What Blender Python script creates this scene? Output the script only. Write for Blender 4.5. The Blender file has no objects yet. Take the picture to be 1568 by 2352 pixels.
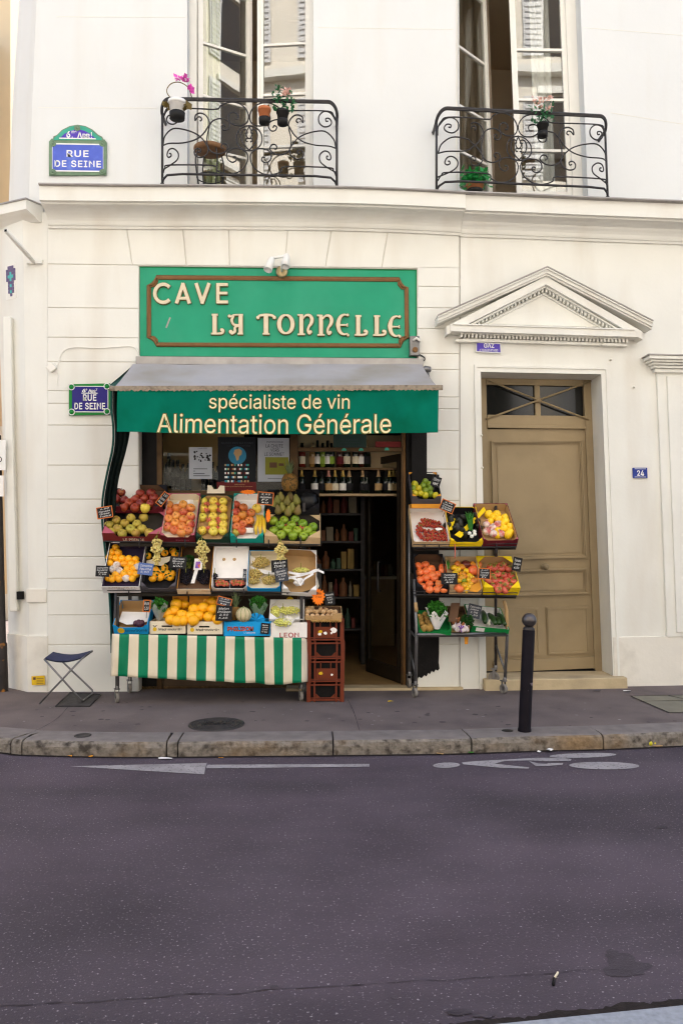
import bpy, bmesh, math, random
from mathutils import Vector, Matrix, noise as mnoise
random.seed(7)
SC = bpy.context.scene
COL = SC.collection
PI = math.pi
# ------------------------------------------------------------------ camera
FPX, HOR, CXP, D, CZ, PHI = 1849.0, 1220.0, 784.0, 8.6, 1.70, math.radians(2.0)   # a 1568 x 2352 reading of the photograph
cam_d = bpy.data.cameras.new('camera'); cam = bpy.data.objects.new('camera', cam_d); COL.objects.link(cam)
cam.location = (0, -D, CZ); cam.rotation_euler = (PI/2, 0, -PHI)
cam_d.sensor_fit = 'HORIZONTAL'; cam_d.sensor_width = 36; cam_d.lens = FPX/1568*36
cam_d.shift_y = (HOR-1176)/1568; cam_d.clip_end = 500; cam_d.clip_start = 0.05
SC.camera = cam
# ------------------------------------------------------------------ light
SUN_EL, SUN_AZ = math.radians(50), math.radians(12)      # the sun stands behind the shop building; the street lies in its shade
world = bpy.data.worlds.new('World'); SC.world = world; world.use_nodes = True
wn = world.node_tree; bg = wn.nodes['Background']
sky = wn.nodes.new('ShaderNodeTexSky'); sky.sky_type = 'NISHITA'; sky.sun_disc = False
sky.sun_elevation = SUN_EL; sky.sun_rotation = SUN_AZ; sky.dust_density = 3.0; sky.ozone_density = 1.0; sky.air_density = 1.0
wn.links.new(sky.outputs[0], bg.inputs[0]); bg.inputs[1].default_value = 0.15
sun_d = bpy.data.lights.new('sun', 'SUN'); sun = bpy.data.objects.new('sun', sun_d); COL.objects.link(sun)
sun_d.energy = 4.5; sun_d.angle = math.radians(0.5); sun_d.color = (1.0, 0.95, 0.87)
to_sun = Vector((math.sin(SUN_AZ)*math.cos(SUN_EL), math.cos(SUN_AZ)*math.cos(SUN_EL), math.sin(SUN_EL)))
sun.rotation_euler = to_sun.to_track_quat('Z', 'Y').to_euler()
SC.view_settings.view_transform = 'Standard'; SC.view_settings.look = 'None'
SC.view_settings.exposure = 1.64; SC.view_settings.gamma = 1.0; SC.view_settings.use_curve_mapping = False
SC.render.engine = 'CYCLES'; SC.cycles.use_denoising = True; SC.cycles.use_adaptive_sampling = False; SC.cycles.filter_width = 1.2; SC.cycles.max_bounces = 8; SC.cycles.diffuse_bounces = 5
SC.cycles.transparent_max_bounces = 12; SC.cycles.caustics_reflective = False; SC.cycles.caustics_refractive = False
SC.cycles.sample_clamp_indirect = 6

# ------------------------------------------------------------------ reading the picture
SF, CF = math.sin(PHI), math.cos(PHI)
def P(u, v, y):                       # a picture point taken onto the upright plane y
    a = (u-CXP)/FPX; b = (HOR-v)/FPX
    dx = SF+a*CF; dy = CF-a*SF; t = (y+D)/dy
    return Vector((dx*t, y, CZ+b*t))
def G(u, v, z):                       # onto the level plane z
    a = (u-CXP)/FPX; b = (HOR-v)/FPX
    t = (z-CZ)/b
    return Vector(((SF+a*CF)*t, -D+(CF-a*SF)*t, z))
def ray(u, v):
    a = (u-CXP)/FPX; b = (HOR-v)/FPX
    return Vector((SF+a*CF, CF-a*SF, b))
def proj(p):
    q = Vector(p)-Vector((0, -D, CZ)); d = q.x*SF+q.y*CF
    return (CXP+FPX*(q.x*CF-q.y*SF)/d, HOR-FPX*q.z/d, d)
XJ = P(1063, 1000, 0).x; XL = P(108, 1000, 0).x
T35 = math.tan(math.radians(3.5))
def sstep(t): t = max(0, min(1, t)); return t*t*(3-2*t)
def W(p):                             # the old front: its right half turns away and leans a little
    x, y, z = p
    k = 0.0
    if x > XJ: k = 0.014*min(1, (x-XJ)/0.1)+0.026*sstep((x-XJ)/0.85); y = y+(x-XJ)*T35
    elif x < XL: k = 0.03*min(1, (XL-x)/0.4)
    return Vector((x-k*(z-1.7), y, z))
def fp(u, v, y):                      # picture point -> flat facade coordinates
    p = P(u, v, y)
    for _ in range(12):
        a, b, d = proj(W(p)); p.x += (u-a)*d/FPX; p.z += (b-v)*d/FPX
    return p

# ------------------------------------------------------------------ materials
def mat(name, col, rough=0.6, var=0.10, scale=6.0, bump=0.0, bscale=60.0, metal=0.0, spec=0.2, rand=None, blush=None,
        bl=(0.45, 0.62), bsc=2.0, coat=0.0, sss=0.0, trans=0.0, dark=None, dsc=1.3, dth=(0.55, 0.8), spots=None, alpha=1.0, dmap=None):
    m = bpy.data.materials.new(name); m.use_nodes = True; t = m.node_tree; N = t.nodes; L = t.links
    b = N['Principled BSDF']
    b.inputs['Roughness'].default_value = rough; b.inputs['Metallic'].default_value = metal
    b.inputs['Specular IOR Level'].default_value = spec
    b.inputs['Coat Weight'].default_value = coat; b.inputs['Subsurface Weight'].default_value = sss
    b.inputs['Subsurface Radius'].default_value = (0.01, 0.006, 0.004); b.inputs['Transmission Weight'].default_value = trans
    b.inputs['Alpha'].default_value = alpha
    tc = N.new('ShaderNodeTexCoord'); oi = N.new('ShaderNodeObjectInfo')
    def noise(sc, det=4, four=False, mp=None):
        n = N.new('ShaderNodeTexNoise'); n.inputs['Scale'].default_value = sc; n.inputs['Detail'].default_value = det
        if four:
            n.noise_dimensions = '4D'; mm = N.new('ShaderNodeMath'); mm.operation = 'MULTIPLY'; mm.inputs[1].default_value = 40
            L.new(oi.outputs['Random'], mm.inputs[0]); L.new(mm.outputs[0], n.inputs['W'])
        if mp:
            q = N.new('ShaderNodeVectorMath'); q.operation = 'MULTIPLY'; q.inputs[1].default_value = mp; L.new(tc.outputs['Object'], q.inputs[0]); L.new(q.outputs[0], n.inputs['Vector'])
        else: L.new(tc.outputs['Object'], n.inputs['Vector'])
        return n
    def mix(a, bb, f, mode='MIX'):
        x = N.new('ShaderNodeMix'); x.data_type = 'RGBA'; x.blend_type = mode
        for s, i in ((a, 6), (bb, 7)):
            if isinstance(s, tuple): x.inputs[i].default_value = (*s[:3], 1)
            else: L.new(s, x.inputs[i])
        if isinstance(f, float): x.inputs[0].default_value = f
        else: L.new(f, x.inputs[0])
        return x.outputs[2]
    def ramp(src, a, bb):
        r = N.new('ShaderNodeMapRange'); r.inputs[1].default_value = a; r.inputs[2].default_value = bb; L.new(src, r.inputs[0]); return r.outputs[0]
    c = tuple(col)
    if rand:
        r = N.new('ShaderNodeValToRGB'); L.new(oi.outputs['Random'], r.inputs[0]); e = r.color_ramp.elements
        while len(e) < len(rand): e.new(0.5)
        for i, q in enumerate(rand): e[i].position = i/(len(rand)-1); e[i].color = (*q, 1)
        c = r.outputs[0]
    if blush: c = mix(c, blush, ramp(noise(bsc, 3, True).outputs[0], *bl))
    if dark: c = mix(c, dark, ramp(noise(dsc, 6, mp=dmap).outputs[0], *dth))
    if spots: c = mix(c, spots[0], ramp(noise(spots[1], 2).outputs[0], *spots[2]))
    if var:
        g = N.new('ShaderNodeMapRange'); g.inputs[1].default_value = 0.25; g.inputs[2].default_value = 0.75
        g.inputs[3].default_value = 1-var; g.inputs[4].default_value = 1+var
        L.new(noise(scale, 6).outputs[0], g.inputs[0])
        x = N.new('ShaderNodeVectorMath'); x.operation = 'SCALE'
        if isinstance(c, tuple): x.inputs[0].default_value = c[:3]
        else: L.new(c, x.inputs[0])
        L.new(g.outputs[0], x.inputs['Scale']); c = x.outputs[0]
    if isinstance(c, tuple): b.inputs['Base Color'].default_value = (*c[:3], 1)
    else: L.new(c, b.inputs['Base Color'])
    if bump:
        n = noise(bscale, 5); bp = N.new('ShaderNodeBump'); bp.inputs['Strength'].default_value = bump; bp.inputs['Distance'].default_value = 0.01
        L.new(n.outputs[0], bp.inputs['Height']); L.new(bp.outputs[0], b.inputs['Normal'])
    return m
def glass_mat(name, tint, f0, rough=0.01):
    m = bpy.data.materials.new(name); m.use_nodes = True; t = m.node_tree; N = t.nodes; L = t.links
    N.remove(N['Principled BSDF']); o = N['Material Output']
    tr = N.new('ShaderNodeBsdfTransparent'); tr.inputs[0].default_value = (*tint, 1)
    gl = N.new('ShaderNodeBsdfGlossy'); gl.inputs['Roughness'].default_value = rough
    lw = N.new('ShaderNodeLayerWeight'); lw.inputs[0].default_value = 0.5
    pw = N.new('ShaderNodeMath'); pw.operation = 'POWER'; pw.inputs[1].default_value = 4.0; L.new(lw.outputs['Facing'], pw.inputs[0])
    fr = N.new('ShaderNodeMapRange'); fr.inputs[3].default_value = f0; fr.inputs[4].default_value = 1.0; L.new(pw.outputs[0], fr.inputs[0])
    n = N.new('ShaderNodeTexNoise'); n.inputs['Scale'].default_value = 1.5; tc = N.new('ShaderNodeTexCoord'); L.new(tc.outputs['Object'], n.inputs['Vector'])
    bp = N.new('ShaderNodeBump'); bp.inputs['Strength'].default_value = 0.012; bp.inputs['Distance'].default_value = 0.05
    L.new(n.outputs[0], bp.inputs['Height']); L.new(bp.outputs[0], gl.inputs['Normal'])
    mx = N.new('ShaderNodeMixShader'); L.new(fr.outputs[0], mx.inputs[0]); L.new(tr.outputs[0], mx.inputs[1]); L.new(gl.outputs[0], mx.inputs[2])
    L.new(mx.outputs[0], o.inputs[0]); return m
M = {}
M['wall'] = mat('cream plaster', (0.772, 0.765, 0.712), 0.75, 0.04, 1.5, 0.12, 25, dark=(0.66, 0.62, 0.545), dsc=1.1, dth=(0.50, 0.85), dmap=(2.2, 2.2, 0.45))
M['wall_low'] = mat('worn cream plaster', (0.75, 0.715, 0.64), 0.75, 0.05, 2.5, 0.18, 25, dark=(0.52, 0.48, 0.41), dsc=2.6, dth=(0.56, 0.85))
M['wall_up'] = mat('pale plaster', (0.71, 0.722, 0.715), 0.75, 0.03, 1.2, 0.10, 22, dark=(0.675, 0.665, 0.63), dsc=1.2, dth=(0.55, 0.9), dmap=(2.4, 2.4, 0.3))
M['groove'] = mat('joint plaster', (0.72, 0.69, 0.63), 0.8, 0.05, 4)
M['zinc'] = mat('zinc flashing', (0.36, 0.34, 0.32), 0.5, 0.15, 8, metal=0.3)
M['blackpaint'] = mat('black paint', (0.008, 0.007, 0.007), 0.6, 0.3, 8, 0.3, 40, spec=0.15)
M['doorwood'] = mat('khaki door paint', (0.315, 0.240, 0.140), 0.42, 0.07, 2.5, 0.08, 40, dark=(0.215, 0.163, 0.092), dsc=1.8, dth=(0.50, 0.85))
M['darkdoor'] = mat('dark bronze door', (0.020, 0.014, 0.009), 0.4, 0.25, 10)
M['brass'] = mat('dull brass', (0.42, 0.33, 0.18), 0.35, 0.15, 20, metal=0.8)
M['stone'] = mat('worn limestone', (0.50, 0.40, 0.25), 0.8, 0.15, 6, 0.3, 50, dark=(0.28, 0.22, 0.15), dsc=3)
M['white'] = mat('white paint', (0.80, 0.78, 0.72), 0.4, 0.03, 4)
M['iron'] = mat('wrought iron', (0.045, 0.043, 0.045), 0.42, 0.2, 20, 0.1, 80, metal=0.3)
M['sign'] = mat('green sign board', (0.015, 0.30, 0.165), 0.42, 0.07, 3, 0.03, 30, dark=(0.05, 0.36, 0.22), dsc=1.2, dth=(0.45, 0.85))
M['signedge'] = mat('green sign edge', (0.01, 0.24, 0.085), 0.45, 0.1, 4)
M['bronze'] = mat('brown moulding', (0.20, 0.10, 0.038), 0.45, 0.12, 12)
M['letter'] = mat('cream letter', (0.70, 0.60, 0.43), 0.5, 0.06, 10)
M['letteredge'] = mat('ochre letter edge', (0.12, 0.10, 0.02), 0.5, 0.06, 10)
M['valance'] = mat('green awning cloth', (0.0015, 0.140, 0.092), 0.85, 0.14, 3, 0.15, 14, spec=0.05, dark=(0.001, 0.095, 0.05), dsc=2.0, dth=(0.48, 0.75))
M['canopy'] = mat('grey awning cloth', (0.40, 0.385, 0.40), 0.8, 0.06, 4, 0.15, 10, dark=(0.27, 0.245, 0.20), dsc=2.0, dth=(0.45, 0.8))
M['grime'] = mat('grimy cloth hem', (0.30, 0.25, 0.19), 0.85, 0.2, 30, 0.3, 60, dark=(0.12, 0.10, 0.08), dsc=22, dth=(0.5, 0.8))
M['curtain'] = mat('black green tarpaulin', (0.006, 0.014, 0.013), 0.6, 0.3, 6, 0.3, 20)
M['curtainedge'] = mat('dark green tarpaulin', (0.006, 0.06, 0.05), 0.6, 0.2, 6)
M['yellowtext'] = mat('cream lettering', (0.80, 0.72, 0.42), 0.6, 0.05, 10)
M['steel'] = mat('galvanised steel', (0.20, 0.195, 0.195), 0.42, 0.2, 14, metal=0.75)
M['dsteel'] = mat('dark steel', (0.055, 0.05, 0.05), 0.5, 0.3, 14, metal=0.5)
M['rubber'] = mat('grey rubber', (0.22, 0.20, 0.18), 0.7, 0.2, 20)
M['blackrubber'] = mat('black rubber', (0.02, 0.02, 0.02), 0.7, 0.2, 20)
M['board'] = mat('dark shelf board', (0.03, 0.025, 0.02), 0.6, 0.3, 10)
M['white_enamel'] = mat('white enamel', (0.80, 0.80, 0.78), 0.3, 0.02, 10)
M['blue_enamel'] = mat('blue enamel', (0.018, 0.012, 0.18), 0.25, 0.1, 6)
M['pale_blue'] = mat('faded blue enamel', (0.085, 0.13, 0.56), 0.35, 0.15, 5, dark=(0.16, 0.24, 0.60), dsc=5)
M['violet'] = mat('violet enamel', (0.085, 0.05, 0.42), 0.3, 0.1, 6)
M['green_enamel'] = mat('green enamel', (0.006, 0.20, 0.03), 0.3, 0.1, 6)
M['teal_enamel'] = mat('weathered teal enamel', (0.05, 0.36, 0.25), 0.35, 0.1, 6)
M['olive_enamel'] = mat('weathered green enamel', (0.16, 0.25, 0.16), 0.45, 0.2, 9)
M['number_blue'] = mat('number plate blue', (0.012, 0.035, 0.25), 0.3, 0.1, 6)
M['chalkboard'] = mat('chalkboard', (0.012, 0.012, 0.013), 0.6, 0.3, 12)
M['slate_blue'] = mat('blue price card', (0.10, 0.16, 0.38), 0.6, 0.15, 9)
M['slate_grey'] = mat('grey price card', (0.05, 0.055, 0.07), 0.6, 0.2, 9)
M['chalk'] = mat('chalk', (0.75, 0.74, 0.72), 0.9, 0.1, 30)
M['orange_edge'] = mat('orange card edge', (0.62, 0.16, 0.03), 0.5, 0.1, 9)
M['orange_card'] = mat('fluorescent orange card', (0.90, 0.20, 0.01), 0.6, 0.1, 9)
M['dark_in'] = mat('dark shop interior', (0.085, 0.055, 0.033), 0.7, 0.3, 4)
M['tan_in'] = mat('tan shop panel', (0.42, 0.30, 0.17), 0.7, 0.1, 3)
M['shopframe'] = mat('bronze shop frame', (0.075, 0.042, 0.018), 0.4, 0.25, 10, metal=0.4)
M['tile'] = mat('ochre floor tile', (0.30, 0.19, 0.08), 0.4, 0.2, 6)
M['glass'] = glass_mat('window glass', (0.92, 0.93, 0.91), 0.15)
M['shopglass'] = glass_mat('shop glass', (0.86, 0.87, 0.86), 0.012)
M['darkglass'] = mat('dark transom glass', (0.008, 0.008, 0.007), 0.08, 0.3, 3, spec=0.4)
def paper(n, c, **k): return mat(n, c, 0.75, 0.05, 12, **k)
for n, c in dict(card_red=(0.16, 0.02, 0.018), card_pink=(0.46, 0.11, 0.16), card_dgreen=(0.012, 0.045, 0.028), card_teal=(0.01, 0.33, 0.27),
                 card_white=(0.86, 0.83, 0.80), card_cream=(0.78, 0.69, 0.52), card_tan=(0.50, 0.32, 0.15), card_brown=(0.13, 0.07, 0.04),
                 card_black=(0.014, 0.013, 0.016), card_blue=(0.01, 0.33, 0.74), card_purple=(0.045, 0.03, 0.07), card_yellow=(0.88, 0.62, 0.01),
                 card_orange=(0.72, 0.30, 0.03), card_green=(0.008, 0.22, 0.05), card_grey=(0.09, 0.08, 0.09), card_wine=(0.13, 0.012, 0.02),
                 paper_white=(0.88, 0.85, 0.82), paper_coral=(0.70, 0.17, 0.11), ink_black=(0.02, 0.018, 0.02), ink_red=(0.35, 0.02, 0.03),
                 poster_grey=(0.42, 0.44, 0.48), poster_green=(0.03, 0.055, 0.045), poster_black=(0.014, 0.015, 0.018), poster_wine=(0.14, 0.02, 0.02),
                 poster_olive=(0.22, 0.22, 0.03), globe_blue=(0.04, 0.22, 0.36), sticker=(0.72, 0.46, 0.02), brown_plastic=(0.155, 0.034, 0.014),
                 ).items(): M[n] = paper(n.replace('_', ' '), c)
M['wood'] = mat('pale poplar wood', (0.60, 0.43, 0.24), 0.7, 0.12, 18)
M['crateplastic'] = mat('brown crate plastic', (0.15, 0.030, 0.013), 0.5, 0.12, 8)
M['navycloth'] = mat('navy canvas', (0.035, 0.04, 0.085), 0.8, 0.15, 20, 0.2, 200)
M['cloth_white'] = mat('off white oilcloth', (0.74, 0.65, 0.49), 0.55, 0.06, 4, 0.05, 20, dark=(0.55, 0.44, 0.30), dsc=3.0, dth=(0.58, 0.9))
M['cloth_green'] = mat('green oilcloth', (0.002, 0.19, 0.09), 0.5, 0.1, 4, 0.05, 20, dark=(0.002, 0.14, 0.05), dsc=3.0, dth=(0.55, 0.9))
M['bollard'] = mat('dark bollard paint', (0.009, 0.007, 0.010), 0.6, 0.2, 8, 0.15, 30, spec=0.08, spots=((0.20, 0.16, 0.17), 14, (0.68, 0.74)))
M['castiron'] = mat('cast iron cover', (0.05, 0.045, 0.045), 0.6, 0.3, 12, 0.4, 60, metal=0.3)
# ground
M['asphalt'] = mat('asphalt road', (0.085, 0.066, 0.083), 0.82, 0.24, 1.3, 0.7, 130, spots=((0.34, 0.31, 0.33), 75, (0.63, 0.76)), dark=(0.054, 0.044, 0.054), dsc=0.9, dth=(0.42, 0.68), dmap=(0.35, 1.3, 1))
M['pave'] = mat('asphalt pavement', (0.152, 0.122, 0.116), 0.85, 0.16, 2.2, 0.4, 120, dark=(0.088, 0.072, 0.074), dsc=1.6, dth=(0.5, 0.85), spots=((0.27, 0.24, 0.24), 70, (0.66, 0.80)))
M['granite'] = mat('granite kerb', (0.215, 0.188, 0.160), 0.85, 0.3, 26, 1.0, 60, dark=(0.06, 0.05, 0.042), dsc=14, dth=(0.48, 0.66), spots=((0.24, 0.165, 0.095), 1.7, (0.52, 0.68)))
M['granite_top'] = mat('granite kerb top', (0.19, 0.168, 0.160), 0.8, 0.2, 8, 0.4, 90)
M['granite_blue'] = mat('blue grey granite', (0.25, 0.27, 0.31), 0.8, 0.2, 40, 0.3, 120)
M['seam'] = mat('road seam tar', (0.044, 0.036, 0.043), 0.85, 0.3, 9)
M['stain'] = mat('damp asphalt stain', (0.052, 0.042, 0.052), 0.7, 0.4, 9, 0.5, 130, spots=((0.16, 0.14, 0.155), 75, (0.66, 0.8)))
M['gutter'] = mat('gutter dirt', (0.02, 0.015, 0.014), 0.9, 0.4, 14, 0.6, 60)
M['roadpaint'] = mat('worn white road paint', (0.31, 0.29, 0.30), 0.75, 0.2, 7, 0.3, 120, spots=((0.12, 0.10, 0.115), 55, (0.58, 0.70)), dark=(0.20, 0.18, 0.19), dsc=2.5)
M['lane_patch'] = mat('pale slab', (0.20, 0.185, 0.14), 0.8, 0.12, 5, 0.2, 80)

# ------------------------------------------------------------------ mesh helpers
class MB:
    def __init__(s): s.v = []; s.f = []; s.m = []; s.s = []
    def add(s, vs, fs, mi=0, sm=False):
        o = len(s.v); s.v += [Vector(p) for p in vs]
        for f in fs: s.f.append([i+o for i in f]); s.m.append(mi); s.s.append(sm)
        return s
    def box(s, x0, x1, y0, y1, z0, z1, mi=0):
        return s.add([(x, y, z) for z in (z0, z1) for y in (y0, y1) for x in (x0, x1)],
                     [(0, 2, 3, 1), (4, 5, 7, 6), (0, 1, 5, 4), (2, 6, 7, 3), (0, 4, 6, 2), (1, 3, 7, 5)], mi)
    def obox(s, o, ex, ey, ez, mi=0):          # a box spanned from corner o by three vectors
        o = Vector(o); ex = Vector(ex); ey = Vector(ey); ez = Vector(ez)
        return s.add([o+ex*a+ey*b+ez*c for c in (0, 1) for b in (0, 1) for a in (0, 1)],
                     [(0, 2, 3, 1), (4, 5, 7, 6), (0, 1, 5, 4), (2, 6, 7, 3), (0, 4, 6, 2), (1, 3, 7, 5)], mi)
    def quad(s, a, b, c, d, mi=0): return s.add([a, b, c, d], [(0, 1, 2, 3)], mi)
    def tube(s, pts, r, n=8, closed=False, mi=0, caps=True):
        pts = [Vector(p) for p in pts]; k = len(pts); rs = r if isinstance(r, (list, tuple)) else [r]*k
        t0 = (pts[1]-pts[0]).normalized(); nrm = t0.orthogonal().normalized(); rings = []
        for i in range(k):
            if closed: t = pts[(i+1) % k]-pts[i-1]
            else: t = pts[min(i+1, k-1)]-pts[max(i-1, 0)]
            if t.length < 1e-9: t = t0
            t.normalize(); nrm = nrm-t*nrm.dot(t)
            if nrm.length < 1e-6: nrm = t.orthogonal()
            nrm.normalize(); bn = t.cross(nrm); t0 = t
            rings.append([pts[i]+(nrm*math.cos(2*PI*j/n)+bn*math.sin(2*PI*j/n))*rs[i] for j in range(n)])
        vs = [p for q in rings for p in q]; fs = []
        for i in range(k if closed else k-1):
            a, b = i*n, ((i+1) % k)*n
            for j in range(n): fs.append((a+j, a+(j+1) % n, b+(j+1) % n, b+j))
        if caps and not closed: fs += [tuple(range(n-1, -1, -1)), tuple(range((k-1)*n, k*n))]
        return s.add(vs, fs, mi, True)
    def lathe(s, prof, n=16, c=(0, 0, 0), ax=(0, 0, 1), mi=0, sx=1.0):
        c = Vector(c); ax = Vector(ax).normalized(); e1 = ax.orthogonal().normalized(); e2 = ax.cross(e1)
        vs = []; fs = []
        for r, z in prof:
            for j in range(n):
                a = 2*PI*j/n; vs.append(c+ax*z+(e1*math.cos(a)*sx+e2*math.sin(a))*max(r, 1e-5))
        for i in range(len(prof)-1):
            for j in range(n): fs.append((i*n+j, i*n+(j+1) % n, (i+1)*n+(j+1) % n, (i+1)*n+j))
        return s.add(vs, fs, mi, True)
    def ball(s, c, r, n=10, sc=(1, 1, 1), mi=0, jit=0.0):
        c = Vector(c); k = max(4, n//2+1); pr = []
        vs = [c+Vector((0, 0, -r*sc[2]))]; fs = []
        for i in range(1, k):
            t = PI*i/k
            for j in range(n):
                a = 2*PI*j/n; q = 1+random.uniform(-jit, jit)
                vs.append(c+Vector((math.sin(t)*math.cos(a)*sc[0], math.sin(t)*math.sin(a)*sc[1], -math.cos(t)*sc[2]))*r*q)
        vs.append(c+Vector((0, 0, r*sc[2])))
        for j in range(n): fs.append((0, 1+(j+1) % n, 1+j))
        for i in range(k-2):
            for j in range(n): fs.append((1+i*n+j, 1+i*n+(j+1) % n, 1+(i+1)*n+(j+1) % n, 1+(i+1)*n+j))
        e = len(vs)-1; b = 1+(k-2)*n
        for j in range(n): fs.append((b+j, b+(j+1) % n, e))
        return s.add(vs, fs, mi, True)
    def prism(s, poly, o, ex, ez, ny, mi=0, side=None):   # flat outline given in (ex, ez), thickened along ny
        o = Vector(o); ex = Vector(ex); ez = Vector(ez); ny = Vector(ny); k = len(poly)
        a = [o+ex*x+ez*z for x, z in poly]; b = [p+ny for p in a]
        s.add(a+b, [tuple(range(k)), tuple(range(2*k-1, k-1, -1))], mi)
        s.add(a+b, [(i, i+k, (i+1) % k+k, (i+1) % k) for i in range(k)], mi if side is None else side)
        return s
    def sweep(s, path, prof, mi=0, caps=True):  # prof points are (offset along -y, up); path is a list of points with +-x run
        rows = []
        for p, ux in path: rows.append([Vector(p)+ux*a+Vector((0, 0, b)) for a, b in prof])
        n = len(prof)
        for i in range(len(rows)-1):
            for j in range(n-1): s.add([rows[i][j], rows[i+1][j], rows[i+1][j+1], rows[i][j+1]], [(0, 1, 2, 3)], mi)
        return s
def mesh_of(name, mb, mats, warp=None, origin=(0, 0, 0), bevel=0.0):
    o = Vector(origin)
    vs = [(W(p) if warp else p)-o for p in mb.v]
    me = bpy.data.meshes.new(name); me.from_pydata(vs, [], mb.f)
    if not isinstance(mats, (list, tuple)): mats = [mats]
    for m in mats: me.materials.append(M[m] if isinstance(m, str) else m)
    me.polygons.foreach_set('material_index', mb.m); me.polygons.foreach_set('use_smooth', mb.s)
    bm = bmesh.new(); bm.from_mesh(me); bmesh.ops.remove_doubles(bm, verts=bm.verts, dist=1e-6)
    bmesh.ops.recalc_face_normals(bm, faces=bm.faces); bm.to_mesh(me); bm.free(); me.update()
    return me
def wloc(o):
    l = Vector((0, 0, 0))
    while o: l += o.location; o = o.parent
    return l
def tag(o, label, cat, group=None):
    o['label'] = label; o['category'] = cat
    if group: o['group'] = group
    return o
def thing(name, label, cat, loc=(0, 0, 0), group=None):
    o = bpy.data.objects.new(name, None); COL.objects.link(o); o.location = loc; o.empty_display_size = 0.1
    return tag(o, label, cat, group)
def part(name, mb, mats, parent, warp=None, bevel=0.0, local=False, label=None):
    me = mesh_of(name, mb, mats, warp, (0, 0, 0) if local else wloc(parent))
    o = bpy.data.objects.new(name, me); COL.objects.link(o); o.parent = parent
    if bevel:
        b = o.modifiers.new('bevel', 'BEVEL'); b.width = bevel; b.segments = 2; b.limit_method = 'ANGLE'; b.angle_limit = 0.7
    if label: o['label'] = label
    return o
def solo(name, mb, mats, label, cat, group=None, warp=None, bevel=0.0, base=None, kind=None):
    vs = [W(p) for p in mb.v] if warp else mb.v
    if base is None:
        base = Vector((sum(p.x for p in vs)/len(vs), sum(p.y for p in vs)/len(vs), min(p.z for p in vs)))
    me = mesh_of(name, mb, mats, warp, base); o = bpy.data.objects.new(name, me); COL.objects.link(o); o.location = base
    if bevel:
        b = o.modifiers.new('bevel', 'BEVEL'); b.width = bevel; b.segments = 2; b.limit_method = 'ANGLE'; b.angle_limit = 0.7
    if kind: o['kind'] = kind
    if label: tag(o, label, cat, group)
    return o
def struct(name, mb, mats, warp=None, kind='structure'):
    o = bpy.data.objects.new(name, mesh_of(name, mb, mats, warp)); COL.objects.link(o); o['kind'] = kind; return o
def copy_tree(o, parent=None):
    c = o.copy(); COL.objects.link(c)
    if parent is not None: c.parent = parent
    for ch in list(o.children): copy_tree(ch, c)
    return c
_tx = {}
import os
try:                                          # Blender's own grotesque, when it is there
    FONT = bpy.data.fonts.load(os.path.join(bpy.utils.resource_path('LOCAL'), 'datafiles', 'fonts', 'Inter.woff2'))
except Exception:
    FONT = None
def text_geo(s, res=3, bold=0.0, shear=0.0, space=1.0):
    k = (s, res, bold, shear, space)
    if k in _tx: return _tx[k]
    cu = bpy.data.curves.new('t', 'FONT'); cu.body = s; cu.font = FONT or cu.font; cu.size = 1; cu.resolution_u = res; cu.offset = bold; cu.shear = shear; cu.space_character = space
    ob = bpy.data.objects.new('t', cu); COL.objects.link(ob)
    dg = bpy.context.evaluated_depsgraph_get(); me = ob.evaluated_get(dg).to_mesh()
    vs = [v.co.copy() for v in me.vertices]; fs = [tuple(p.vertices) for p in me.polygons]
    ob.evaluated_get(dg).to_mesh_clear(); bpy.data.objects.remove(ob); bpy.data.curves.remove(cu)
    x0 = min(v.x for v in vs); x1 = max(v.x for v in vs); y0 = min(v.y for v in vs); y1 = max(v.y for v in vs)
    _tx[k] = (vs, fs, x0, x1, y0, y1); return _tx[k]
def put_text(mb, s, c, ex, ez, w=None, h=None, mi=0, depth=0.0, **kw):   # centred on c, in the plane of ex / ez, fitted to w and / or h
    vs, fs, x0, x1, y0, y1 = text_geo(s, **kw)
    sx = w/(x1-x0) if w else None; sy = h/(y1-y0) if h else None
    sx = sx or sy; sy = sy or sx
    c = Vector(c); ex = Vector(ex); ez = Vector(ez); n = ex.cross(ez).normalized()
    f = [c+ex*((v.x-(x0+x1)/2)*sx)+ez*((v.y-(y0+y1)/2)*sy)+n*depth for v in vs]
    mb.add(f, fs, mi)
    if depth:                                   # sides of raised letters
        cnt = {}
        for q in fs:
            for i in range(len(q)):
                e = (q[i], q[(i+1) % len(q)]); kk = tuple(sorted(e)); cnt.setdefault(kk, []).append(e)
        for kk, l in cnt.items():
            if len(l) == 1:
                a, b = l[0]; mb.add([f[a], f[b], f[b]-n*depth, f[a]-n*depth], [(0, 3, 2, 1)], mi)
    return mb
def crv(pts, per=6, closed=False):              # Catmull-Rom through points
    pts = [Vector(p) for p in pts]; k = len(pts); out = []
    for i in range(k if closed else k-1):
        a = pts[(i-1) % k] if (closed or i > 0) else pts[0]*2-pts[1]
        b = pts[i]; c = pts[(i+1) % k]; d = pts[(i+2) % k] if (closed or i+2 < k) else pts[-1]*2-pts[-2]
        for j in range(per):
            t = j/per
            out.append(0.5*((2*b)+(c-a)*t+(2*a-5*b+4*c-d)*t*t+(3*b-a-3*c+d)*t**3))
    if not closed: out.append(pts[-1])
    return out
def ribbon(pts, ws):                            # outline polygon of a stroke in 2D
    k = len(pts); L = []; R = []
    for i in range(k):
        t = Vector(pts[min(i+1, k-1)])-Vector(pts[max(i-1, 0)]); t.normalize(); n = Vector((-t.y, t.x)); w = ws[i]/2
        L.append(Vector(pts[i])+n*w); R.append(Vector(pts[i])-n*w)
    return [(p.x, p.y) for p in L+R[::-1]]
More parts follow.
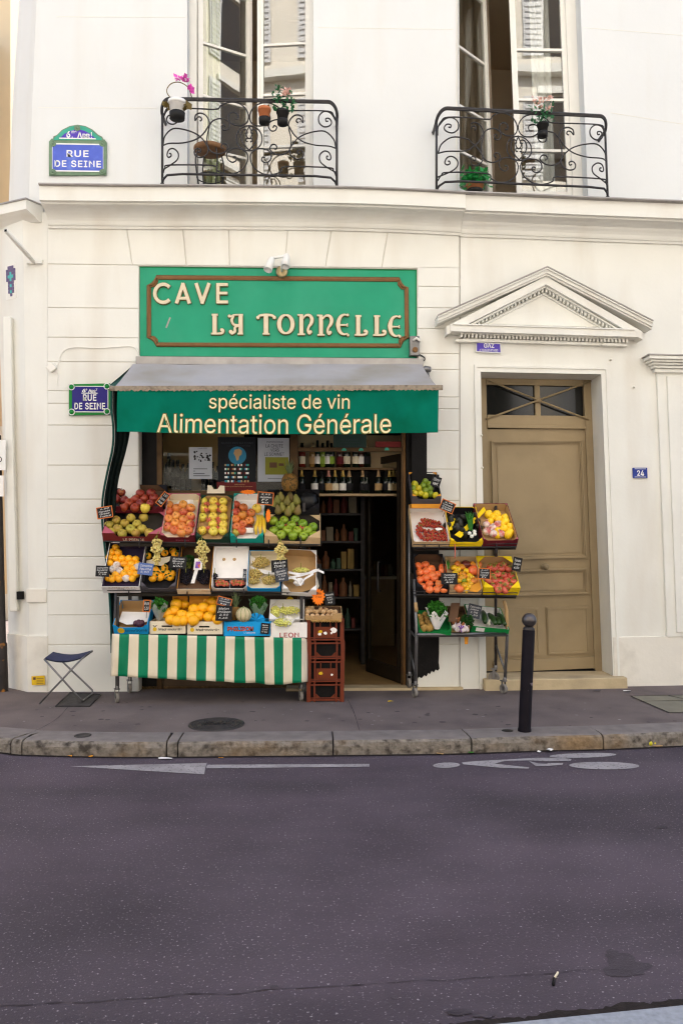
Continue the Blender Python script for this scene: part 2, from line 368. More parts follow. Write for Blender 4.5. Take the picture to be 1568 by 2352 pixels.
X3, Y3, Z3 = Vector((1, 0, 0)), Vector((0, 1, 0)), Vector((0, 0, 1))
# ================================================================== ground
def gp(l, z): return [G(u, v, z) for u, v in l]
mb = MB(); RZ = -0.12
mb.add([(-60, -40, RZ), (60, -40, RZ), (60, 60, RZ), (-60, 60, RZ)], [(0, 1, 2, 3)]); struct('road', mb, 'asphalt')
# kerb: outline of its road-side foot and of its back edge, read from the photograph
kb = [(-420, 1690), (-200, 1713), (0, 1729), (60, 1735), (300, 1740), (560, 1738), (766, 1736), (1000, 1733), (1083, 1731), (1250, 1725), (1385, 1722), (1568, 1714), (1800, 1705)]
foot = crv([G(u, v, RZ) for u, v in kb], 4)
KW = 0.30
def off(pts, d):
    o = []
    for i, p in enumerate(pts):
        t = pts[min(i+1, len(pts)-1)]-pts[max(i-1, 0)]; t.normalize(); o.append(p+Vector((-t.y, t.x, 0))*d)
    return o
back = off(foot, KW)
mb = MB()
lowp = []
for p in back:
    if not lowp or p.x > lowp[-1].x+0.004: lowp.append(Vector((p.x, p.y, 0)))
mb.add([Vector((p.x, p.y, 0.0)) for p in lowp]+[Vector((p.x, 40, 0.0)) for p in lowp], [(i, i+1, len(lowp)+i+1, len(lowp)+i) for i in range(len(lowp)-1)])
mb.add([(-30, lowp[0].y, 0), lowp[0], (lowp[0].x, 40, 0), (-30, 40, 0), lowp[-1], (40, lowp[-1].y, 0), (40, 40, 0), (lowp[-1].x, 40, 0)], [(0, 1, 2, 3), (4, 5, 6, 7)])
struct('pavement', mb, 'pave')
# kerb stones, each a block with a worn edge
joints = [-420, 24, 50, 382, 408, 765, 1083, 1385, 1800]
def foot_at(u):
    best = min(range(len(foot)-1), key=lambda i: abs(proj(foot[i])[0]-u) if True else 0)
    lo = 0
    for i in range(len(foot)-1):
        if proj(foot[i])[0] <= u <= proj(foot[i+1])[0]:
            a, b = proj(foot[i])[0], proj(foot[i+1])[0]; return foot[i].lerp(foot[i+1], (u-a)/(b-a)), i
    return (foot[0], 0) if u < 0 else (foot[-1], len(foot)-2)
for ji in range(len(joints)-1):
    a, ia = foot_at(joints[ji]); b, ib = foot_at(joints[ji+1])
    pts = [a]+[foot[i] for i in range(ia+1, ib+1)]+[b]
    if len(pts) < 3: pts = [pts[0], pts[0].lerp(pts[-1], .5), pts[-1]]
    fine = []
    for i in range(len(pts)-1):
        for k in range(6): fine.append(pts[i].lerp(pts[i+1], k/6))
    fine.append(pts[-1]); pts = fine
    TT = (pts[-1]-pts[0]).normalized(); pts[0] = pts[0]+TT*0.006; pts[-1] = pts[-1]-TT*0.006
    pts = [pts[0]]+[p for p in pts[1:-1] if (p-pts[0]).dot(TT) > 0.01 and (pts[-1]-p).dot(TT) > 0.01]+[pts[-1]]
    prof = [(0.0, -0.14), (0.0, -0.045), (0.008, -0.018), (0.026, -0.003), (0.05, 0.003), (KW*0.55, 0.006), (KW+0.01, 0.0035), (KW+0.01, -0.14)]
    mb = MB(); rows = []
    for i, p in enumerate(pts):
        t = pts[min(i+1, len(pts)-1)]-pts[max(i-1, 0)]; t.normalize(); n = Vector((-t.y, t.x, 0))
        row = []
        for q, (o, z) in enumerate(prof):
            w = mnoise.noise(Vector((p.x*5, q*3.1, ji*7.7)))*0.008 if q in (1, 2, 3, 4) else 0
            row.append(Vector((p.x, p.y, z+(w*0.7 if q > 1 else 0)))+n*(o-w))
        rows.append(row)
    k = len(prof)
    for i in range(len(rows)-1):
        for j in range(k-1): mb.add([rows[i][j], rows[i+1][j], rows[i+1][j+1], rows[i][j+1]], [(0, 1, 2, 3)], 0 if j < 3 else 1)
    for r in (rows[0], rows[-1]): mb.add(r, [tuple(range(k))])
    o = struct('kerb', mb, ['granite', 'granite_top'])
# gutter dirt under our kerb and the kerb on the photographer's side
fo = off(foot, -0.035); mb = MB()
mb.add([Vector((p.x, p.y, RZ+0.004)) for p in fo]+[Vector((p.x, p.y, RZ+0.004)) for p in off(foot, 0.02)], [(i, i+1, len(fo)+i+1, len(fo)+i) for i in range(len(fo)-1)])
struct('gutter', mb, 'gutter')
na, nb = G(1150, 2352, 0.0), G(1568, 2310, 0.0); na.z = nb.z = RZ; dn = (nb-na).normalized(); nn = Vector((dn.y, -dn.x, 0))
mb = MB(); a, b = na-dn*14, nb+dn*14
def strip(mb, a, b, n, o0, o1, z0, z1, mi=0):
    mb.obox(a+n*o0+Z3*(z0-RZ), b-a, n*(o1-o0), Z3*(z1-z0), mi)
strip(mb, a, b, nn, 0.0, 0.28, RZ-0.1, 0.0); struct('near_kerb', mb, 'granite_blue')
mb = MB(); strip(mb, a, b, nn, 0.28, 30, RZ-0.1, -0.004); struct('near_pavement', mb, 'pave')
mb = MB(); k = 220; vs = []; fs = []
for i in range(k+1):
    p = (na-dn*2.2).lerp(nb+dn*1.0, i/k); w = 0.185+0.05*(i/k)+0.025*mnoise.noise(Vector((i*0.13, 3, 1)))+0.02*mnoise.noise(Vector((i*0.9, 3, 1)))
    vs += [p-nn*w+Z3*0.004, p+nn*0.01+Z3*0.004]
fs = [(2*i, 2*i+2, 2*i+3, 2*i+1) for i in range(k)]
mb.add(vs, fs); struct('gutter', mb, 'gutter')
# road seam
mb = MB(); A0, A1 = G(-60, 2318, RZ), G(1420, 2228, RZ); vs = []; k = 160
for i in range(k+1):
    p = A0.lerp(A1, i/k)+Vector((0, 0.02*mnoise.noise(Vector((i*0.09, 0, 5))), 0)); w = max(0.0006, 0.006*(0.4+mnoise.noise(Vector((i*0.3, 8, 1)))))*(1-0.5*i/k)
    vs += [p+Vector((0, -w, 0.003)), p+Vector((0, w, 0.003))]
mb.add(vs, [(2*i, 2*i+2, 2*i+3, 2*i+1) for i in range(k)]); struct('road_seam', mb, 'seam')
# pavement cracks
mb = MB()
for pts in ([(798, 1607), (812, 1635), (826, 1680)], [(162, 1618), (125, 1655), (60, 1686), (0, 1692)], [(900, 1684), (1040, 1676), (1066, 1678), (1078, 1692)]):
    q = crv([G(u, v, 0.004) for u, v in pts], 12); vs = []; kw = 1.0
    for i, p in enumerate(q):
        t = q[min(i+1, len(q)-1)]-q[max(i-1, 0)]; t.normalize(); n = Vector((-t.y, t.x, 0)); w = kw*(0.0022+0.002*mnoise.noise(p*9))
        vs += [p+n*w, p-n*w]
    mb.add(vs, [(2*i, 2*i+2, 2*i+3, 2*i+1) for i in range(len(q)-1)])
struct('pavement_crack', mb, 'seam')
# stains and gum on the road and the pavement
RS = random.Random(31)
def blob(mb, u, v, z, r, k=18, st=1.0):
    c = G(u, v, z); o = RS.random()*50; mb.add([c+Vector((st*r*math.cos(2*PI*i/k), r*math.sin(2*PI*i/k), 0))*(1+0.5*mnoise.noise(Vector((math.cos(2*PI*i/k)*1.6+o, math.sin(2*PI*i/k)*1.6, o)))) for i in range(k)], [tuple(range(k))])
mb = MB()
for i, (u, v, r, st) in enumerate(((1425, 2205, 0.05, 1.1), (1440, 2226, 0.06, 1.6), (1405, 2188, 0.025, 1), (630, 2268, 0.014, 1.3), (905, 2290, 0.014, 1), (1520, 1900, 0.018, 1.8), (1055, 2326, 0.022, 2.4), (1110, 2330, 0.02, 2))): blob(mb, u, v, RZ+0.002+i*0.0004, r, 24, st)
struct('road_stain', mb, 'stain')
mb = MB()
for i in range(46):
    u, v = RS.uniform(20, 1560), RS.uniform(1612, 1668); blob(mb, u, v, 0.0022+i*0.00003, RS.uniform(0.010, 0.026), 12, 1.2)
struct('pavement_gum', mb, mat('trodden gum', (0.075, 0.06, 0.06), 0.8, 0.3, 5))
mb = MB()
for i in range(30):
    u, v = RS.uniform(20, 1560), RS.uniform(1612, 1668); blob(mb, u, v, 0.0042+i*0.00003, RS.uniform(0.006, 0.014), 10, 1.2)
struct('pavement_gum', mb, mat('pale gum', (0.26, 0.23, 0.225), 0.8, 0.3, 5))
# road markings
def mark(name, polys, z=RZ+0.004):
    mb = MB()
    for pl in polys: mb.add([G(u, v, z) for u, v in pl], [tuple(range(len(pl)))])
    return struct(name, mb, 'roadpaint')
mark('painted_arrow', [[(160, 1760.5), (475, 1753), (471, 1766), (469, 1779)], [(476, 1757), (848, 1755), (848, 1761.5), (473, 1765)]])
def ell(u, v, a, b, n=26, s=0): return [(u+a*math.cos(2*PI*i/n), v+b*math.sin(2*PI*i/n)+s*math.cos(2*PI*i/n)) for i in range(n)]
mark('painted_bicycle', [ell(1025, 1758, 31, 6.2, s=-1), ell(1387, 1759, 81, 8.6, s=1), ell(1338, 1735.5, 77, 5.4, s=-2),
     [(1060, 1752), (1085, 1749), (1180, 1744), (1230, 1741), (1290, 1741), (1312, 1744), (1310, 1748), (1260, 1749), (1213, 1747), (1160, 1748), (1135, 1754.5), (1215, 1763), (1213, 1766), (1150, 1764), (1064, 1756)],
     [(1214, 1748.5), (1236, 1754), (1256, 1755), (1258, 1753), (1293, 1753), (1291, 1757), (1255, 1760), (1230, 1760)]])
# covers in the pavement
c = G(497, 1664, 0.003); mb = MB()
mb.lathe([(0.245, -0.02), (0.245, 0.005), (0.225, 0.008), (0.222, 0.004), (0.0, 0.004)], 40, c)
for k in range(5): mb.tube([c+Vector((0.2*math.cos(a)*(1-k*0.17), 0.2*math.sin(a)*(1-k*0.17), 0.004)) for a in [2*PI*i/36 for i in range(36)]], 0.006, 4, True)
put_text(mb, 'IGAZI', c+Vector((0, 0, 0.012)), -X3, -Y3, w=0.22, h=0.07, depth=0.008)
solo('manhole_cover', mb, 'castiron', 'round cast iron manhole cover in the pavement in front of the striped cloth', 'manhole cover')
q = [G(u, v, 0.004) for u, v in ((128, 1623), (206, 1623), (232, 1596), (160, 1592))]; mb = MB(); mb.add(q, [(0, 1, 2, 3)])
for i in range(4): mb.tube([q[i]+Z3*0.002, q[(i+1) % 4]+Z3*0.002], 0.007, 6)
solo('access_cover', mb, 'castiron', 'rusty square iron cover in the pavement under the folding stool', 'access cover')
mb = MB(); c = G(190, 1690.5, 0.004); mb.lathe([(0.07, 0.0), (0.07, 0.006), (0.055, 0.008), (0.05, 0.005), (0, 0.005)], 20, c)
solo('valve_cover', mb, 'castiron', 'small round iron cover in the pavement just behind the left kerb stone', 'valve cover')
mb = MB(); mb.lathe([(0.05, 0.0), (0.048, 0.004), (0, 0.004)], 20, G(1165, 1679.5, 0.003)); struct('post_hole', mb, 'blackrubber')
mb = MB(); mb.add([G(u, v, 0.004) for u, v in ((1448, 1599), (1640, 1595), (1700, 1633), (1536, 1637))], [(0, 1, 2, 3)])
struct('pavement_slab', mb, 'lane_patch')
mb = MB()
for a, b in (((1448, 1599), (1536, 1637)), ((1448, 1599), (1640, 1595)), ((1536, 1637), (1700, 1633)), ((1535, 1598), (1610, 1613)), ((1470, 1611), (1650, 1607))):
    A, B = G(*a, 0.007), G(*b, 0.007); t = (B-A).normalized(); n = Vector((-t.y, t.x, 0))*0.006; mb.add([A+n, B+n, B-n, A-n], [(0, 1, 2, 3)])
struct('slab_joint', mb, 'gutter')

# ================================================================== building
bld = thing('apartment_building', 'cream plastered corner building with a shop, a khaki door and two balconies', 'building', (0, 0, 0))
def wall_grid(mb, x0, x1, z0, z1, holes, yf, yb, mi=0, step=0.25):
    xs = {x0, x1}; zs = {z0, z1}; n = int((x1-x0)/step)
    for i in range(1, n): xs.add(x0+(x1-x0)*i/n)
    for h in holes: xs |= {h[0], h[1]}; zs |= {h[2], h[3]}
    xs = sorted(x for x in xs if x0-1e-6 <= x <= x1+1e-6); zs = sorted(z for z in zs if z0-1e-6 <= z <= z1+1e-6)
    for i in range(len(xs)-1):
        for j in range(len(zs)-1):
            cx, cz = (xs[i]+xs[i+1])/2, (zs[j]+zs[j+1])/2
            if any(h[0] < cx < h[1] and h[2] < cz < h[3] for h in holes): continue
            mb.quad((xs[i], yf, zs[j]), (xs[i+1], yf, zs[j]), (xs[i+1], yf, zs[j+1]), (xs[i], yf, zs[j+1]), mi)
    for h in holes:
        a, b, c, d = max(h[0], x0), min(h[1], x1), max(h[2], z0), min(h[3], z1)
        m = max(2, int((b-a)/step)); X = [a+(b-a)*i/m for i in range(m+1)]
        for i in range(m):
            for z in (c, d):
                if z0 < z < z1 or z == z1: mb.quad((X[i], yf, z), (X[i+1], yf, z), (X[i+1], yb, z), (X[i], yb, z), mi)
        for x in (a, b): mb.quad((x, yf, c), (x, yf, d), (x, yb, d), (x, yb, c), mi)
XR = fp(1568, 1000, 0).x+9.0
ZC = fp(700, 516, 0).z                       # underside of the ledge
x_sl, x_sr = fp(319, 900, 0).x, fp(958, 700, 0).x
x_srl = fp(1010, 1300, 0).x                  # the shop opening reaches the pier
zt_sign = fp(640, 613, 0).z
h_shop = (x_sl, x_sr, -0.2, zt_sign)
xdl, xdr, zdt = fp(1106, 1000, 0).x, fp(1393, 1200, 0).x, fp(1240, 857, 0).z
h_door = (xdl, xdr, -0.2, zdt)
xl2, xr2 = fp(1531, 1200, 0).x, XR+1
YG = 0.014
mb = MB()
wall_grid(mb, XL, XJ-0.03, -0.15, ZC+0.3, [h_shop], YG, 0.45)
part('joint_wall', mb, 'groove', bld, True)
mb = MB()
wall_grid(mb, XJ-0.03, XR, -0.15, ZC+0.3, [h_door], 0.0, 0.42)
part('wall', mb, 'wall', bld, True)
# coursed blocks
mb = MB(); G2 = 0.006
def block(poly, y0=0.0):                      # poly in flat x, z; bevelled face standing on the joint plane
    cx = sum(p[0] for p in poly)/len(poly); cz = sum(p[1] for p in poly)/len(poly)
    def ins(d):
        o = []
        k = len(poly)
        for i in range(k):
            p0, p1, p2 = Vector(poly[i-1]), Vector(poly[i]), Vector(poly[(i+1) % k])
            a = (p1-p0).normalized(); b = (p2-p1).normalized(); na_ = Vector((-a.y, a.x)); nb_ = Vector((-b.y, b.x))
            m = (na_+nb_); m = m/max(0.3, m.length_squared)*2 if m.length > 1e-6 else na_
            o.append(p1+m*d)
        return o
    A, B = ins(G2*0.6), ins(G2*1.5); k = len(poly)
    a = [(p.x, YG+0.002, p.y) for p in A]; b = [(p.x, y0, p.y) for p in B]; b2 = [(p.x, y0+0.004, p.y) for p in A]
    mb.add(a+b2+b, [tuple(range(2*k, 3*k))]+[(i, (i+1) % k, k+(i+1) % k, k+i) for i in range(k)]+[(k+i, k+(i+1) % k, 2*k+(i+1) % k, 2*k+i) for i in range(k)])
lv = [607, 707, 775, 831, 898, 927, 977, 1069, 1147, 1203, 1279, 1329, 1358, 1413, 1481]
zl = [fp(200, v, 0).z for v in lv]
zb = zl+[-0.1]
for i in range(len(zb)-1):
    block([(XL, zb[i+1]), (x_sl-0.002, zb[i+1]), (x_sl-0.002, zb[i]), (XL, zb[i])])
rv = [612, 658, 707, 755, 812, 849, 912, 939, 989, 1078, 1150, 1206, 1280, 1330, 1360, 1412, 1480]
zr = [fp(1030, v, 0).z for v in rv]+[-0.1]; xj0 = XJ-0.04
for i in range(len(zr)-1):
    block([(x_sr+0.002, zr[i+1]), (xj0, zr[i+1]), (xj0, zr[i]), (x_sr+0.002, zr[i])])
# flat arch over the sign
ztop = ZC+0.02; cuts = [(108, 108)]+[(288, 304), (418, 428), (525, 527), (661, 655), (763, 747), (893, 876)]+[(1057, 1057)]
pz = zl[0]
for i in range(len(cuts)-1):
    a0, b0 = fp(cuts[i][0], 510, 0).x, fp(cuts[i][1], 608, 0).x; a1, b1 = fp(cuts[i+1][0], 515, 0).x, fp(cuts[i+1][1], 612, 0).x
    if i == len(cuts)-2: a1 = b1 = xj0
    if i == 0: a0 = b0 = XL
    block([(b0, pz), (b1, pz), (a1, ztop), (a0, ztop)])
part('stone_course', mb, 'wall', bld, True)
# plinth right of the door + strip of the pier by the shop
mb = MB(); zp = fp(1480, 1462, 0).z
mb.box(xdr+0.012, XR, -0.018, 0.01, -0.1, zp); 
part('plinth', mb, 'wall_low', bld, True, 0.006)
# corner left of the coursed wall: flat pilaster, then the splayed face
cA, cB = fp(60, 1000, 0.03), fp(6, 1000, 0.27)
xa, xb_ = cA.x, cB.x
mb = MB(); zc = ZC+0.1
def cq(mb, p, q, z0, z1, n=4, m=8):
    for i in range(n):
        for j in range(m):
            a, b = Vector(p).lerp(Vector(q), i/n), Vector(p).lerp(Vector(q), (i+1)/n); c, d = z0+(z1-z0)*j/m, z0+(z1-z0)*(j+1)/m
            mb.quad((a.x, a.y, c), (b.x, b.y, c), (b.x, b.y, d), (a.x, a.y, d))
zpl = fp(80, 1462, 0).z; zn0, zn1 = fp(80, 1384, 0).z, fp(80, 1353, 0).z
cq(mb, (XL, 0.012, 0), (xa, 0.03, 0), zpl, zc, 3); cq(mb, (xa, 0.03, 0), (xb_, 0.27, 0), zpl, zc, 4)
cq(mb, (xb_, 0.27, 0), (xb_+0.15, 5.5, 0), -0.1, zc, 6)
part('corner_wall', mb, 'wall', bld, True)
mb = MB()
cq(mb, (XL+0.01, -0.012, 0), (xa-0.02, 0.006, 0), -0.1, zpl, 3, 4); cq(mb, (xa-0.02, 0.006, 0), (xb_-0.01, 0.25, 0), -0.1, zpl, 4, 4)
mb.quad((XL+0.01, -0.012, zpl), (xa-0.02, 0.006, zpl), (xa, 0.05, zpl), (XL+0.01, 0.05, zpl)); mb.quad((xa-0.02, 0.006, zpl), (xb_-0.01, 0.25, zpl), (xb_, 0.29, zpl), (xa, 0.05, zpl))
mb.quad((XL+0.01, -0.012, -0.1), (XL+0.01, 0.03, -0.1), (XL+0.01, 0.03, zpl), (XL+0.01, -0.012, zpl))
part('corner_plinth', mb, 'wall_low', bld, True)
mb = MB(); q0 = fp(47, 1370, 0.06)
mb.box(q0.x-0.028, q0.x+0.03, 0.02, 0.1, zn0+0.03, zn1-0.03); part('wall_niche', mb, 'blackpaint', bld, True)
mb = MB(); mb.box(fp(60, 1370, 0).x, XL-0.01, 0.0, 0.035, zn0, zn1); part('patched_plaster', mb, 'wall_low', bld, True, 0.004)

# ledge between the storeys
def zat(v_list, y):                          # (u, v) samples -> list of flat points
    return [fp(u, v, y) for u, v in v_list]
topL = [(88, 419), (300, 421.5), (560, 423), (780, 426), (930, 431), (1070.3, 438)]
topR = [(1070.5, 438), (1200, 443), (1350, 450), (1568, 459), (1800, 470)]
def ledge(samples, name, prof, matn, y=-0.33, ends=True):
    mb = MB(); pts = zat(samples, y)
    rows = []
    fine = crv([Vector((p.x, 0, p.z)) for p in pts], 5)
    for p in fine: rows.append([Vector((p.x, a, p.z+b)) for a, b in prof])
    k = len(prof)
    for i in range(len(rows)-1):
        for j in range(k-1): mb.add([rows[i][j], rows[i+1][j], rows[i+1][j+1], rows[i][j+1]], [(0, 1, 2, 3)])
    if ends:
        for r in (rows[0], rows[-1]): mb.add(r, [tuple(range(k))])
    return part(name, mb, matn, bld, True)
cove = [(-0.022-0.02, -0.318)]+[(-0.05-0.18*(1-math.cos(t)), -0.30+0.115*math.sin(t)) for t in [PI/2*i/7 for i in range(8)]]
prof_m = [(0.06, -0.345), (-0.022, -0.345), (-0.03, -0.322), (-0.042, -0.318)]+cove[1:]+[(-0.255, -0.18), (-0.26, -0.165), (-0.30, -0.163), (-0.302, -0.018), (0.06, -0.018)]
ledge(topL, 'cornice', prof_m, 'wall')
prof_r = [(a if a > 0 else a*1.0+0.02 if a < -0.1 else a, b*1.0-(0.012 if b < -0.1 else 0)) for a, b in prof_m]
ledge(topR, 'cornice', prof_r, 'wall')
pz_ = [(0.06, -0.02), (-0.325, -0.02), (-0.335, -0.012), (-0.333, 0.0), (-0.30, 0.004), (0.06, 0.02)]
ledge(topL, 'zinc_cap', pz_, 'zinc'); ledge(topR, 'zinc_cap', pz_, 'zinc')
# splayed corner's lower cornice
mb = MB(); a0, a1 = fp(88, 466, -0.02), fp(-60, 505, 0.38)
tdir = (a1-a0); tdir.z = 0; tdir.normalize(); nrm = Vector((tdir.y, -tdir.x, 0)); nrm = nrm if nrm.y < 0 else -nrm
pr2 = [(-0.06, -0.19), (0.0, -0.19), (0.02, -0.17), (0.05, -0.15), (0.10, -0.13), (0.14, -0.11), (0.14, -0.012), (-0.06, -0.012)]
rows = [[Vector((p.x, p.y, a0.z+b))+nrm*a for a, b in pr2] for p in (a0, a1)]
for j in range(len(pr2)-1): mb.add([rows[0][j], rows[1][j], rows[1][j+1], rows[0][j+1]], [(0, 1, 2, 3)])
mb.add(rows[0], [tuple(range(len(pr2)))])
part('corner_cornice', mb, 'wall', bld, True)
mb = MB(); mb.obox(a0+nrm*-0.06+Vector((0.01, 0, -0.012)), (a1-a0)*Vector((1, 1, 0)).length*0+Vector((a1.x-a0.x, a1.y-a0.y, 0)), nrm*0.22, Z3*0.014); part('zinc_cap', mb, 'zinc', bld, True)

# upper storey
YU = 0.05; ZU0 = fp(600, 440, 0).z-0.15; ZU1 = 13.5
wl, wr = fp(430, 300, YU).x, fp(719, 300, YU).x; vl, vr = fp(1046, 200, YU).x, fp(1340, 200, YU).x
zwin = 8.1
xu0 = fp(125, 200, YU).x
mb = MB(); wall_grid(mb, xu0, XR, ZU0, ZU1, [(wl, wr, ZU0, zwin), (vl, vr, ZU0, zwin)], YU, 0.33)
part('upper_wall', mb, 'wall_up', bld, True)
e = [fp(84, 0, YU), fp(66, 462, YU), fp(44, 0, 0.45), fp(20, 475, 0.45)]
def ext(p, q, z): t = (z-p.z)/(q.z-p.z); return p.lerp(q, t)
mb = MB(); A_, B_ = ext(e[0], e[1], ZU1), ext(e[0], e[1], ZU0-0.2); C_, D_ = ext(e[2], e[3], ZU1), ext(e[2], e[3], ZU0-0.2)

for i_ in range(12):
    p0, p1, q0_, q1 = B_.lerp(A_, i_/12), B_.lerp(A_, (i_+1)/12), D_.lerp(C_, i_/12), D_.lerp(C_, (i_+1)/12)
    mb.quad((xu0, YU, p0.z), p0, p1, (xu0, YU, p1.z)); mb.quad(p0, q0_, q1, p1); mb.quad(D_, D_+Vector((0.1, 5, 0)), C_+Vector((0.1, 5, 0)), C_)
part('upper_corner_wall', mb, 'wall_up', bld, True)
# faint plaster joints of the upper storey
for v0, v1, u0, u1 in ((246, 247, 88, 360), (37, 38, 130, 430), (258, 284, 1402, 1568), (62, 80, 1340, 1568), (62, 66, 730, 1040)):
    mb = MB(); p, q = fp(u0, v0, YU), fp(u1, v1, YU); n = 6
    for i in range(n):
        a, b = p.lerp(q, i/n), p.lerp(q, (i+1)/n); mb.obox(Vector((a.x, YU-0.0025, a.z-0.004)), b-a, Y3*0.004, Z3*0.006)
    part('plaster_joint', mb, 'wall', bld, True)
# shell behind the front: floors, back, roof (keeps the sun where it belongs)
mb = MB(); xl_ = xb_+0.7
mb.box(xl_, XR+0.6, 6.0, 6.2, -0.1, ZU1+0.2); mb.box(XR+0.6, XR+0.8, 0.0, 6.2, -0.1, ZU1+0.2); mb.box(xl_-0.05, xl_, 0.6, 6.2, -0.1, ZU1+0.2)
mb.box(xl_, XR+0.7, 0.34, 6.0, ZC+0.32, ZC+0.42); mb.box(xl_-0.3, XR+0.8, 0.06, 6.2, ZU1, ZU1+0.25)
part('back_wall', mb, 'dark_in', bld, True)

# ---------------------------------------------------------------- upper windows
def casement(parent, hx, hy, z0, z1, w, ang, sgn, bars, matf='white'):
    """a glazed leaf hung at hx; sgn +1 reaches to the right, opening inwards by ang"""
    ex = Vector((math.cos(ang)*sgn, math.sin(ang), 0)); ny = Vector((-math.sin(ang)*sgn, math.cos(ang), 0))
    o = Vector((hx, hy, 0)); st = 0.055; th = 0.045
    mb = MB()
    def bx(x0, x1, za, zb_, t0=-th/2, t1=th/2): mb.obox(o+ex*x0+ny*t0+Z3*za, ex*(x1-x0), ny*(t1-t0), Z3*(zb_-za))
    bx(0, st, z0, z1); bx(w-st, w, z0, z1); bx(st, w-st, z0, z0+0.12); bx(st, w-st, z1-st, z1)
    for b in bars: bx(st, w-st, b-0.014, b+0.014, -0.02, 0.02)
    bx(w-0.02, w+0.012, z0, z1, -th/2-0.012, -th/2)
    leaf = part('casement', mb, matf, parent, True, 0.004)
    mb = MB(); mb.obox(o+ex*(st-0.005)+ny*-0.003+Z3*(z0+0.11), ex*(w-2*st+0.01), ny*0.006, Z3*(z1-z0-0.16)); part('pane', mb, 'glass', leaf, True)
    return leaf
def win(name, x0, x1, z0, z1, yfr, fl, fr_, angs, ws, bars, label):
    mb = MB(); d = 0.08
    mb.box(x0, x0+fl, yfr, yfr+d, z0, z1); mb.box(x1-fr_, x1, yfr, yfr+d, z0, z1); mb.box(x0+fl, x1-fr_, yfr, yfr+d, z1-0.08, z1)
    mb.box(x0+fl, x1-fr_, yfr, yfr+d, z0, z0+0.05)
    wo = part('window_frame', mb, 'white', bld, True, 0.005)
    casement(bld, x0+fl-0.004, yfr+0.05, z0+0.055, z1-0.085, ws[0], angs[0], 1, bars[0])
    casement(bld, x1-fr_+0.004, yfr+0.05, z0+0.055, z1-0.085, ws[1], angs[1], -1, bars[1])
zf = ZU0+0.16
Y_F = 0.20
xa_, xb2 = wl, wr
def zpx(u, v, y): return fp(u, v, y).z
barsL = ([zpx(500, 112, 0.38), zpx(500, 232, 0.38), zpx(530, 352, 0.38), zpx(500, -20, 0.38)], [zpx(650, 104, 0.3), zpx(650, 219, 0.3), zpx(650, 338, 0.3), zpx(650, -15, 0.3)])
win('w', wl, wr, zf, zwin, Y_F, fp(453, 200, Y_F).x-wl, wr-fp(712, 200, Y_F).x, (math.radians(27), math.radians(7)), (0.62, 0.575), barsL, '')
barsR = ([zpx(1080, 130, 0.45), zpx(1080, 262, 0.45), zpx(1090, 365, 0.45), zpx(1090, -15, 0.45)], [zpx(1240, 119, 0.3), zpx(1240, 233, 0.3), zpx(1240, 349, 0.3), zpx(1240, -20, 0.3)])
win('w', vl, vr, zf, zwin, Y_F, fp(1050, 200, Y_F).x-vl, vr-fp(1306, 200, Y_F).x, (math.radians(31), math.radians(4)), (0.70, 0.62), barsR, '')
# rooms behind
mb = MB(); mb.box(wl-0.4, wr+0.4, 2.6, 2.65, ZU0, zwin+0.5); mb.box(wl-0.45, wl-0.4, 0.34, 2.6, ZU0, zwin+0.5); mb.box(wr+0.4, wr+0.45, 0.34, 2.6, ZU0, zwin+0.5)
mb.box(vl-0.4, vr+0.4, 2.6, 2.65, ZU0, zwin+0.5); mb.box(vl-0.45, vl-0.4, 0.34, 2.6, ZU0, zwin+0.5); mb.box(vr+0.4, vr+0.45, 0.34, 2.6, ZU0, zwin+0.5)
mb.box(wl-0.4, wr+0.4, 0.34, 2.6, zwin+0.12, zwin+0.2); mb.box(vl-0.4, vr+0.4, 0.34, 2.6, zwin+0.12, zwin+0.2); mb.box(wl-0.4, wr+0.4, 0.34, 2.6, ZU0+0.1, ZU0+0.16); mb.box(vl-0.4, vr+0.4, 0.34, 2.6, ZU0+0.1, ZU0+0.16)
part('room_wall', mb, mat('beige room wall', (0.62, 0.50, 0.36), 0.8, 0.06, 2), bld, True)
def drape(name, u0, u1, y, z0, z1, col, label, waves=5, amp=0.03):
    mb = MB(); p, q = fp(u0, 200, y), fp(u1, 200, y); n = waves*10; vs = []
    for i in range(n+1):
        x = p.x+(q.x-p.x)*i/n; yy = y+amp*math.sin(i/n*waves*2*PI)+amp*0.4*math.sin(i*1.7)
        vs += [(x, yy, z0), (x, yy, z1)]
    mb.add(vs, [(2*i, 2*i+2, 2*i+3, 2*i+1) for i in range(n)], 0, True)
    return solo(name, mb, mat(label, col, 0.9, 0.06, 5), label, 'curtain', warp=True)
drape('curtain', 1040, 1128, 0.78, zf, zwin, (0.30, 0.235, 0.175), 'brown curtain behind the ajar left casement above the door', 4)  # added curtain, stands in for the brown reflection in the pane
drape('curtain', 464, 506, 0.55, zf, zwin, (0.62, 0.66, 0.42), 'pale green curtain behind the left casement above the shop sign', 3)
drape('curtain', 1222, 1266, 0.55, zf, zwin, (0.80, 0.79, 0.77), 'white curtain behind the closed casement above the khaki door', 3)

# ---------------------------------------------------------------- pediment over the door
def pedp(u, v, y=-0.02): return fp(u, v, y)
ped = []
def beam(mb, A, B, h, y0, y1, up=(0, 0, 1)):
    d = (B-A); mb.obox(Vector((A.x, y0, A.z)), Vector((d.x, 0, d.z)), Vector((0, y1-y0, 0)), Vector((0, 0, h)))
YP = -0.16
Lt, Rt, Ap = fp(1040, 745, YP), fp(1460, 757, YP), fp(1253, 632, YP)
mb = MB()
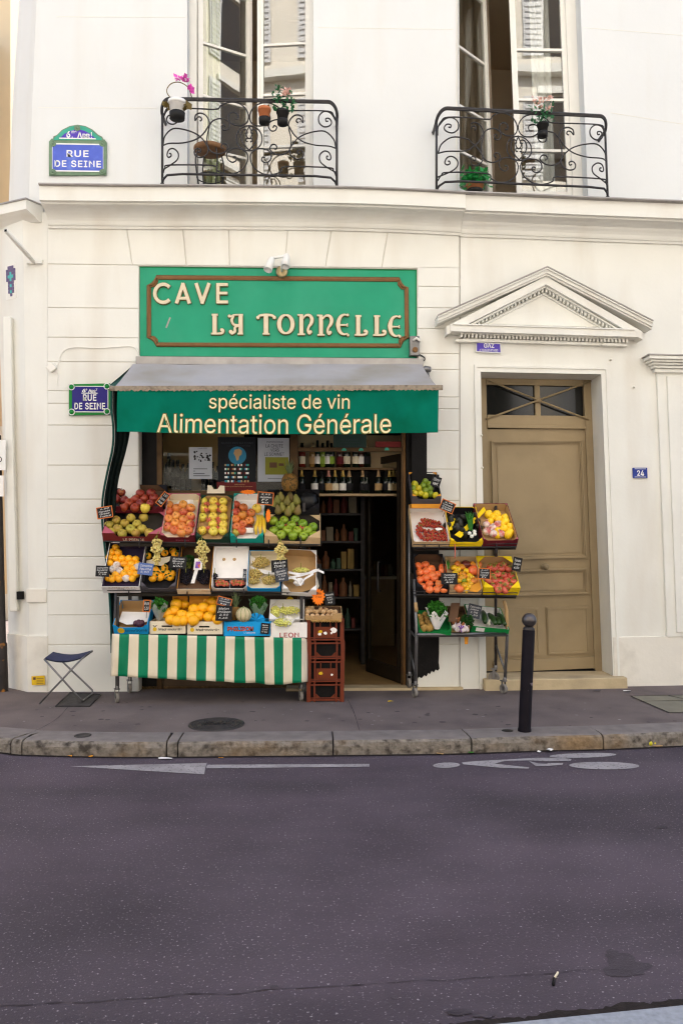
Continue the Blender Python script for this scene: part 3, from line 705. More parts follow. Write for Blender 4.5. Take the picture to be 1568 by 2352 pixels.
# bed mould, dentils and corona, each a band under or over the other
zl0 = fp(1040, 770, -0.1)
def hband(u0, v0, u1, v1, h_px, y0, y1):
    a, b = fp(u0, v0, y0), fp(u1, v1, y0); hh = h_px/215.0
    beam(mb, a-Z3*hh, b-Z3*hh, hh, y0, y1)
hband(1034, 744, 1464, 758, 16, -0.17, 0.02)          # corona
hband(1040, 742, 1458, 754.5, 3, -0.185, 0.02)
hband(1058, 761, 1444, 774, 5, -0.10, 0.02)
hband(1062, 776, 1436, 788, 7, -0.055, 0.02)
hband(1046, 778, 1100, 779, 6, -0.085, 0.02); hband(1385, 787, 1440, 789, 6, -0.085, 0.02)
n = 46
for i in range(n):
    u = 1060+(1440-1060)*i/(n-1); v = 766+(u-1060)*0.034
    yd = -0.105 if (u < 1098 or u > 1384) else -0.085
    p = fp(u, v, yd); mb.box(p.x-0.012, p.x+0.012, yd, 0.02, p.z-0.036, p.z+0.004)
# raking sides
Lc, Rc, Ac = fp(1004, 727, -0.17), fp(1496, 740, -0.17), fp(1254, 616, -0.17)
for A, B, s in ((Lc, Ac, 1), (Rc, Ac, -1)):
    beam(mb, A-Z3*0.020, B-Z3*0.020, 0.018, -0.215, 0.02); beam(mb, A-Z3*0.055, B-Z3*0.055, 0.036, -0.195, 0.02); beam(mb, A-Z3*0.075, B-Z3*0.075, 0.021, -0.175, 0.02)
    A2 = A+Vector((s*0.10, 0, -0.02)); B2 = B
    beam(mb, A2-Z3*0.165, B2-Z3*0.165, 0.091, -0.15, 0.02)
    A3 = A+Vector((s*0.30, 0, 0.075)); B3 = B
    beam(mb, A3-Z3*0.185, B3-Z3*0.185, 0.022, -0.115, 0.02); beam(mb, A3-Z3*0.245, B3-Z3*0.245, 0.022, -0.05, 0.02)
    nd = 22
    for i in range(nd):
        p = A3.lerp(B3, (i+0.5)/nd)-Z3*0.222; d = (B3-A3).normalized()
        mb.obox(Vector((p.x-d.x*0.011, -0.09, p.z-0.004)), Vector((d.x*0.022, 0, d.z*0.022)), Vector((0, 0.11, 0)), Z3*0.042)
mb.prism([(Lc.x+0.2, Lc.z-0.03), (Rc.x-0.2, Rc.z-0.03), (Ac.x, Ac.z-0.2)], (0, -0.03, 0), X3, Z3, Vector((0, 0.04, 0)))
pd = part('pediment', mb, 'wall', bld, True, 0.003)
mb = MB()
for A, B in ((Lc, Ac), (Rc, Ac)): beam(mb, A, B, 0.012, -0.222, 0.02)
part('zinc_flashing', mb, 'zinc', pd, True)
# ---------------------------------------------------------------- door
zsill = fp(1250, 1543, 0.3).z
mb = MB(); wm = 0.075                         # architrave
x0, x1 = xdl, xdr
for k_, (o0, o1, yy) in enumerate(((0.0, 0.05, -0.010), (0.05, 0.075, -0.022))):
    mb.box(x0-o1, x0-o0, yy, 0.02, -0.1, zdt+o1); mb.box(x1+o0, x1+o1, yy, 0.02, 0.0, zdt+o1); mb.box(x0-o0, x1+o0, yy, 0.02, zdt+o0, zdt+o1)
arch = part('door_surround', mb, 'wall', bld, True, 0.006)
YD = 0.34
dl, dr = fp(1106, 1000, YD).x-0.03, xdr
dtop = zdt
leaf_t = fp(1240, 982, YD).z
mb = MB()
mb.box(dl-0.1, dl+0.10, YD, YD+0.06, 0, dtop); mb.box(dr-0.085, dr, YD-0.02, YD+0.06, 0, dtop); mb.box(dl+0.1, dr-0.085, YD-0.01, YD+0.06, dtop-0.07, dtop)
mb.box(dl+0.1, dr-0.085, YD-0.015, YD+0.06, leaf_t, leaf_t+0.135); mb.box(dl+0.1, dr-0.085, YD-0.03, YD-0.01, leaf_t-0.012, leaf_t+0.02)
mx = fp(1234, 915, YD).x; mb.box(mx-0.03, mx+0.03, YD-0.005, YD+0.05, leaf_t+0.135, dtop-0.07)
fr0 = part('door_frame', mb, 'doorwood', bld, True, 0.004)
mb = MB(); mb.box(dl+0.1, dr-0.085, YD+0.03, YD+0.04, leaf_t+0.13, dtop-0.06); part('transom_pane', mb, 'darkglass', fr0, True)
mb = MB(); cz_ = fp(1234, 920, YD).z
for u, v in ((1122, 874), (1360, 874), (1115, 963), (1352, 964)):
    p = fp(u, v, YD-0.03); mb.tube([(mx, YD-0.03, cz_), (p.x, YD-0.03, p.z)], 0.011, 6)
mb.lathe([(0.028, -0.02), (0.03, -0.005), (0.02, 0.01), (0, 0.014)], 14, (mx, YD-0.035, cz_), (0, -1, 0))
part('transom_bars', mb, 'doorwood', fr0, True)
# the leaf hangs slightly crooked
def hang(p): p = Vector(p); p.z += 0.024*(p.x-(dl+dr)/2); return p
mb = MB()
L0, L1, LZ0, LZ1 = dl+0.08, dr-0.07, zsill+0.012, leaf_t-0.01
YL = YD+0.005
def dpx(u, v): return fp(u, v, YL)
mb.box(L0, L1, YL, YL+0.05, LZ0, LZ1)
def frame2(x0, x1, z0, z1, w, yy, t): 
    mb.box(x0, x0+w, yy, yy+t, z0, z1); mb.box(x1-w, x1, yy, yy+t, z0, z1); mb.box(x0+w, x1-w, yy, yy+t, z0, z0+w); mb.box(x0+w, x1-w, yy, yy+t, z1-w, z1)
def und(p): p = Vector(p); p.z -= 0.024*(p.x-(dl+dr)/2); return p
pa, pb = und(dpx(1128, 1012)), und(dpx(1363, 1290)); xA, xB = L0+0.055, L1-0.06
zA1, zA0 = und(dpx(1250, 1012)).z, und(dpx(1250, 1283)).z
for z1_, z0_ in ((zA1, zA0), (und(dpx(1260, 1307)).z, und(dpx(1260, 1366)).z)):
    frame2(xA, xB, z0_, z1_, 0.016, YL-0.040, 0.043); frame2(xA+0.016, xB-0.016, z0_+0.016, z1_-0.016, 0.012, YL-0.026, 0.028); frame2(xA+0.03, xB-0.03, z0_+0.03, z1_-0.03, 0.010, YL-0.012, 0.014)
    mb.box(xA+0.07, xB-0.07, YL-0.009, YL+0.001, z0_+0.06, z1_-0.06) if z1_-z0_ > 0.4 else mb.box(xA+0.055, xB-0.055, YL-0.009, YL+0.001, z0_+0.05, z1_-0.05)
zl1, zl0_ = und(dpx(1260, 1394)).z, und(dpx(1260, 1505)).z; xm = (xA+xB)/2
for a, b in ((xA, xm-0.04), (xm+0.04, xB)):
    mb.box(a, b, YL-0.016, YL+0.001, zl0_, zl1); frame2(a+0.012, b-0.012, zl0_+0.012, zl1-0.012, 0.02, YL-0.028, 0.014)
mb.box(L0+0.02, L1-0.02, YL-0.03, YL, LZ0, LZ0+0.13)
mb.v = [hang(p) for p in mb.v]
dleaf = part('door', mb, 'doorwood', bld, True, 0.004)
mb = MB(); kp = fp(1250, 1302, YL); mb.lathe([(0.045, 0.0), (0.046, 0.012), (0.03, 0.016), (0.016, 0.02), (0.014, 0.045), (0.03, 0.055), (0.036, 0.07), (0.026, 0.084), (0.0, 0.088)], 18, (kp.x, YL, kp.z), (0, -1, 0))
part('door_knob', mb, mat('painted knob', (0.22, 0.17, 0.10), 0.4, 0.1, 20), dleaf, True)
mb = MB(); mb.box(L0-0.1, L1+0.03, YD-0.02, YD+0.08, zsill-0.02, zsill+0.009); part('door_gap', mb, 'blackpaint', bld, True)
# step
s0, s1 = fp(1140, 1575, -0.1), fp(1440, 1578, -0.1); mb = MB(); mb.box(s0.x-0.12, s1.x, -0.12, 0.5, -0.05, zsill-0.004)
part('door_step', mb, 'stone', bld, True, 0.012)
# casing at the right edge
mb = MB(); cz1 = fp(1520, 820, -0.05).z; cx0 = fp(1530, 1000, -0.02).x; zz0 = fp(1530, 1463, -0.02).z
mb.box(cx0-0.085, XR, -0.03, 0.01, zz0, cz1-0.14); mb.box(cx0+0.02, XR, -0.05, -0.025, zz0+0.05, cz1-0.2)
for i, (o, z0_, z1_) in enumerate(((-0.07, -0.17, -0.13), (-0.10, -0.128, -0.10), (-0.13, -0.098, -0.075), (-0.16, -0.073, -0.05), (-0.19, -0.048, -0.012))):
    mb.box(cx0-0.06+o*0.9, XR, o, 0.01, cz1+z0_, cz1+z1_)
part('window_casing', mb, 'wall', bld, True, 0.005)
mb = MB(); mb.box(cx0-0.245, XR, -0.20, 0.01, cz1-0.01, cz1+0.002); part('zinc_flashing', mb, 'zinc', bld, True)
for u, v in ((1402, 826), (1455, 889), (1105, 1000), (1107, 1074)):
    mb = MB(); p = fp(u, v, -0.01); mb.lathe([(0.012, 0), (0.014, 0.02), (0.006, 0.035), (0, 0.036)], 8, (p.x, -0.0, p.z), (0, -1, 0))
    part('wall_hook', mb, 'wall_low', bld, True)

# ---------------------------------------------------------------- balconies
def balcony(ul, ur, vt, vb, flip, name, dip=0.0):
    yb = -0.27
    A, B = fp(ul, vt, yb), fp(ur, vt+dip, yb); zb0 = fp((ul+ur)/2, vb, yb).z; zt = (A.z+B.z)/2
    x0, x1 = A.x, B.x; Wd = x1-x0; H = zt-zb0
    def q(cx, cy):                          # reading of the drawing, 135..1430 by 722..1350
        s = (cx-135)/1295.0; t = (1350-cy)/628.0
        if flip: s = 1-s
        x = x0+s*Wd; z = zb0+t*H
        e = min(s, 1-s)*Wd; y = yb+0.12*(1-min(1, e/0.13))**2
        return Vector((x, y, z))
    rail = part('balcony_railing', MB().tube([(0, 0, -50), (0, 0, -50.01)], 0.001, 3), 'iron', bld) if False else None
    mb = MB()
    for zz, r in ((0.0, 0.016), (-0.014, 0.012)):
        pts = [Vector((x0+0.0, YU, zt-0.10+zz))]+[Vector((x0+0.0+0.10*(1-math.cos(t)), yb+0.12-0.12*math.sin(t), zt-0.10*(1-math.sin(t))+zz)) for t in [PI/2*i/8 for i in range(9)]]
        pts2 = [Vector((x1-(p.x-x0), p.y, p.z)) for p in pts][::-1]
        mb.tube(pts+pts2, r, 8)
    for s in (x0+0.004, x1-0.004):          # corner posts
        mb.tube([(s, yb+0.115, zt-0.10), (s, yb+0.115, zb0-0.01)], 0.013, 8); mb.tube([(s, YU, zb0+0.05), (s, yb+0.115, zb0+0.05)], 0.011, 6)
        mb.lathe([(0.0, -0.03), (0.02, -0.02), (0.024, 0), (0.02, 0.02), (0, 0.03)], 8, (s, yb+0.115, zb0+0.02))
    rl = part('balcony_railing', mb, 'iron', bld, True)
    mb = MB()
    bot = [q(135, 1330), q(150, 1300), q(185, 1288), q(300, 1286)]+[q(x, 1286) for x in range(400, 1200, 100)]+[q(1265, 1286), q(1380, 1288), q(1415, 1300), q(1430, 1330)]
    mb.tube(bot, 0.012, 8)
    part('bottom_rail', mb, 'iron', rl, True)
    half = [
        [(143, 900), (146, 840), (165, 805), (205, 793), (400, 795), (545, 797), (575, 770), (620, 747), (670, 741), (722, 756), (762, 795), (779, 845), (768, 890), (735, 914), (685, 914), (645, 892), (630, 855), (645, 825), (678, 818), (702, 838), (698, 866), (678, 868)],
        [(425, 888), (438, 876), (430, 858), (408, 860), (390, 885), (394, 845), (425, 828), (465, 842), (492, 885), (492, 935), (478, 1000), (480, 1070), (505, 1112), (555, 1130), (605, 1118), (632, 1085), (615, 1055), (590, 1056), (580, 1078), (596, 1092)],
        [(146, 1040), (165, 985), (230, 948), (320, 955), (400, 985), (450, 1028), (482, 1080), (488, 1108)],
        [(146, 1042), (200, 1055), (300, 1053), (390, 1028), (450, 982), (490, 920), (525, 880), (580, 866), (630, 885), (642, 920), (622, 950), (592, 948), (582, 922), (600, 912), (608, 928)],
        [(146, 835), (185, 802), (235, 798), (272, 835), (270, 885), (235, 914), (195, 900), (180, 868), (196, 846), (222, 852), (220, 872), (206, 868)],
        [(143, 1225), (215, 1217), (262, 1178), (268, 1130), (235, 1097), (200, 1102), (184, 1135), (196, 1158), (216, 1152), (214, 1134), (204, 1132)],
        [(143, 1255), (165, 1225), (205, 1218), (515, 1218), (550, 1255), (610, 1280), (680, 1276), (745, 1232), (774, 1165), (762, 1115), (715, 1088), (655, 1092), (622, 1125), (628, 1170), (662, 1192), (690, 1175), (684, 1150), (664, 1152)],
        [(488, 1075), (478, 1130), (435, 1160), (395, 1150), (385, 1115), (405, 1092), (430, 1102), (425, 1122), (410, 1116)],
        [(783, 915), (735, 928), (700, 965), (688, 1010), (700, 1060), (740, 1095), (783, 1105)],
        [(783, 1100), (735, 1040), (722, 985), (740, 945), (765, 950), (768, 970), (752, 972)],
        [(783, 920), (805, 975), (790, 1010), (765, 1010), (760, 1030), (775, 1035)],
    ]
    mb = MB()
    for path in half:
        for m in (0, 1):
            pts = crv([q(x if not m else 2*783-x, y) for x, y in path], 4); mb.tube(pts, 0.0075, 6)
    part('scrollwork', mb, 'iron', rl, True)
    return q
qL = balcony(367, 775, 227, 421, False, 'left', 3)
qR = balcony(1005, 1398, 249, 441, False, 'right', 14)
# ================================================================== buildings around
def far_block(name, label, x0, x1, y0, y1, h, face, mw):
    t = thing(name, label, 'building', ((x0+x1)/2, (y0+y1)/2, 0)); mb = MB(); mb.box(x0, x1, y0, y1, -0.2, h); part('wall', mb, mw, t); return t
# the house across the street: what the window panes mirror and what throws the light back
YO = -10.6
opp = far_block('apartment_building', 'stone apartment house across the street mirrored in the open casements', -16, 16, YO-8, YO, 19, 1, mat('warm limestone front', (0.74, 0.69, 0.60), 0.85, 0.06, 1.5, dark=(0.62, 0.57, 0.48), dsc=0.7))
mbw, mbp, mbs, mbt = MB(), MB(), MB(), MB()
shm = mat('grey white shutter', (0.62, 0.62, 0.62), 0.6, 0.05, 4)
for z0 in (0.5, 4.0, 7.2, 10.4, 13.5, 16.3):
    for i in range(-5, 6):
        x = i*2.7+0.6; h = 2.1 if z0 > 1 else 2.4
        mbp.box(x-0.5, x+0.5, YO-0.02, YO+0.01, z0, z0+h)
        for s in (-1, 1):
            if z0 > 1:
                a = x+s*0.5; b = x+s*1.0; mbs.box(min(a, b), max(a, b), YO+0.02, YO+0.05, z0, z0+h)
                for k in range(14): mbs.box(min(a, b)+0.05, max(a, b)-0.05, YO+0.05, YO+0.075, z0+0.1+k*0.14, z0+0.18+k*0.14)
        mbt.box(x-0.65, x+0.65, YO+0.003, YO+0.10, z0+h+0.05, z0+h+0.22)
for z in (3.5, 6.7, 9.9, 13.0): mbt.box(-16, 16, YO+0.003, YO+0.22, z, z+0.2)
part('window', mbp, 'darkglass', opp); part('shutter', mbs, shm, opp); part('cornice', mbt, 'wall', opp)
for nm in ('window', 'shutter'):
    for o in opp.children:
        if o.name.startswith(nm): o['kind'] = 'stuff'
# houses of the side street on the left
b0 = P(24, 60, 7.0)
sb = thing('apartment_building', 'pale yellow house in the side street beyond the drainpipe', 'building', (b0.x-3, 7, 0))
ysm = mat('yellow plaster', (0.74, 0.60, 0.40), 0.8, 0.06, 0.8)
mb = MB(); mb.box(b0.x-6, b0.x, 7.0, 16, -0.2, 12.5); part('wall', mb, ysm, sb)
mb = MB(); mb.box(b0.x-6, b0.x+0.03, 6.96, 7.0, 3.45, 3.7); mb.box(b0.x-6, b0.x+0.02, 6.97, 7.0, 0.0, 0.5); part('stone_band', mb, 'wall', sb)
mb = MB()
far_block('apartment_building', 'cream house at the far corner of the side street left of the pole', -14, -6.0, 0.5, 14, 11, 1, ysm)

# ================================================================== things on the walls
# white boxed pipe on the corner
mb = MB()
p0, p1 = fp(27, 850, 0.14), fp(27, 1405, 0.14)
A, B, B2 = P(30, 1405, 0.06), P(20, 1008, 0.06), P(15, 726, 0.06)
w = Vector((0.085, -0.0, 0)); d = Vector((0, 0.2, 0))
for q, r in ((A, B), (B, B2)): mb.obox(q-w*0.5, w, d, r-q)
solo('drainpipe_casing', mb, 'wall', 'tall white boxed drainpipe on the corner of the cream building', 'drainpipe', bevel=0.012)
# bracket arm
mb = MB(); A = fp(80, 604, 0.02); B = P(13, 529, -0.62); A = W(A)
mb.tube([A, B], 0.021, 4); mb.box(A.x-0.075, A.x+0.085, A.y-0.03, A.y+0.01, A.z-0.012, A.z+0.03)
arm = solo('wall_bracket', mb, 'wall', 'cream square steel arm jutting out of the corner wall, cut off at its end', 'bracket')
mb = MB(); d = (B-A).normalized(); mb.tube([B, B+d*0.004], 0.016, 4); part('open_end', mb, 'blackpaint', arm)
# tile mosaic: a plain pattern of small tiles stands on the wall here
mos = thing('tile_mosaic', 'small violet and turquoise tile mosaic on the corner wall below the bracket', 'mosaic', W(fp(27, 648, 0.2)))
mbA, mbB, mbC = MB(), MB(), MB()
cA_, cB_ = fp(60, 1000, 0.03), fp(6, 1000, 0.27); dx = Vector((cB_.x-cA_.x, cB_.y-cA_.y, 0)).normalized()
o = fp(27, 648, 0.165); o.y = cA_.y+(o.x-cA_.x)*dx.y/dx.x
nn_ = Vector((dx.y, -dx.x, 0)); nn_ = nn_ if nn_.y < 0 else -nn_
ts = 0.026
rows = [' vvv ', 'vvvvv', 'vvtvv', 'vtttv', 'vvtvv', ' vvv ', ' vtv ', ' vvv ', ' vtv ', '  v  ']
for j, r in enumerate(rows):
    for i, ch in enumerate(r):
        if ch == ' ': continue
        c = o-dx*((i-2)*ts*1.0)+Z3*((4.5-j)*ts*1.25)
        (mbA if ch == 'v' else mbB).obox(c+nn_*0.004-dx*-0.0-Z3*0.014, -dx*(ts-0.003), nn_*0.008, Z3*(ts*1.25-0.003))
mbC.obox(o-dx*(-2.9*ts)-Z3*0.19, -dx*(6.0*ts), nn_*0.005, Z3*0.37)
part('tile', mbA, mat('violet tile', (0.16, 0.12, 0.22), 0.3, 0.15, 30), mos, True)['kind'] = 'stuff'
part('turquoise_tile', mbB, mat('turquoise tile', (0.10, 0.48, 0.46), 0.3, 0.15, 30), mos, True)['kind'] = 'stuff'
part('backing', mbC, 'white', mos, True)
# junction box and its wire
mb = MB(); c = fp(118, 844, -0.02)
mb.prism([(-0.055, 0.0), (0.0, -0.055), (0.06, -0.01), (0.01, 0.05)], (c.x, 0.003, c.z), X3, Z3, Vector((0, -0.05, 0)))
solo('junction_box', mb, 'white', 'small white electric box tilted on the coursed wall at the left', 'electric box', warp=True, bevel=0.006)
mb = MB(); mb.tube(crv([fp(u, v, -0.012) for u, v in ((126, 848), (133, 836), (140, 815), (152, 802), (175, 797), (230, 799), (285, 795), (308, 797), (318, 812), (322, 824))], 5), 0.0055, 6)
mb.tube(crv([fp(u, v, -0.012) for u, v in ((128, 850), (133, 862), (131, 880), (133, 886))], 4), 0.003, 5)
solo('wall_wire', mb, 'white', 'white cable looping over the coursed wall to the shop sign', 'cable', warp=True)

def sign_base(name, label, u, v, y=-0.005): return thing(name, label, 'sign', W(fp(u, v, y)))
def rect(mb, u0, v0, u1, v1, y, t, mi=0, r=0.0):
    a, b = fp(u0, v1, y), fp(u1, v0, y)
    mb.box(a.x, b.x, y, y+t, a.z, b.z, mi)
def rpoly(mb, pts, y, t, mi=0):
    q = [fp(u, v, y) for u, v in pts]; mb.prism([(p.x, p.z) for p in q], (0, y, 0), X3, Z3, Vector((0, t, 0)), mi)
def stext(mb, s, u, v, w, h, y, mi=0, **k): 
    c = fp(u, v, y); put_text(mb, s, (c.x, y, c.z), X3, Z3, w=w/215.0 if w else None, h=h/215.0 if h else None, mi=mi, **k)
# upper street sign
y = YU-0.028
t = sign_base('street_sign', 'weathered blue enamel street sign with an arched top reading 6me Arrt and RUE DE SEINE', 178, 345, y)
mb = MB(); rpoly(mb, [(112, 402), (112, 324), (118, 317), (122, 317), (122, 312), (130, 309), (142, 297), (160, 288), (178, 285), (196, 288), (212, 296), (225, 308), (235, 313), (237, 319), (240, 319), (245, 326), (244, 401)], y, 0.02)
part('enamel_plate', mb, 'olive_enamel', t, True, 0.004)
mb = MB(); rpoly(mb, [(124, 316), (132, 310), (145, 298), (162, 290), (178, 287), (195, 290), (210, 298), (223, 310), (233, 316), (234, 321), (123, 321)], y-0.003, 0.004); part('arched_border', mb, 'teal_enamel', t, True)
mb = MB(); rpoly(mb, [(137, 317), (148, 306), (163, 299), (178, 296), (193, 299), (207, 306), (219, 317)], y-0.0045, 0.003); part('arched_field', mb, 'violet', t, True)
mb = MB(); rect(mb, 120, 330, 237, 392.5, y-0.0045, 0.005); part('blue_field', mb, 'pale_blue', t, True)
mb = MB()
def didone(mb, word, u0, u1, vc, hpx, y):     # heavy stems, thin serifs
    stext(mb, word, (u0+u1)/2, vc, u1-u0, hpx, y, bold=0.018, space=1.12)
    n = len(word)
didone(mb, 'RUE', 153.5, 203, 352, 15.5, y-0.006); didone(mb, 'DE SEINE', 126.5, 231, 375.5, 15.5, y-0.006)
stext(mb, '6', 157, 308, 9, 15, y-0.006, bold=0.03); stext(mb, 'me', 170, 302.5, 11, 6, y-0.006, bold=0.01); stext(mb, 'A', 183, 309, 11, 13.5, y-0.006, bold=0.03); stext(mb, 'RR', 198, 311, 17, 9.5, y-0.006, bold=0.03); stext(mb, '!', 210, 309, 2.5, 13, y-0.006); stext(mb, '.', 166, 314, 2.5, 2.5, y-0.006)
for u0, v0, u1, v1 in ((119.6, 391.5, 237.4, 392.8), (119.6, 329.6, 237, 330.6), (119.5, 330, 120.6, 392), (236.5, 330, 237.5, 392), (136, 316.6, 220, 317.8)): rect(mb, u0, v0, u1, v1, y-0.006, 0.001)
part('lettering', mb, 'white_enamel', t, True)
mb = MB()
for u, v in ((122, 329), (235, 329), (121.5, 394), (235.5, 394), (177.5, 293)):
    c = fp(u, v, y-0.006); mb.lathe([(0.032, 0), (0.033, 0.004), (0.022, 0.006), (0.02, 0.003), (0.012, 0.004), (0.009, 0.014), (0, 0.016)], 14, (c.x, y-0.003, c.z), (0, -1, 0))
part('rosette', mb, 'olive_enamel', t, True)['kind'] = 'stuff'
# lower street sign
y = -0.03
t = sign_base('street_sign', 'dark blue street sign with green border beside the awning reading 6e Arrt RUE DE SEINE', 205, 917, y)
mb = MB(); rpoly(mb, [(158, 882), (253, 880), (253, 952), (158, 954)], y, 0.02); part('enamel_plate', mb, 'green_enamel', t, True, 0.003)
mb = MB(); rect(mb, 165.5, 887.5, 248, 945.5, y-0.003, 0.004); part('blue_field', mb, 'blue_enamel', t, True)
mb = MB(); stext(mb, 'RUE', 206, 913, 30, 15, y-0.005, bold=0.018, space=1.08); stext(mb, 'DE SEINE', 206, 932.5, 69, 15.5, y-0.005, bold=0.018, space=1.08); stext(mb, '6', 192.5, 897, 8, 8, y-0.005, bold=0.03); stext(mb, 'e', 198.5, 894.5, 3.4, 4, y-0.005); stext(mb, 'A', 206.5, 897.5, 8, 8, y-0.005, bold=0.03); stext(mb, 'RR', 215, 898.3, 9.5, 6, y-0.005, bold=0.02); stext(mb, 'T', 222, 895, 4, 5, y-0.005)
rect(mb, 187, 902, 224, 903.6, y-0.005, 0.001)
for u0, v0, u1, v1 in ((173, 945, 241, 946.5), (247.2, 895, 248.8, 939), (173, 886.6, 241, 887.6)): rect(mb, u0, v0, u1, v1, y-0.005, 0.001)
for u, v in ((164, 888.5), (245.5, 887), (164.5, 946), (245.5, 945)):
    c = fp(u, v, y-0.006); mb.tube([(c.x+0.03*math.cos(2*PI*i/20), y-0.004, c.z+0.03*math.sin(2*PI*i/20)) for i in range(20)], 0.005, 5, True)
part('lettering', mb, 'white_enamel', t, True)
mb = MB()
for u, v in ((164, 888.5), (245.5, 887), (164.5, 946), (245.5, 945)):
    c = fp(u, v, y-0.006); mb.lathe([(0.024, 0), (0.02, 0.004), (0.012, 0.01), (0, 0.012)], 12, (c.x, y-0.003, c.z), (0, -1, 0))
part('rosette', mb, 'green_enamel', t, True)['kind'] = 'stuff'
# gas plate and number
y = -0.03
t = sign_base('wall_plate', 'small violet enamel plate reading GAZ under the pediment', 1122, 797, y)
mb = MB(); rpoly(mb, [(1093, 785), (1150, 788), (1151, 811), (1093, 808)], y, 0.012); part('rim', mb, 'white_enamel', t, True)
mb = MB(); rpoly(mb, [(1095, 787), (1148, 790), (1149, 809), (1095, 806)], y-0.002, 0.004); part('enamel_plate', mb, 'violet', t, True)
mb = MB(); stext(mb, 'GAZ', 1122.5, 793.5, 27, 10.5, y-0.004, bold=0.02); stext(mb, 'A TOUS LES ETAGES', 1122, 804, 48, 5.5, y-0.004, bold=0.01); part('lettering', mb, 'white_enamel', t, True)
t = sign_base('house_number', 'blue enamel number plate reading 24 right of the khaki door', 1470, 1086, -0.02)
y = -0.018
mb = MB(); rpoly(mb, [(1453, 1074), (1486, 1074), (1487, 1098), (1454, 1098)], y, 0.02); part('enamel_plate', mb, 'number_blue', t, True, 0.003)
mb = MB(); stext(mb, '24', 1470.5, 1086.5, 17, 13, y-0.002, bold=0.02)
for u0, v0, u1, v1 in ((1457, 1076.3, 1483, 1077.1), (1457, 1095, 1483, 1095.8)): rect(mb, u0, v0, u1, v1, y-0.002, 0.001)
part('lettering', mb, 'white_enamel', t, True)
# yellow sticker low on the corner
mb = MB(); rpoly(mb, [(72, 1554), (102, 1552), (103, 1573), (73, 1574)], -0.03, 0.006)
t = solo('wall_sticker', mb, 'sticker', 'small yellow plate low on the corner plinth left of the stool', 'plate', warp=True)
mb = MB()
for v in (1558, 1562, 1566, 1570): rect(mb, 84, v, 100, v+1.2, -0.031, 0.0006)
rect(mb, 76, 1556, 82, 1562, -0.031, 0.0006); part('lettering', mb, 'card_brown', t, True)

# ------------------------------------------------------------------ shop sign
YS = 0.035
t = thing('shop_sign', 'large green shop sign board with cream letters CAVE LA TONNELLE', 'sign', W(fp(640, 820, YS)))
a, b = fp(319, 823, YS), fp(958, 613, YS); mb = MB(); mb.box(a.x, b.x, YS, YS+0.06, a.z, b.z); part('board', mb, 'signedge', t, True)
def S(cx, cy): return (310.3+0.41667*cx, 620.7+0.41667*cy)
mb = MB(); rect(mb, 321.5, 622, 953.5, 817, YS-0.006, 0.006); part('panel', mb, 'sign', t, True)
def sq(cx, cy, y): u, v = S(cx, cy); return fp(u, v, y)
fr = [(118, 36), (1455, 48), (1460, 70), (1478, 92), (1497, 96), (1500, 372), (1478, 380), (1465, 398), (1462, 418), (118, 412), (112, 392), (95, 376), (74, 370), (74, 84), (95, 78), (112, 58)]
q = [sq(x, y_, YS-0.01) for x, y_ in fr]
mb = MB()
for off_, r in ((0, 0.02), (1, 0.012)):
    c = sum(q, Vector())/len(q); pts = []
    for p in q:
        d = Vector((0.017 if p.x < c.x else -0.017, 0, 0.017 if p.z < c.z else -0.017)) if off_ else Vector()
        pts.append(Vector((p.x, YS-0.012, p.z))+d)
    mb.tube(pts, r, 6, True)
part('frame_moulding', mb, 'bronze', t, True)
mbl, mbe = MB(), MB()
lay = [0]
def stroke(pts, ws, smooth=True, dx=0, dy=0):
    pl = [sq(x+dx, y_+dy, YS).xz for x, y_ in pts]
    if smooth and len(pl) > 2:
        k = 5; pl2 = [Vector((p.x, p.y)) for p in crv([Vector((p.x, p.y, 0)) for p in pl], k)]
        w2 = []
        for i in range(len(ws)-1):
            for j in range(k): w2.append(ws[i]+(ws[i+1]-ws[i])*j/k)
        w2.append(ws[-1]); pl, ws = pl2, w2
    s = 0.41667/215; lay[0] += 1; e = 0.0003*(lay[0] % 40)
    for mb_, g, yy, th in ((mbl, 0, YS-0.034-e, 0.026), (mbe, 7, YS-0.014-e, 0.010)):
        n = len(pl); L_, R_ = [], []
        for i in range(n):
            tt = (pl[min(i+1, n-1)]-pl[max(i-1, 0)]).normalized(); nn2 = Vector((-tt.y, tt.x)); hw = (ws[i]+g)*s/2
            L_.append(pl[i]+nn2*hw); R_.append(pl[i]-nn2*hw)
        vs = []
        for A_, B_ in zip(L_, R_): vs += [(A_.x, yy, A_.y), (B_.x, yy, B_.y), (A_.x, yy+th, A_.y), (B_.x, yy+th, B_.y)]
        fs = []
        for i in range(n-1):
            a = 4*i; b = a+4; fs += [(a, b, b+1, a+1), (a, a+2, b+2, b), (a+1, b+1, b+3, a+3)]
        fs += [(0, 1, 3, 2), (4*n-4, 4*n-2, 4*n-1, 4*n-3)]
        mb_.add(vs, fs)
def dot(x, y_, r, dx=0, dy=0):
    p = sq(x+dx, y_+dy, YS); s = 0.41667/215; lay[0] += 1; e = 0.0003*(lay[0] % 40)
    for mb_, g, yy, th in ((mbl, 0, YS-0.034-e, 0.026), (mbe, 3.5, YS-0.014-e, 0.010)):
        mb_.prism([(p.x+(r+g)*s*math.cos(2*PI*i/14), p.z+(r+g)*s*math.sin(2*PI*i/14)) for i in range(14)], (0, yy, 0), X3, Z3, Vector((0, th, 0)))
def LL(dx, dy):
    stroke([(440, 248), (440, 352)], [22, 22], False, dx, dy); stroke([(424, 248), (458, 248)], [9, 9], False, dx, dy)
    stroke([(420, 352), (465, 352), (482, 347), (489, 335), (482, 326)], [9, 11, 13, 10, 7], True, dx, dy); dot(478, 331, 8, dx, dy)
LL(0, 0); LL(788, 7); LL(890, 8)
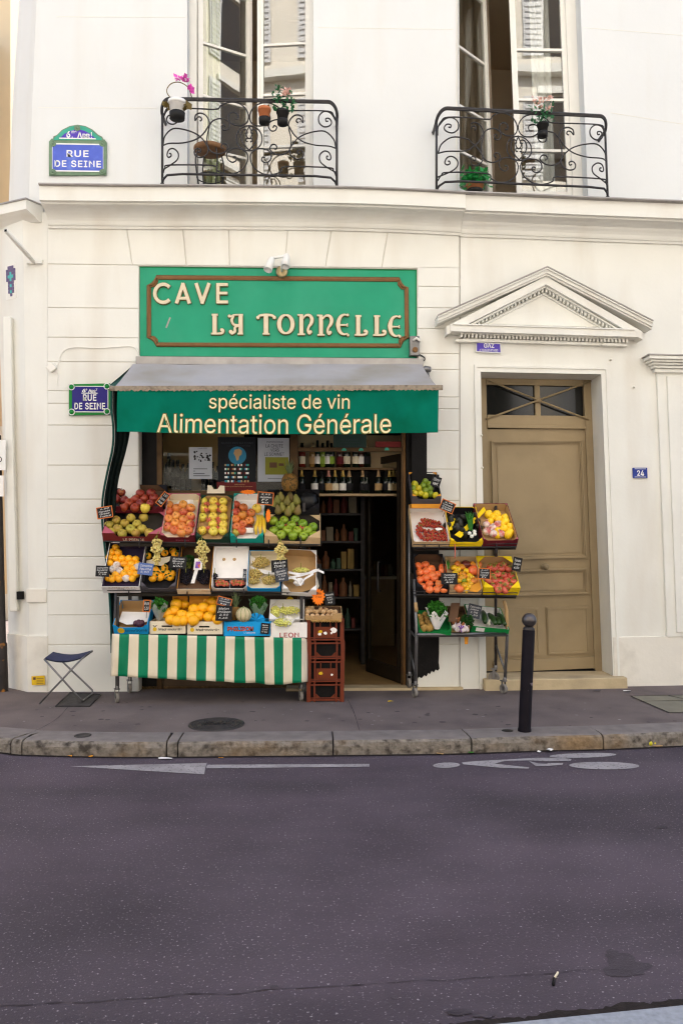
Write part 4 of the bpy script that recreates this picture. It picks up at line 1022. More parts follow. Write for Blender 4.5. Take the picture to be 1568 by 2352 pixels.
stroke([(583, 250), (583, 353)], [22, 22], False); stroke([(566, 353), (596, 353)], [9, 9], False); stroke([(596, 249), (548, 250), (527, 260), (522, 254)], [8, 8, 8, 6]); dot(521, 256, 8)
stroke([(545, 256), (534, 278), (546, 303), (576, 306)], [9, 14, 12, 9]); stroke([(576, 308), (552, 318), (551, 340), (534, 352), (524, 340)], [8, 11, 15, 12, 6]); dot(529, 342, 10)
stroke([(722, 252), (722, 353)], [24, 24], False); stroke([(704, 354), (742, 354)], [9, 9], False); stroke([(680, 266), (688, 254), (722, 250), (758, 254), (766, 266)], [8, 12, 13, 12, 8]); dot(678, 264, 9); dot(768, 264, 9)
n = 28; stroke([(831+37*math.sin(2*PI*i/n), 301-50*math.cos(2*PI*i/n)) for i in range(n+1)], [9+13*abs(math.sin(2*PI*i/n)) for i in range(n+1)], False)
for dx, dy in ((0, 0), (108, 3)):
    stroke([(916, 252), (916, 354)], [21, 21], False, dx, dy); stroke([(896, 357), (936, 357)], [8, 8], False, dx, dy); stroke([(894, 250), (925, 251)], [8, 8], False, dx, dy)
    stroke([(926, 268), (942, 252), (962, 254), (974, 272), (970, 296), (958, 314), (952, 334), (960, 352), (973, 343)], [7, 10, 15, 19, 17, 11, 13, 12, 6], True, dx, dy); dot(967, 343, 8, dx, dy)
for dx, dy in ((0, 0), (285, 8)):
    stroke([(1172, 256), (1152, 249), (1130, 262), (1118, 300), (1126, 340), (1148, 357), (1170, 352)], [6, 9, 16, 23, 18, 10, 6], True, dx, dy)
    stroke([(1116, 306), (1166, 306)], [9, 7], False, dx, dy); stroke([(1168, 298), (1168, 315)], [6, 6], False, dx, dy); dot(1170, 251, 7, dx, dy); dot(1172, 360, 7, dx, dy)
n = 16; stroke([(158+47*math.cos(-0.75-2*PI*0.76*i/n), 131+50*math.sin(-0.75-2*PI*0.76*i/n)) for i in range(n+1)], [18]*(n+1), False)
stroke([(230, 187), (268, 75)], [18, 18], False); stroke([(302, 187), (264, 75)], [18, 18], False); stroke([(240, 158), (290, 158)], [15, 15], False)
stroke([(338, 75), (374, 187)], [18, 18], False); stroke([(410, 75), (370, 187)], [18, 18], False)
stroke([(458, 75), (458, 187)], [18, 18], False); stroke([(452, 83), (513, 83)], [16, 16], False); stroke([(452, 130), (511, 130)], [14, 14], False); stroke([(452, 179), (514, 179)], [16, 16], False)
part('letter_edge', mbe, 'letteredge', t, True); part('lettering', mbl, 'letter', t, True, 0.002)
mb = MB(); a, b = fp(380, 752, YS-0.008), fp(389, 728, YS-0.008); d = (b-a).normalized(); nx = Vector((d.z, 0, -d.x)); mb.obox(Vector((a.x, YS-0.009, a.z)), b-a, nx*0.016, Vector((0, 0.002, 0))); part('tape_scrap', mb, 'zinc', t, True)
# spot lamps above the sign
t = thing('spotlight_pair', 'twin white spot lamps on a brass rose above the shop sign', 'spotlight', W(fp(647, 622, 0)))
c = fp(647, 623, -0.02); mb = MB(); mb.lathe([(0.062, 0.0), (0.064, 0.012), (0.045, 0.02), (0, 0.022)], 20, (c.x, 0.0, c.z), (0, -1, 0)); part('wall_rose', mb, 'brass', t, True)
h = fp(648, 592, -0.12); mb = MB(); mb.tube([(c.x, -0.02, c.z), (c.x, -0.10, c.z+0.02), (h.x, -0.13, h.z)], 0.010, 8)
e1, e2 = fp(625, 592, -0.13), fp(660, 583, -0.13); mb.tube([e1, (h.x, -0.13, h.z+0.01), e2], 0.016, 8); part('arm', mb, 'white_enamel', t, True)
for a_, b_ in (((625, 592), (615, 620)), ((659, 584), (655, 612))):
    A, B = fp(*a_, -0.14), fp(*b_, -0.20); ax = (B-A).normalized(); mb = MB(); L_ = (B-A).length
    mb.lathe([(0.02, 0), (0.032, 0.02), (0.036, 0.05), (0.046, L_), (0.040, L_), (0.03, L_-0.03), (0, L_-0.04)], 18, A, ax); part('lamp_head', mb, 'white_enamel', t, True)
# alarm box
t = thing('alarm_box', 'grey alarm box with a round lamp at the corner of the sign', 'alarm', W(fp(952, 815, -0.02)))
mb = MB(); rect(mb, 941, 771, 963, 816, -0.06, 0.10); part('case', mb, 'steel', t, True, 0.008)
mb = MB(); c = fp(953, 803, -0.06); mb.lathe([(0.03, 0.0), (0.03, 0.008), (0.018, 0.012), (0, 0.014)], 14, (c.x, -0.06, c.z), (0, -1, 0)); part('lamp', mb, 'bronze', t, True)
mb = MB(); c = fp(955, 782, -0.06); mb.tube([(c.x-0.03, -0.065, c.z), (c.x, -0.09, c.z+0.02), (c.x+0.045, -0.085, c.z-0.01)], 0.014, 8); part('bell', mb, 'white', t, True)
mb = MB(); mb.tube(crv([fp(u, v, -0.01) for u, v in ((322, 822), (420, 823), (560, 829), (610, 824), (760, 826), (900, 830), (965, 830), (975, 822), (963, 814))], 5), 0.006, 5)
solo('cable', mb, 'blackrubber', 'thin dark cable slung along the foot of the shop sign', 'cable', warp=True)

# ------------------------------------------------------------------ awning
YA = -0.84
t = thing('awning', 'grey topped awning with green valance reading spécialiste de vin Alimentation Générale', 'awning', (P(640, 893, YA).x, -0.4, P(640, 893, YA).z))
mb = MB(); a, b = fp(312, 836, -0.06), fp(972, 823, -0.06); mb.box(a.x, b.x, -0.07, 0.06, a.z, b.z); part('roller_box', mb, 'zinc', t, True, 0.006)
TL_, TR_ = P(304, 836, -0.07), P(968, 836, -0.07); BL_, BR_ = P(264, 888, YA), P(1006, 888, YA)
mb = MB(); nu, nv = 40, 12; vs = []
for j in range(nv+1):
    for i in range(nu+1):
        s, tt = i/nu, j/nv; p = TL_.lerp(TR_, s).lerp(BL_.lerp(BR_, s), tt)
        p.z += -0.03*math.sin(PI*tt)*(0.6+0.4*math.sin(s*9))+0.010*mnoise.noise(Vector((s*8, tt*3, 0)))+0.012*math.sin(s*26+tt*3)*tt*max(0, 0.35-s)*2
        vs.append(p)
fs = [(j*(nu+1)+i, j*(nu+1)+i+1, (j+1)*(nu+1)+i+1, (j+1)*(nu+1)+i) for j in range(nv) for i in range(nu)]
mb.add(vs, fs, 0, True); mb.add([p-Z3*0.006 for p in vs], fs, 0, True); part('canopy', mb, 'canopy', t)
B0, B1 = P(252, 892, YA), P(1016, 890, YA)
mb = MB(); mb.tube([B0, B1], 0.026, 10); part('front_bar', mb, 'grime', t)
# ragged hem along the bar
mb = MB(); k = 200; vs = []
for i in range(k+1):
    p = P(264, 889, YA-0.032).lerp(P(1012, 887, YA-0.032), i/k); vs += [p+Z3*0.012, p-Z3*(0.035+0.012*mnoise.noise(Vector((i*0.35, 1, 2)))+0.006*math.sin(i*2.3))]
mb.add(vs, [(2*i, 2*i+1, 2*i+3, 2*i+2) for i in range(k)], 0, True); part('hem', mb, 'grime', t)
V = [P(270, 895, YA-0.02), P(1007, 895, YA-0.02), P(268, 991, YA-0.02), P(1006, 993, YA-0.02)]
def vy(s, tt):                                # gentle folds, stronger at the left
    return -0.012*math.sin(s*40+tt*5)*max(0, 0.3-s)*3*(0.3+tt)-0.006*math.sin(s*23+1.3*tt)-0.010*mnoise.noise(Vector((s*7, tt*1.5, 4)))
def vpt(s, tt, o=0.0):
    p = V[0].lerp(V[1], s).lerp(V[2].lerp(V[3], s), tt); p.y += vy(s, tt)-o; p.z -= 0.028*math.sin(PI*s)*tt*0.75; return p
nu, nv = 90, 12; vs = [vpt(i/nu, j/nv) for j in range(nv+1) for i in range(nu+1)]
fs = [(j*(nu+1)+i, j*(nu+1)+i+1, (j+1)*(nu+1)+i+1, (j+1)*(nu+1)+i) for j in range(nv) for i in range(nu)]
mb = MB(); mb.add(vs, fs, 0, True); mb.add([p+Y3*0.004 for p in vs], fs, 0, True); part('valance', mb, 'valance', t)
mbY, mbG = MB(), MB()
def vtext(s, u0, u1, v0, v1, bold):
    for mb_, bd, o in ((mbY, bold, 0.006), (mbG, bold+0.022, 0.004)):
        vs, fs, x0, x1, y0, y1 = text_geo(s, res=4, bold=bd)
        e = (bd-bold)
        out = []
        for v in vs:
            fx = (v.x-(x0+e))/(x1-x0-2*e); fy = (v.y-(y0+e))/(y1-y0-2*e); u = u0+(u1-u0)*fx; vv = v1+(v0-v1)*fy
            s_ = (u-270)/737.0; t_ = (vv-895)/97.0
            out.append(vpt(s_, t_, o))
        mb_.add(out, fs)
vtext('spécialiste de vin', 479, 801, 905, 945, 0.0)
vtext('Alimentation Générale', 361, 897, 948, 992, 0.0)
part('lettering', mbY, 'yellowtext', t); part('letter_edge', mbG, 'letteredge', t)
for p in t.children[-1].data.polygons: pass
mb = MB()                                     # green side panel of the canopy
a, b, c = P(304, 840, -0.07), P(252, 884, YA+0.02), P(270, 889, YA+0.02)
mb.add([a, b, c, P(300, 850, -0.08)], [(0, 1, 2, 3)]); mb.add([p+X3*0.006 for p in (a, b, c, P(300, 850, -0.08))], [(0, 1, 2, 3)]); part('side_panel', mb, 'curtainedge', t)
mb = MB()
for s in (330, 930): mb.tube([P(s, 900, -0.02), P(s, 905, -0.45), P(s, 898, YA+0.02)], 0.018, 8)
part('folding_arm', mb, 'dsteel', t)
mb = MB(); c = P(980, 848, -0.10); mb.lathe([(0.03, -0.04), (0.035, 0), (0.03, 0.04), (0, 0.045)], 10, c, (1, 0, 0)); mb.tube([c, P(985, 868, -0.13), P(980, 880, -0.16)], 0.012, 6); mb.tube([P(976, 842, -0.05), P(988, 850, -0.12)], 0.014, 6); part('gear', mb, 'steel', t)
# dark tarpaulin hanging at the left end
def cloth(name, rowsL, rowsR, ys, m, label, cat, nu=14, amp=0.03, edge=None):
    L_ = crv([P(u, v, y_) for (u, v), y_ in zip(rowsL, ys)], 5); R_ = crv([P(u, v, y_+0.05) for (u, v), y_ in zip(rowsR, ys)], 5)
    vs = []
    for a, b in zip(L_, R_):
        for i in range(nu+1): p = a.lerp(b, i/nu); p.y += amp*math.sin(i/nu*3.2*2*PI+a.z*0.8); vs.append(p)
    n = len(L_); fs = [(j*(nu+1)+i, j*(nu+1)+i+1, (j+1)*(nu+1)+i+1, (j+1)*(nu+1)+i) for j in range(n-1) for i in range(nu)]
    mb = MB(); mb.add(vs, fs, 0, True); o = solo(name, mb, m, label, cat)
    return o, L_
o, L_ = cloth('side_curtain', [(258, 896), (258, 940), (262, 985), (260, 1030), (248, 1085), (238, 1140), (236, 1190), (240, 1240), (250, 1330), (256, 1420), (258, 1500)],
      [(300, 896), (300, 940), (299, 990), (290, 1035), (276, 1085), (268, 1130), (264, 1190), (258, 1240), (264, 1330), (263, 1420), (262, 1500)],
      [-0.80, -0.78, -0.74, -0.66, -0.52, -0.40, -0.30, -0.28, -0.30, -0.33, -0.36], 'curtain', 'black green tarpaulin hanging down from the left end of the awning', 'tarpaulin')
mb = MB(); mb.tube([p+Vector((-0.004, -0.012, 0)) for p in L_], 0.012, 6); part('hem', mb, 'curtainedge', o)

# ------------------------------------------------------------------ shop front and interior
sf = thing('storefront', 'dark bronze framed shop window and open glass door under the awning', 'shop front', (P(640, 1588, 0.1).x, 0.1, 0.0))
YF = 0.12
def b_(mb, u0, v0, u1, v1, y, d): a, b = P(u0, v1, y), P(u1, v0, y); mb.box(a.x, b.x, y, y+d, a.z, b.z)
mb = MB()
b_(mb, 360, 830, 372, 1590, YF, 0.07); b_(mb, 666, 830, 684, 1590, YF, 0.07); b_(mb, 921, 830, 933, 1592, YF, 0.06); b_(mb, 372, 1128, 666, 1142, YF, 0.1)
b_(mb, 684, 1064, 924, 1073, YF, 0.06) if False else None
b_(mb, 684, 1028, 924, 1037, YF, 0.05)
part('frame', mb, 'shopframe', sf, False, 0.004)
mb = MB(); b_(mb, 933, 830, 947, 1592, 0.06, 0.1); b_(mb, 947, 830, 984, 1592, 0.05, 0.12); part('black_pier', mb, 'blackpaint', sf)
mb = MB(); b_(mb, 318, 830, 362, 1592, 0.14, 0.12); part('side_pillar', mb, 'blackpaint', sf)
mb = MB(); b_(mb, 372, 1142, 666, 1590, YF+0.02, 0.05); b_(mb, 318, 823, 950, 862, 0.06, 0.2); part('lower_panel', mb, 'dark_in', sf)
mb = MB(); b_(mb, 372, 860, 666, 1128, YF+0.03, 0.006); part('window_pane', mb, 'shopglass', sf)
mb = MB(); b_(mb, 684, 860, 922, 1028, YF+0.03, 0.006); part('transom_pane', mb, 'shopglass', sf)
# bronze sheen strip of the door frame
mb = MB(); b_(mb, 926, 830, 931, 1590, YF-0.004, 0.004); part('door_post_strip', mb, mat('brown door strip', (0.20, 0.10, 0.035), 0.4, 0.2, 5, metal=0.3), sf)
# black painted lower pier and its flaking foot, right of the opening
mb = MB()
rt = [(945, 985), (980, 985), (980, 1088), (1008, 1090), (1008, 1500), (1007, 1522), (1009, 1536), (1005, 1541), (1000, 1538), (996, 1545), (991, 1541), (987, 1549), (983, 1546), (979, 1554), (974, 1551), (968, 1558), (962, 1555), (955, 1563), (945, 1560)]
q = [P(u, v, -0.006) for u, v in rt]; mb.prism([(p.x, p.z) for p in q], (0, -0.006, 0), X3, Z3, Vector((0, 0.012, 0))); part('painted_pier', mb, 'blackpaint', sf)
# threshold
mb = MB(); a, b = P(700, 1590, -0.01), P(1062, 1582, -0.01); mb.box(a.x-0.2, b.x, -0.05, 0.14, -0.05, 0.028); part('threshold', mb, 'stone', sf, False, 0.006)
# open glass door leaf, swung inwards at the right
hd = P(918, 1300, YF+0.05); sw = math.radians(68); ex = Vector((-math.cos(sw), math.sin(sw), 0)); ny = Vector((math.sin(sw), math.cos(sw), 0)); o = Vector((hd.x, YF+0.07, 0.03)); mb = MB(); wd, hh = 0.85, 2.52
for x0, x1, z0, z1 in ((0, 0.07, 0, hh), (wd-0.07, wd, 0, hh), (0.07, wd-0.07, 0, 0.16), (0.07, wd-0.07, hh-0.08, hh)): mb.obox(o+ex*x0+Z3*z0, ex*(x1-x0), ny*0.035, Z3*(z1-z0))
dl_ = part('door', mb, 'darkdoor', sf)
mb = MB(); mb.obox(o+ex*0.065+ny*0.015+Z3*0.15, ex*(wd-0.13), ny*0.006, Z3*(hh-0.22)); part('pane', mb, 'shopglass', dl_)
mb = MB(); c = o+ex*(wd*0.55)-ny*0.03; mb.tube(crv([c+Z3*0.98+ny*0.03, c+Z3*1.0, c+Z3*1.15, c+Z3*1.3, c+Z3*1.32+ny*0.03], 4), 0.012, 8); part('handle', mb, 'dsteel', dl_)
# interior shell
xi0, xi1 = P(318, 1300, 0.3).x-0.3, P(950, 1300, 0.3).x+0.25
rm = thing('shop_room', 'dark interior of the grocery seen through its open door', 'room', ((xi0+xi1)/2, 2, 0)); mb = MB()
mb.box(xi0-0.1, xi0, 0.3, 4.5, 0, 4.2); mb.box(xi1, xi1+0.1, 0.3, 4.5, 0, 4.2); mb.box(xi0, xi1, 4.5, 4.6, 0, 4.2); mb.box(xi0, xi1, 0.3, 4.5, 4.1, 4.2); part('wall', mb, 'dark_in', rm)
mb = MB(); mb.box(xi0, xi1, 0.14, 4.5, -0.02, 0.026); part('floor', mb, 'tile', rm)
mb = MB(); b_(mb, 372, 990, 560, 1135, 0.75, 0.03); part('window_back_panel', mb, mat('ochre panel', (0.62, 0.40, 0.17), 0.6, 0.08, 3), rm)
mb = MB(); b_(mb, 684, 1000, 935, 1080, 0.62, 0.03); part('bottle_back_panel', mb, mat('beige panel', (0.60, 0.45, 0.27), 0.6, 0.06, 3), rm)
mb = MB(); b_(mb, 684, 1080, 935, 1140, 0.64, 0.03); part('dark_back_panel', mb, 'blackpaint', rm)
# two bottle shelves above the doorway
shf = thing('bottle_shelf', 'two tier shelf of wine bottles inside above the shop doorway', 'shelf', (P(800, 1137, 0.4).x, 0.45, P(800, 1137, 0.4).z))
for v in (1076, 1136):
    mb = MB(); a, b = P(672, v, 0.36), P(935, v, 0.36); mb.box(a.x, b.x, 0.36, 0.62, a.z-0.012, a.z+0.012); part('shelf_board', mb, 'tan_in' if v == 1136 else 'shopframe', shf)
def bottle_mesh(kind, body, neck, lab):
    mb = MB(); r = 0.038
    if kind == 'wine': pr = [(0, 0), (r, 0.002), (r, 0.17), (0.034, 0.195), (0.015, 0.23), (0.0145, 0.30), (0, 0.302)]; nk = (0.245, 0.303)
    elif kind == 'champagne': pr = [(0, 0), (0.043, 0.002), (0.043, 0.13), (0.036, 0.18), (0.018, 0.235), (0.015, 0.30), (0.017, 0.31), (0, 0.312)]; nk = (0.20, 0.313)
    else: pr = [(0, 0), (0.036, 0.002), (0.038, 0.16), (0.034, 0.19), (0.014, 0.215), (0.014, 0.27), (0, 0.272)]; nk = (0.225, 0.273)
    mb.lathe(pr, 14, mi=0)
    zz = [z for z in (nk[0], (nk[0]+nk[1])/2, nk[1])]
    def rad(z):
        for (r0, z0), (r1, z1) in zip(pr, pr[1:]):
            if z0 <= z <= z1 and z1 > z0: return r0+(r1-r0)*(z-z0)/(z1-z0)
        return 0.015
    mb.lathe([(rad(nk[0])+0.0008, nk[0])]+[(rad(nk[0]+(nk[1]-0.004-nk[0])*i/4)+0.001, nk[0]+(nk[1]-0.004-nk[0])*i/4) for i in range(1, 5)]+[(0, nk[1]+0.001)], 14, mi=1)
    R = pr[1][0]+0.0008
    mb.lathe([(R, 0.035), (R+0.0012, 0.037), (R+0.0012, 0.118), (R, 0.12)], 14, mi=2)
    return mb
bm_ = {'green': mat('dark green bottle', (0.008, 0.014, 0.008), 0.12, 0.2, 9, spec=0.6), 'brown': mat('brown bottle', (0.05, 0.012, 0.006), 0.12, 0.2, 9, spec=0.6),
       'clear': mat('amber bottle', (0.30, 0.17, 0.05), 0.1, 0.2, 9, spec=0.6), 'lime': mat('lime bottle', (0.18, 0.26, 0.03), 0.1, 0.2, 9, spec=0.6), 'red': mat('red bottle', (0.16, 0.018, 0.01), 0.12, 0.2, 9)}
cap = {'gold': mat('gold foil', (0.62, 0.42, 0.12), 0.35, 0.15, 30, metal=0.6), 'pink': mat('pink foil', (0.60, 0.27, 0.22), 0.4, 0.15, 30, metal=0.4), 'black': M['blackpaint'], 'tan': mat('tan foil', (0.45, 0.30, 0.16), 0.45, 0.15, 30, metal=0.3), 'redcap': M['ink_red']}
lb = {'white': M['paper_white'], 'cream': M['card_cream'], 'wine': M['card_wine'], 'tan': M['card_tan'], 'green': mat('green label', (0.25, 0.38, 0.05), 0.7, 0.1, 20), 'black': M['card_black']}
def bottle(u, v, y, kind, body, neck, label_, text, sc=1.0, rz=0.0):
    p = P(u, v, y); t = thing('bottle', text, 'bottle', p); mb = bottle_mesh(kind, 0, 0, 0)
    mb.v = [q*sc for q in mb.v]
    me = mesh_of('glass_body', mb, [bm_[body], cap[neck], lb[label_]]); o = bpy.data.objects.new('glass_body', me); COL.objects.link(o); o.parent = t
    t['group'] = 'bottles on the shelves above the shop doorway'
    return t
kc = 1568/360.0*1.0
def c8(x, y): return ((820+x/4.3556)*0.81667, (1200+y/4.3556)*0.81667)
for x, k, b, n_, l, tx in ((127, 'spirit', 'red', 'black', 'cream', 'red spirit bottle with a tall cream label at the left end of the upper shelf'), (253, 'spirit', 'clear', 'tan', 'tan', 'amber liqueur bottle left of the upper shelf beside a white labelled one'),
        (315, 'wine', 'green', 'black', 'white', 'dark bottle with white and red label third from the left on the upper shelf'), (379, 'spirit', 'lime', 'black', 'green', 'narrow lime green bottle on the upper shelf'), (440, 'wine', 'green', 'black', 'white', 'bottle with a large white label beside the lime green one'),
        (487, 'spirit', 'green', 'black', 'green', 'slim bottle with a green label mostly behind the large white labelled one'), (592, 'spirit', 'brown', 'tan', 'wine', 'squat dark bottle with wine red label in the middle of the upper shelf'), (675, 'wine', 'green', 'black', 'cream', 'dark pointed wine bottle with a small pale label on the upper shelf'),
        (785, 'wine', 'green', 'black', 'cream', 'dark bottle with a low grey label on the upper shelf'), (853, 'spirit', 'brown', 'redcap', 'white', 'bottle with a white and orange label near the right of the upper shelf'), (922, 'champagne', 'green', 'tan', 'black', 'black bottle with a shiny neck at the right end of the upper shelf row')):
    u, v = c8(x, 488); bottle(u, 1073, 0.44, k, b, n_, l, tx)
for x, n_, l, tx in ((120, 'gold', 'black', 'champagne bottle with a narrow gold neck leftmost on the lower shelf'), (283, 'gold', 'white', 'gold necked champagne bottle with white label left of the dark gap on the lower shelf'), (362, 'black', 'black', 'black necked bottle between gold and pink foil necks'),
        (451, 'pink', 'tan', 'champagne bottle with pink foil neck and pink label'), (531, 'gold', 'cream', 'gold necked champagne bottle right of the pink one'), (627, 'gold', 'white', 'gold necked champagne bottle with pale label in the middle of the lower shelf'), (705, 'tan', 'black', 'champagne bottle with speckled neck and dark label'),
        (870, 'tan', 'black', 'dark bottle with glinting neck in the right half of the lower shelf'), (908, 'black', 'black', 'black bottle close beside the glinting necked one'), (1062, 'tan', 'tan', 'dark bottle with a round brown label on the lower shelf'), (1155, 'black', 'black', 'dark bottle just left of the glass door edge'),
        (1197, 'gold', 'cream', 'gold necked bottle seen through the glass door'), (1248, 'gold', 'tan', 'gold necked bottle near the door edge on the lower shelf'), (1328, 'tan', 'white', 'pale necked bottle with white label at the far right of the lower shelf')):
    u, v = c8(x, 800); bottle(u, 1133, 0.46, 'champagne', 'green', n_, l, tx, 0.92)
# bottles standing behind the shop window
for i, (u, v, s) in enumerate(((388, 1118, 1.25), (397, 1122, 1.05), (408, 1124, 1.1), (420, 1125, 0.95), (432, 1126, 1.0), (470, 1126, 1.0), (488, 1126, 1.05), (500, 1126, 0.9))):
    t_ = bottle(u, v, 0.42, 'wine', 'green', 'black', 'black', 'dark wine bottle standing behind the shop window left of the posters', s); t_['group'] = 'dark bottles behind the shop window'
# posters stuck inside the window
YPn = YF+0.02
def poster(u0, v0, u1, v1, m, label, fn=None):
    t = thing('poster', label, 'poster', P((u0+u1)/2, v1, YPn)); mb = MB(); b_(mb, u0, v0, u1, v1, YPn, 0.002); part('sheet', mb, m, t)
    if fn: fn(t)
    return t
def ptext(mb, s, u, v, w, h, y=YPn-0.002, **k): put_text(mb, s, P(u, v, y), X3, Z3, w=w/215 if w else None, h=h/215 if h else None, **k)
def pbox(mb, u0, v0, u1, v1, y=YPn-0.002, mi=0): b_(mb, u0, v0, u1, v1, y, 0.0012)
def pst1(t):
    mb = MB(); ptext(mb, 'LA RONDE DE PARIS', 465, 1030, 22, 2.5)
    for v, w in ((1077, 32), (1082, 4), (1088, 26), (1093, 38)): pbox(mb, 444, v-0.9, 444+w, v+0.5)
    rr = random.Random(3)
    for i in range(26):
        u, v = 444+rr.random()*38, 1036+rr.random()*24; p = P(u, v, YPn-0.002); r = 0.003+rr.random()*0.009
        mb.prism([(p.x+r*math.cos(a)*(0.6+rr.random()), p.z+r*math.sin(a)*(0.6+rr.random())) for a in [2*PI*k/7 for k in range(7)]], (0, YPn-0.002, 0), X3, Z3, Vector((0, 0.001, 0)))
    part('printing', mb, 'ink_black', t)
poster(434, 1027, 487, 1100, 'poster_grey', 'pale grey sheet with small black drawings taped inside the shop window', pst1)
def pst2(t):
    mb = MB(); c = P(545, 1046, YPn-0.002); mb.prism([(c.x+0.096*math.cos(2*PI*i/28), c.z+0.096*math.sin(2*PI*i/28)) for i in range(28)], (0, c.y, 0), X3, Z3, Vector((0, 0.001, 0))); part('globe', mb, 'globe_blue', t)
    mb = MB(); mb.prism([(c.x+x, c.z+z) for x, z in ((-0.03, 0.06), (0.02, 0.075), (0.05, 0.05), (0.045, 0.01), (0.02, -0.01), (0.012, -0.05), (-0.008, -0.055), (-0.02, -0.01), (-0.04, 0.02))], (0, c.y-0.001, 0), X3, Z3, Vector((0, 0.001, 0))); part('continent', mb, 'card_tan', t)
    mb = MB(); ptext(mb, 'MUSÉE DES NATIONS', 545, 1017, 74, 6); ptext(mb, 'CULTURES - TRADITIONS', 548, 1024, 54, 3); part('printing', mb, 'slate_grey', t)
    cols = [M['card_red'], M['paper_white'], M['globe_blue'], M['teal_enamel'], M['card_tan']]; rr = random.Random(5)
    mbs_ = MB()
    for r in range(5):
        for cidx in range(4):
            u, v = 521+cidx*15, 1068+r*9.3
            for k in range(3):
                b_(mbs_, u-5.2+k*3.5, v-2.4, u-5.2+(k+1)*3.5, v+2.4, YPn-0.002, 0.0012); mbs_.m[-6:] = [rr.randrange(5)]*6
    o = part('flag_rows', mbs_, cols, t); o['kind'] = 'stuff'
poster(500, 1004, 587, 1106, 'poster_black', 'black poster with a blue globe and rows of little flags in the shop window', pst2)
poster(498, 1107, 588, 1128, 'poster_wine', 'wine red strip of print below the globe poster', lambda t: part('printing', (lambda m: (ptext(m, 'VENEZ VISITER', 550, 1113, 24, 2.5), ptext(m, 'Entrée gratuite toute la semaine', 547, 1117.5, 66, 3), m)[-1])(MB()), 'card_tan', t))
def pst3(t):
    mb = MB(); ptext(mb, 'MUSTAPHA CHELBI', 631, 1015, 38, 3, bold=0.01); ptext(mb, 'LA CHUTE', 630, 1024, 40, 8); ptext(mb, 'VERS', 631, 1033.5, 20, 7.5); ptext(mb, 'LE SOMMET', 630, 1043, 46, 7.5); pbox(mb, 615, 1099, 650, 1100); part('printing', mb, 'ink_black', t)
    mb = MB(); pbox(mb, 609, 1050, 662, 1090); part('picture', mb, 'poster_olive', t); mb = MB(); pbox(mb, 619, 1062, 636, 1074, YPn-0.0035); pbox(mb, 640, 1064, 652, 1070, YPn-0.0035); part('picture_figure', mb, 'card_brown', t)
poster(592, 1006, 664, 1106, 'poster_grey', 'grey white poster reading LA CHUTE VERS LE SOMMET behind the pineapple', pst3)
YPn2 = YF+0.02
def pst4(t):
    mb = MB(); ptext(mb, 'LE PUNIQUE', 803, 1010, 38, 4.5); ptext(mb, 'MUSÉE DES NATIONS', 803, 1016, 44, 3.2); ptext(mb, 'SALAMMBO TUNISIE', 803, 1024.5, 50, 4); part('printing', mb, 'slate_grey', t)
poster(765, 997, 841, 1030, 'poster_green', 'dark green notice reading LE PUNIQUE in the pane above the shop door', pst4)
mb = MB(); b_(mb, 862, 1014, 922, 1027, YPn, 0.003); solo('sign_strip', mb, 'card_red', 'dull red strip in the right corner of the pane above the shop door', 'strip')
for u in (790, 829, 888):
    mb = MB(); c = P(u, 1033 if u < 880 else 1032, YF-0.006); mb.prism([(c.x+0.026*math.cos(PI*i/10), c.z-0.01+0.03*math.sin(PI*i/10)) for i in range(11)], (0, c.y, 0), X3, Z3, Vector((0, 0.004, 0)))
    t_ = solo('sticker', mb, 'teal_enamel', 'teal half round sticker on the bar above the shop doorway', 'sticker', 'teal stickers above the doorway')
# grocery shelving deep in the shop
sh = thing('grocery_shelving', 'dark metal shelving with packets inside the shop left of the aisle', 'shelving', (P(790, 1560, 1.6).x, 1.9, 0.03)); mb = MB()
xs0, xs1 = P(700, 1400, 1.5).x, P(828, 1400, 1.5).x
for z in (0.45, 0.85, 1.2, 1.55, 1.9):
    m2 = MB(); m2.box(xs0, xs1, 1.5, 1.9, z, z+0.025); part('shelf_board', m2, 'dsteel', sh)
mb.box(xs1, xs1+0.05, 1.46, 1.95, 0.03, 2.3); part('upright', mb, 'dsteel', sh)
rr = random.Random(11); pk = [mat('packet %d' % i, c, 0.5, 0.2, 8) for i, c in enumerate(((0.22, 0.09, 0.04), (0.32, 0.20, 0.05), (0.15, 0.03, 0.025), (0.28, 0.23, 0.16), (0.05, 0.10, 0.07)))]
KINDS = ('brown', 'yellow', 'dark red', 'beige', 'green')
for zi, z in enumerate((0.475, 0.875, 1.225, 1.575, 1.925)):
    x = xs0+0.02
    while x < xs1-0.08:
        w, h = 0.045+rr.random()*0.06, 0.12+rr.random()*0.15; mb = MB(); mb.box(x, x+w, 1.53, 1.66, z, z+h); kk = rr.randrange(5)
        if rr.random() < 0.4: mb = MB().lathe([(0, 0), (w/2, 0), (w/2, h*0.62), (w*0.2, h*0.8), (w*0.2, h), (0, h)], 12, (x+w/2, 1.58, z))
        lbl = ('lowest', 'second lowest', 'middle', 'second highest', 'highest')[zi]
        o = solo('packet', mb, pk[kk], 'dim %s packet on the %s board of the dark shelving inside the shop' % (KINDS[kk], lbl), 'packet', '%s packets on the %s board' % (KINDS[kk], lbl), bevel=0.006); x += w+0.006+rr.random()*0.015
cn = thing('shop_counter', 'dim counter with jars deep in the shop beyond the open door', 'counter', (P(868, 1500, 3.2).x, 3.3, 0.03))
a = P(838, 1500, 3.1).x; b = P(905, 1500, 3.1).x; mb = MB(); mb.box(a, b, 3.1, 3.6, 0.03, 1.0); part('cabinet', mb, 'tan_in', cn); mb = MB(); mb.box(a-0.03, b+0.03, 3.06, 3.62, 1.0, 1.04); part('worktop', mb, 'card_cream', cn)
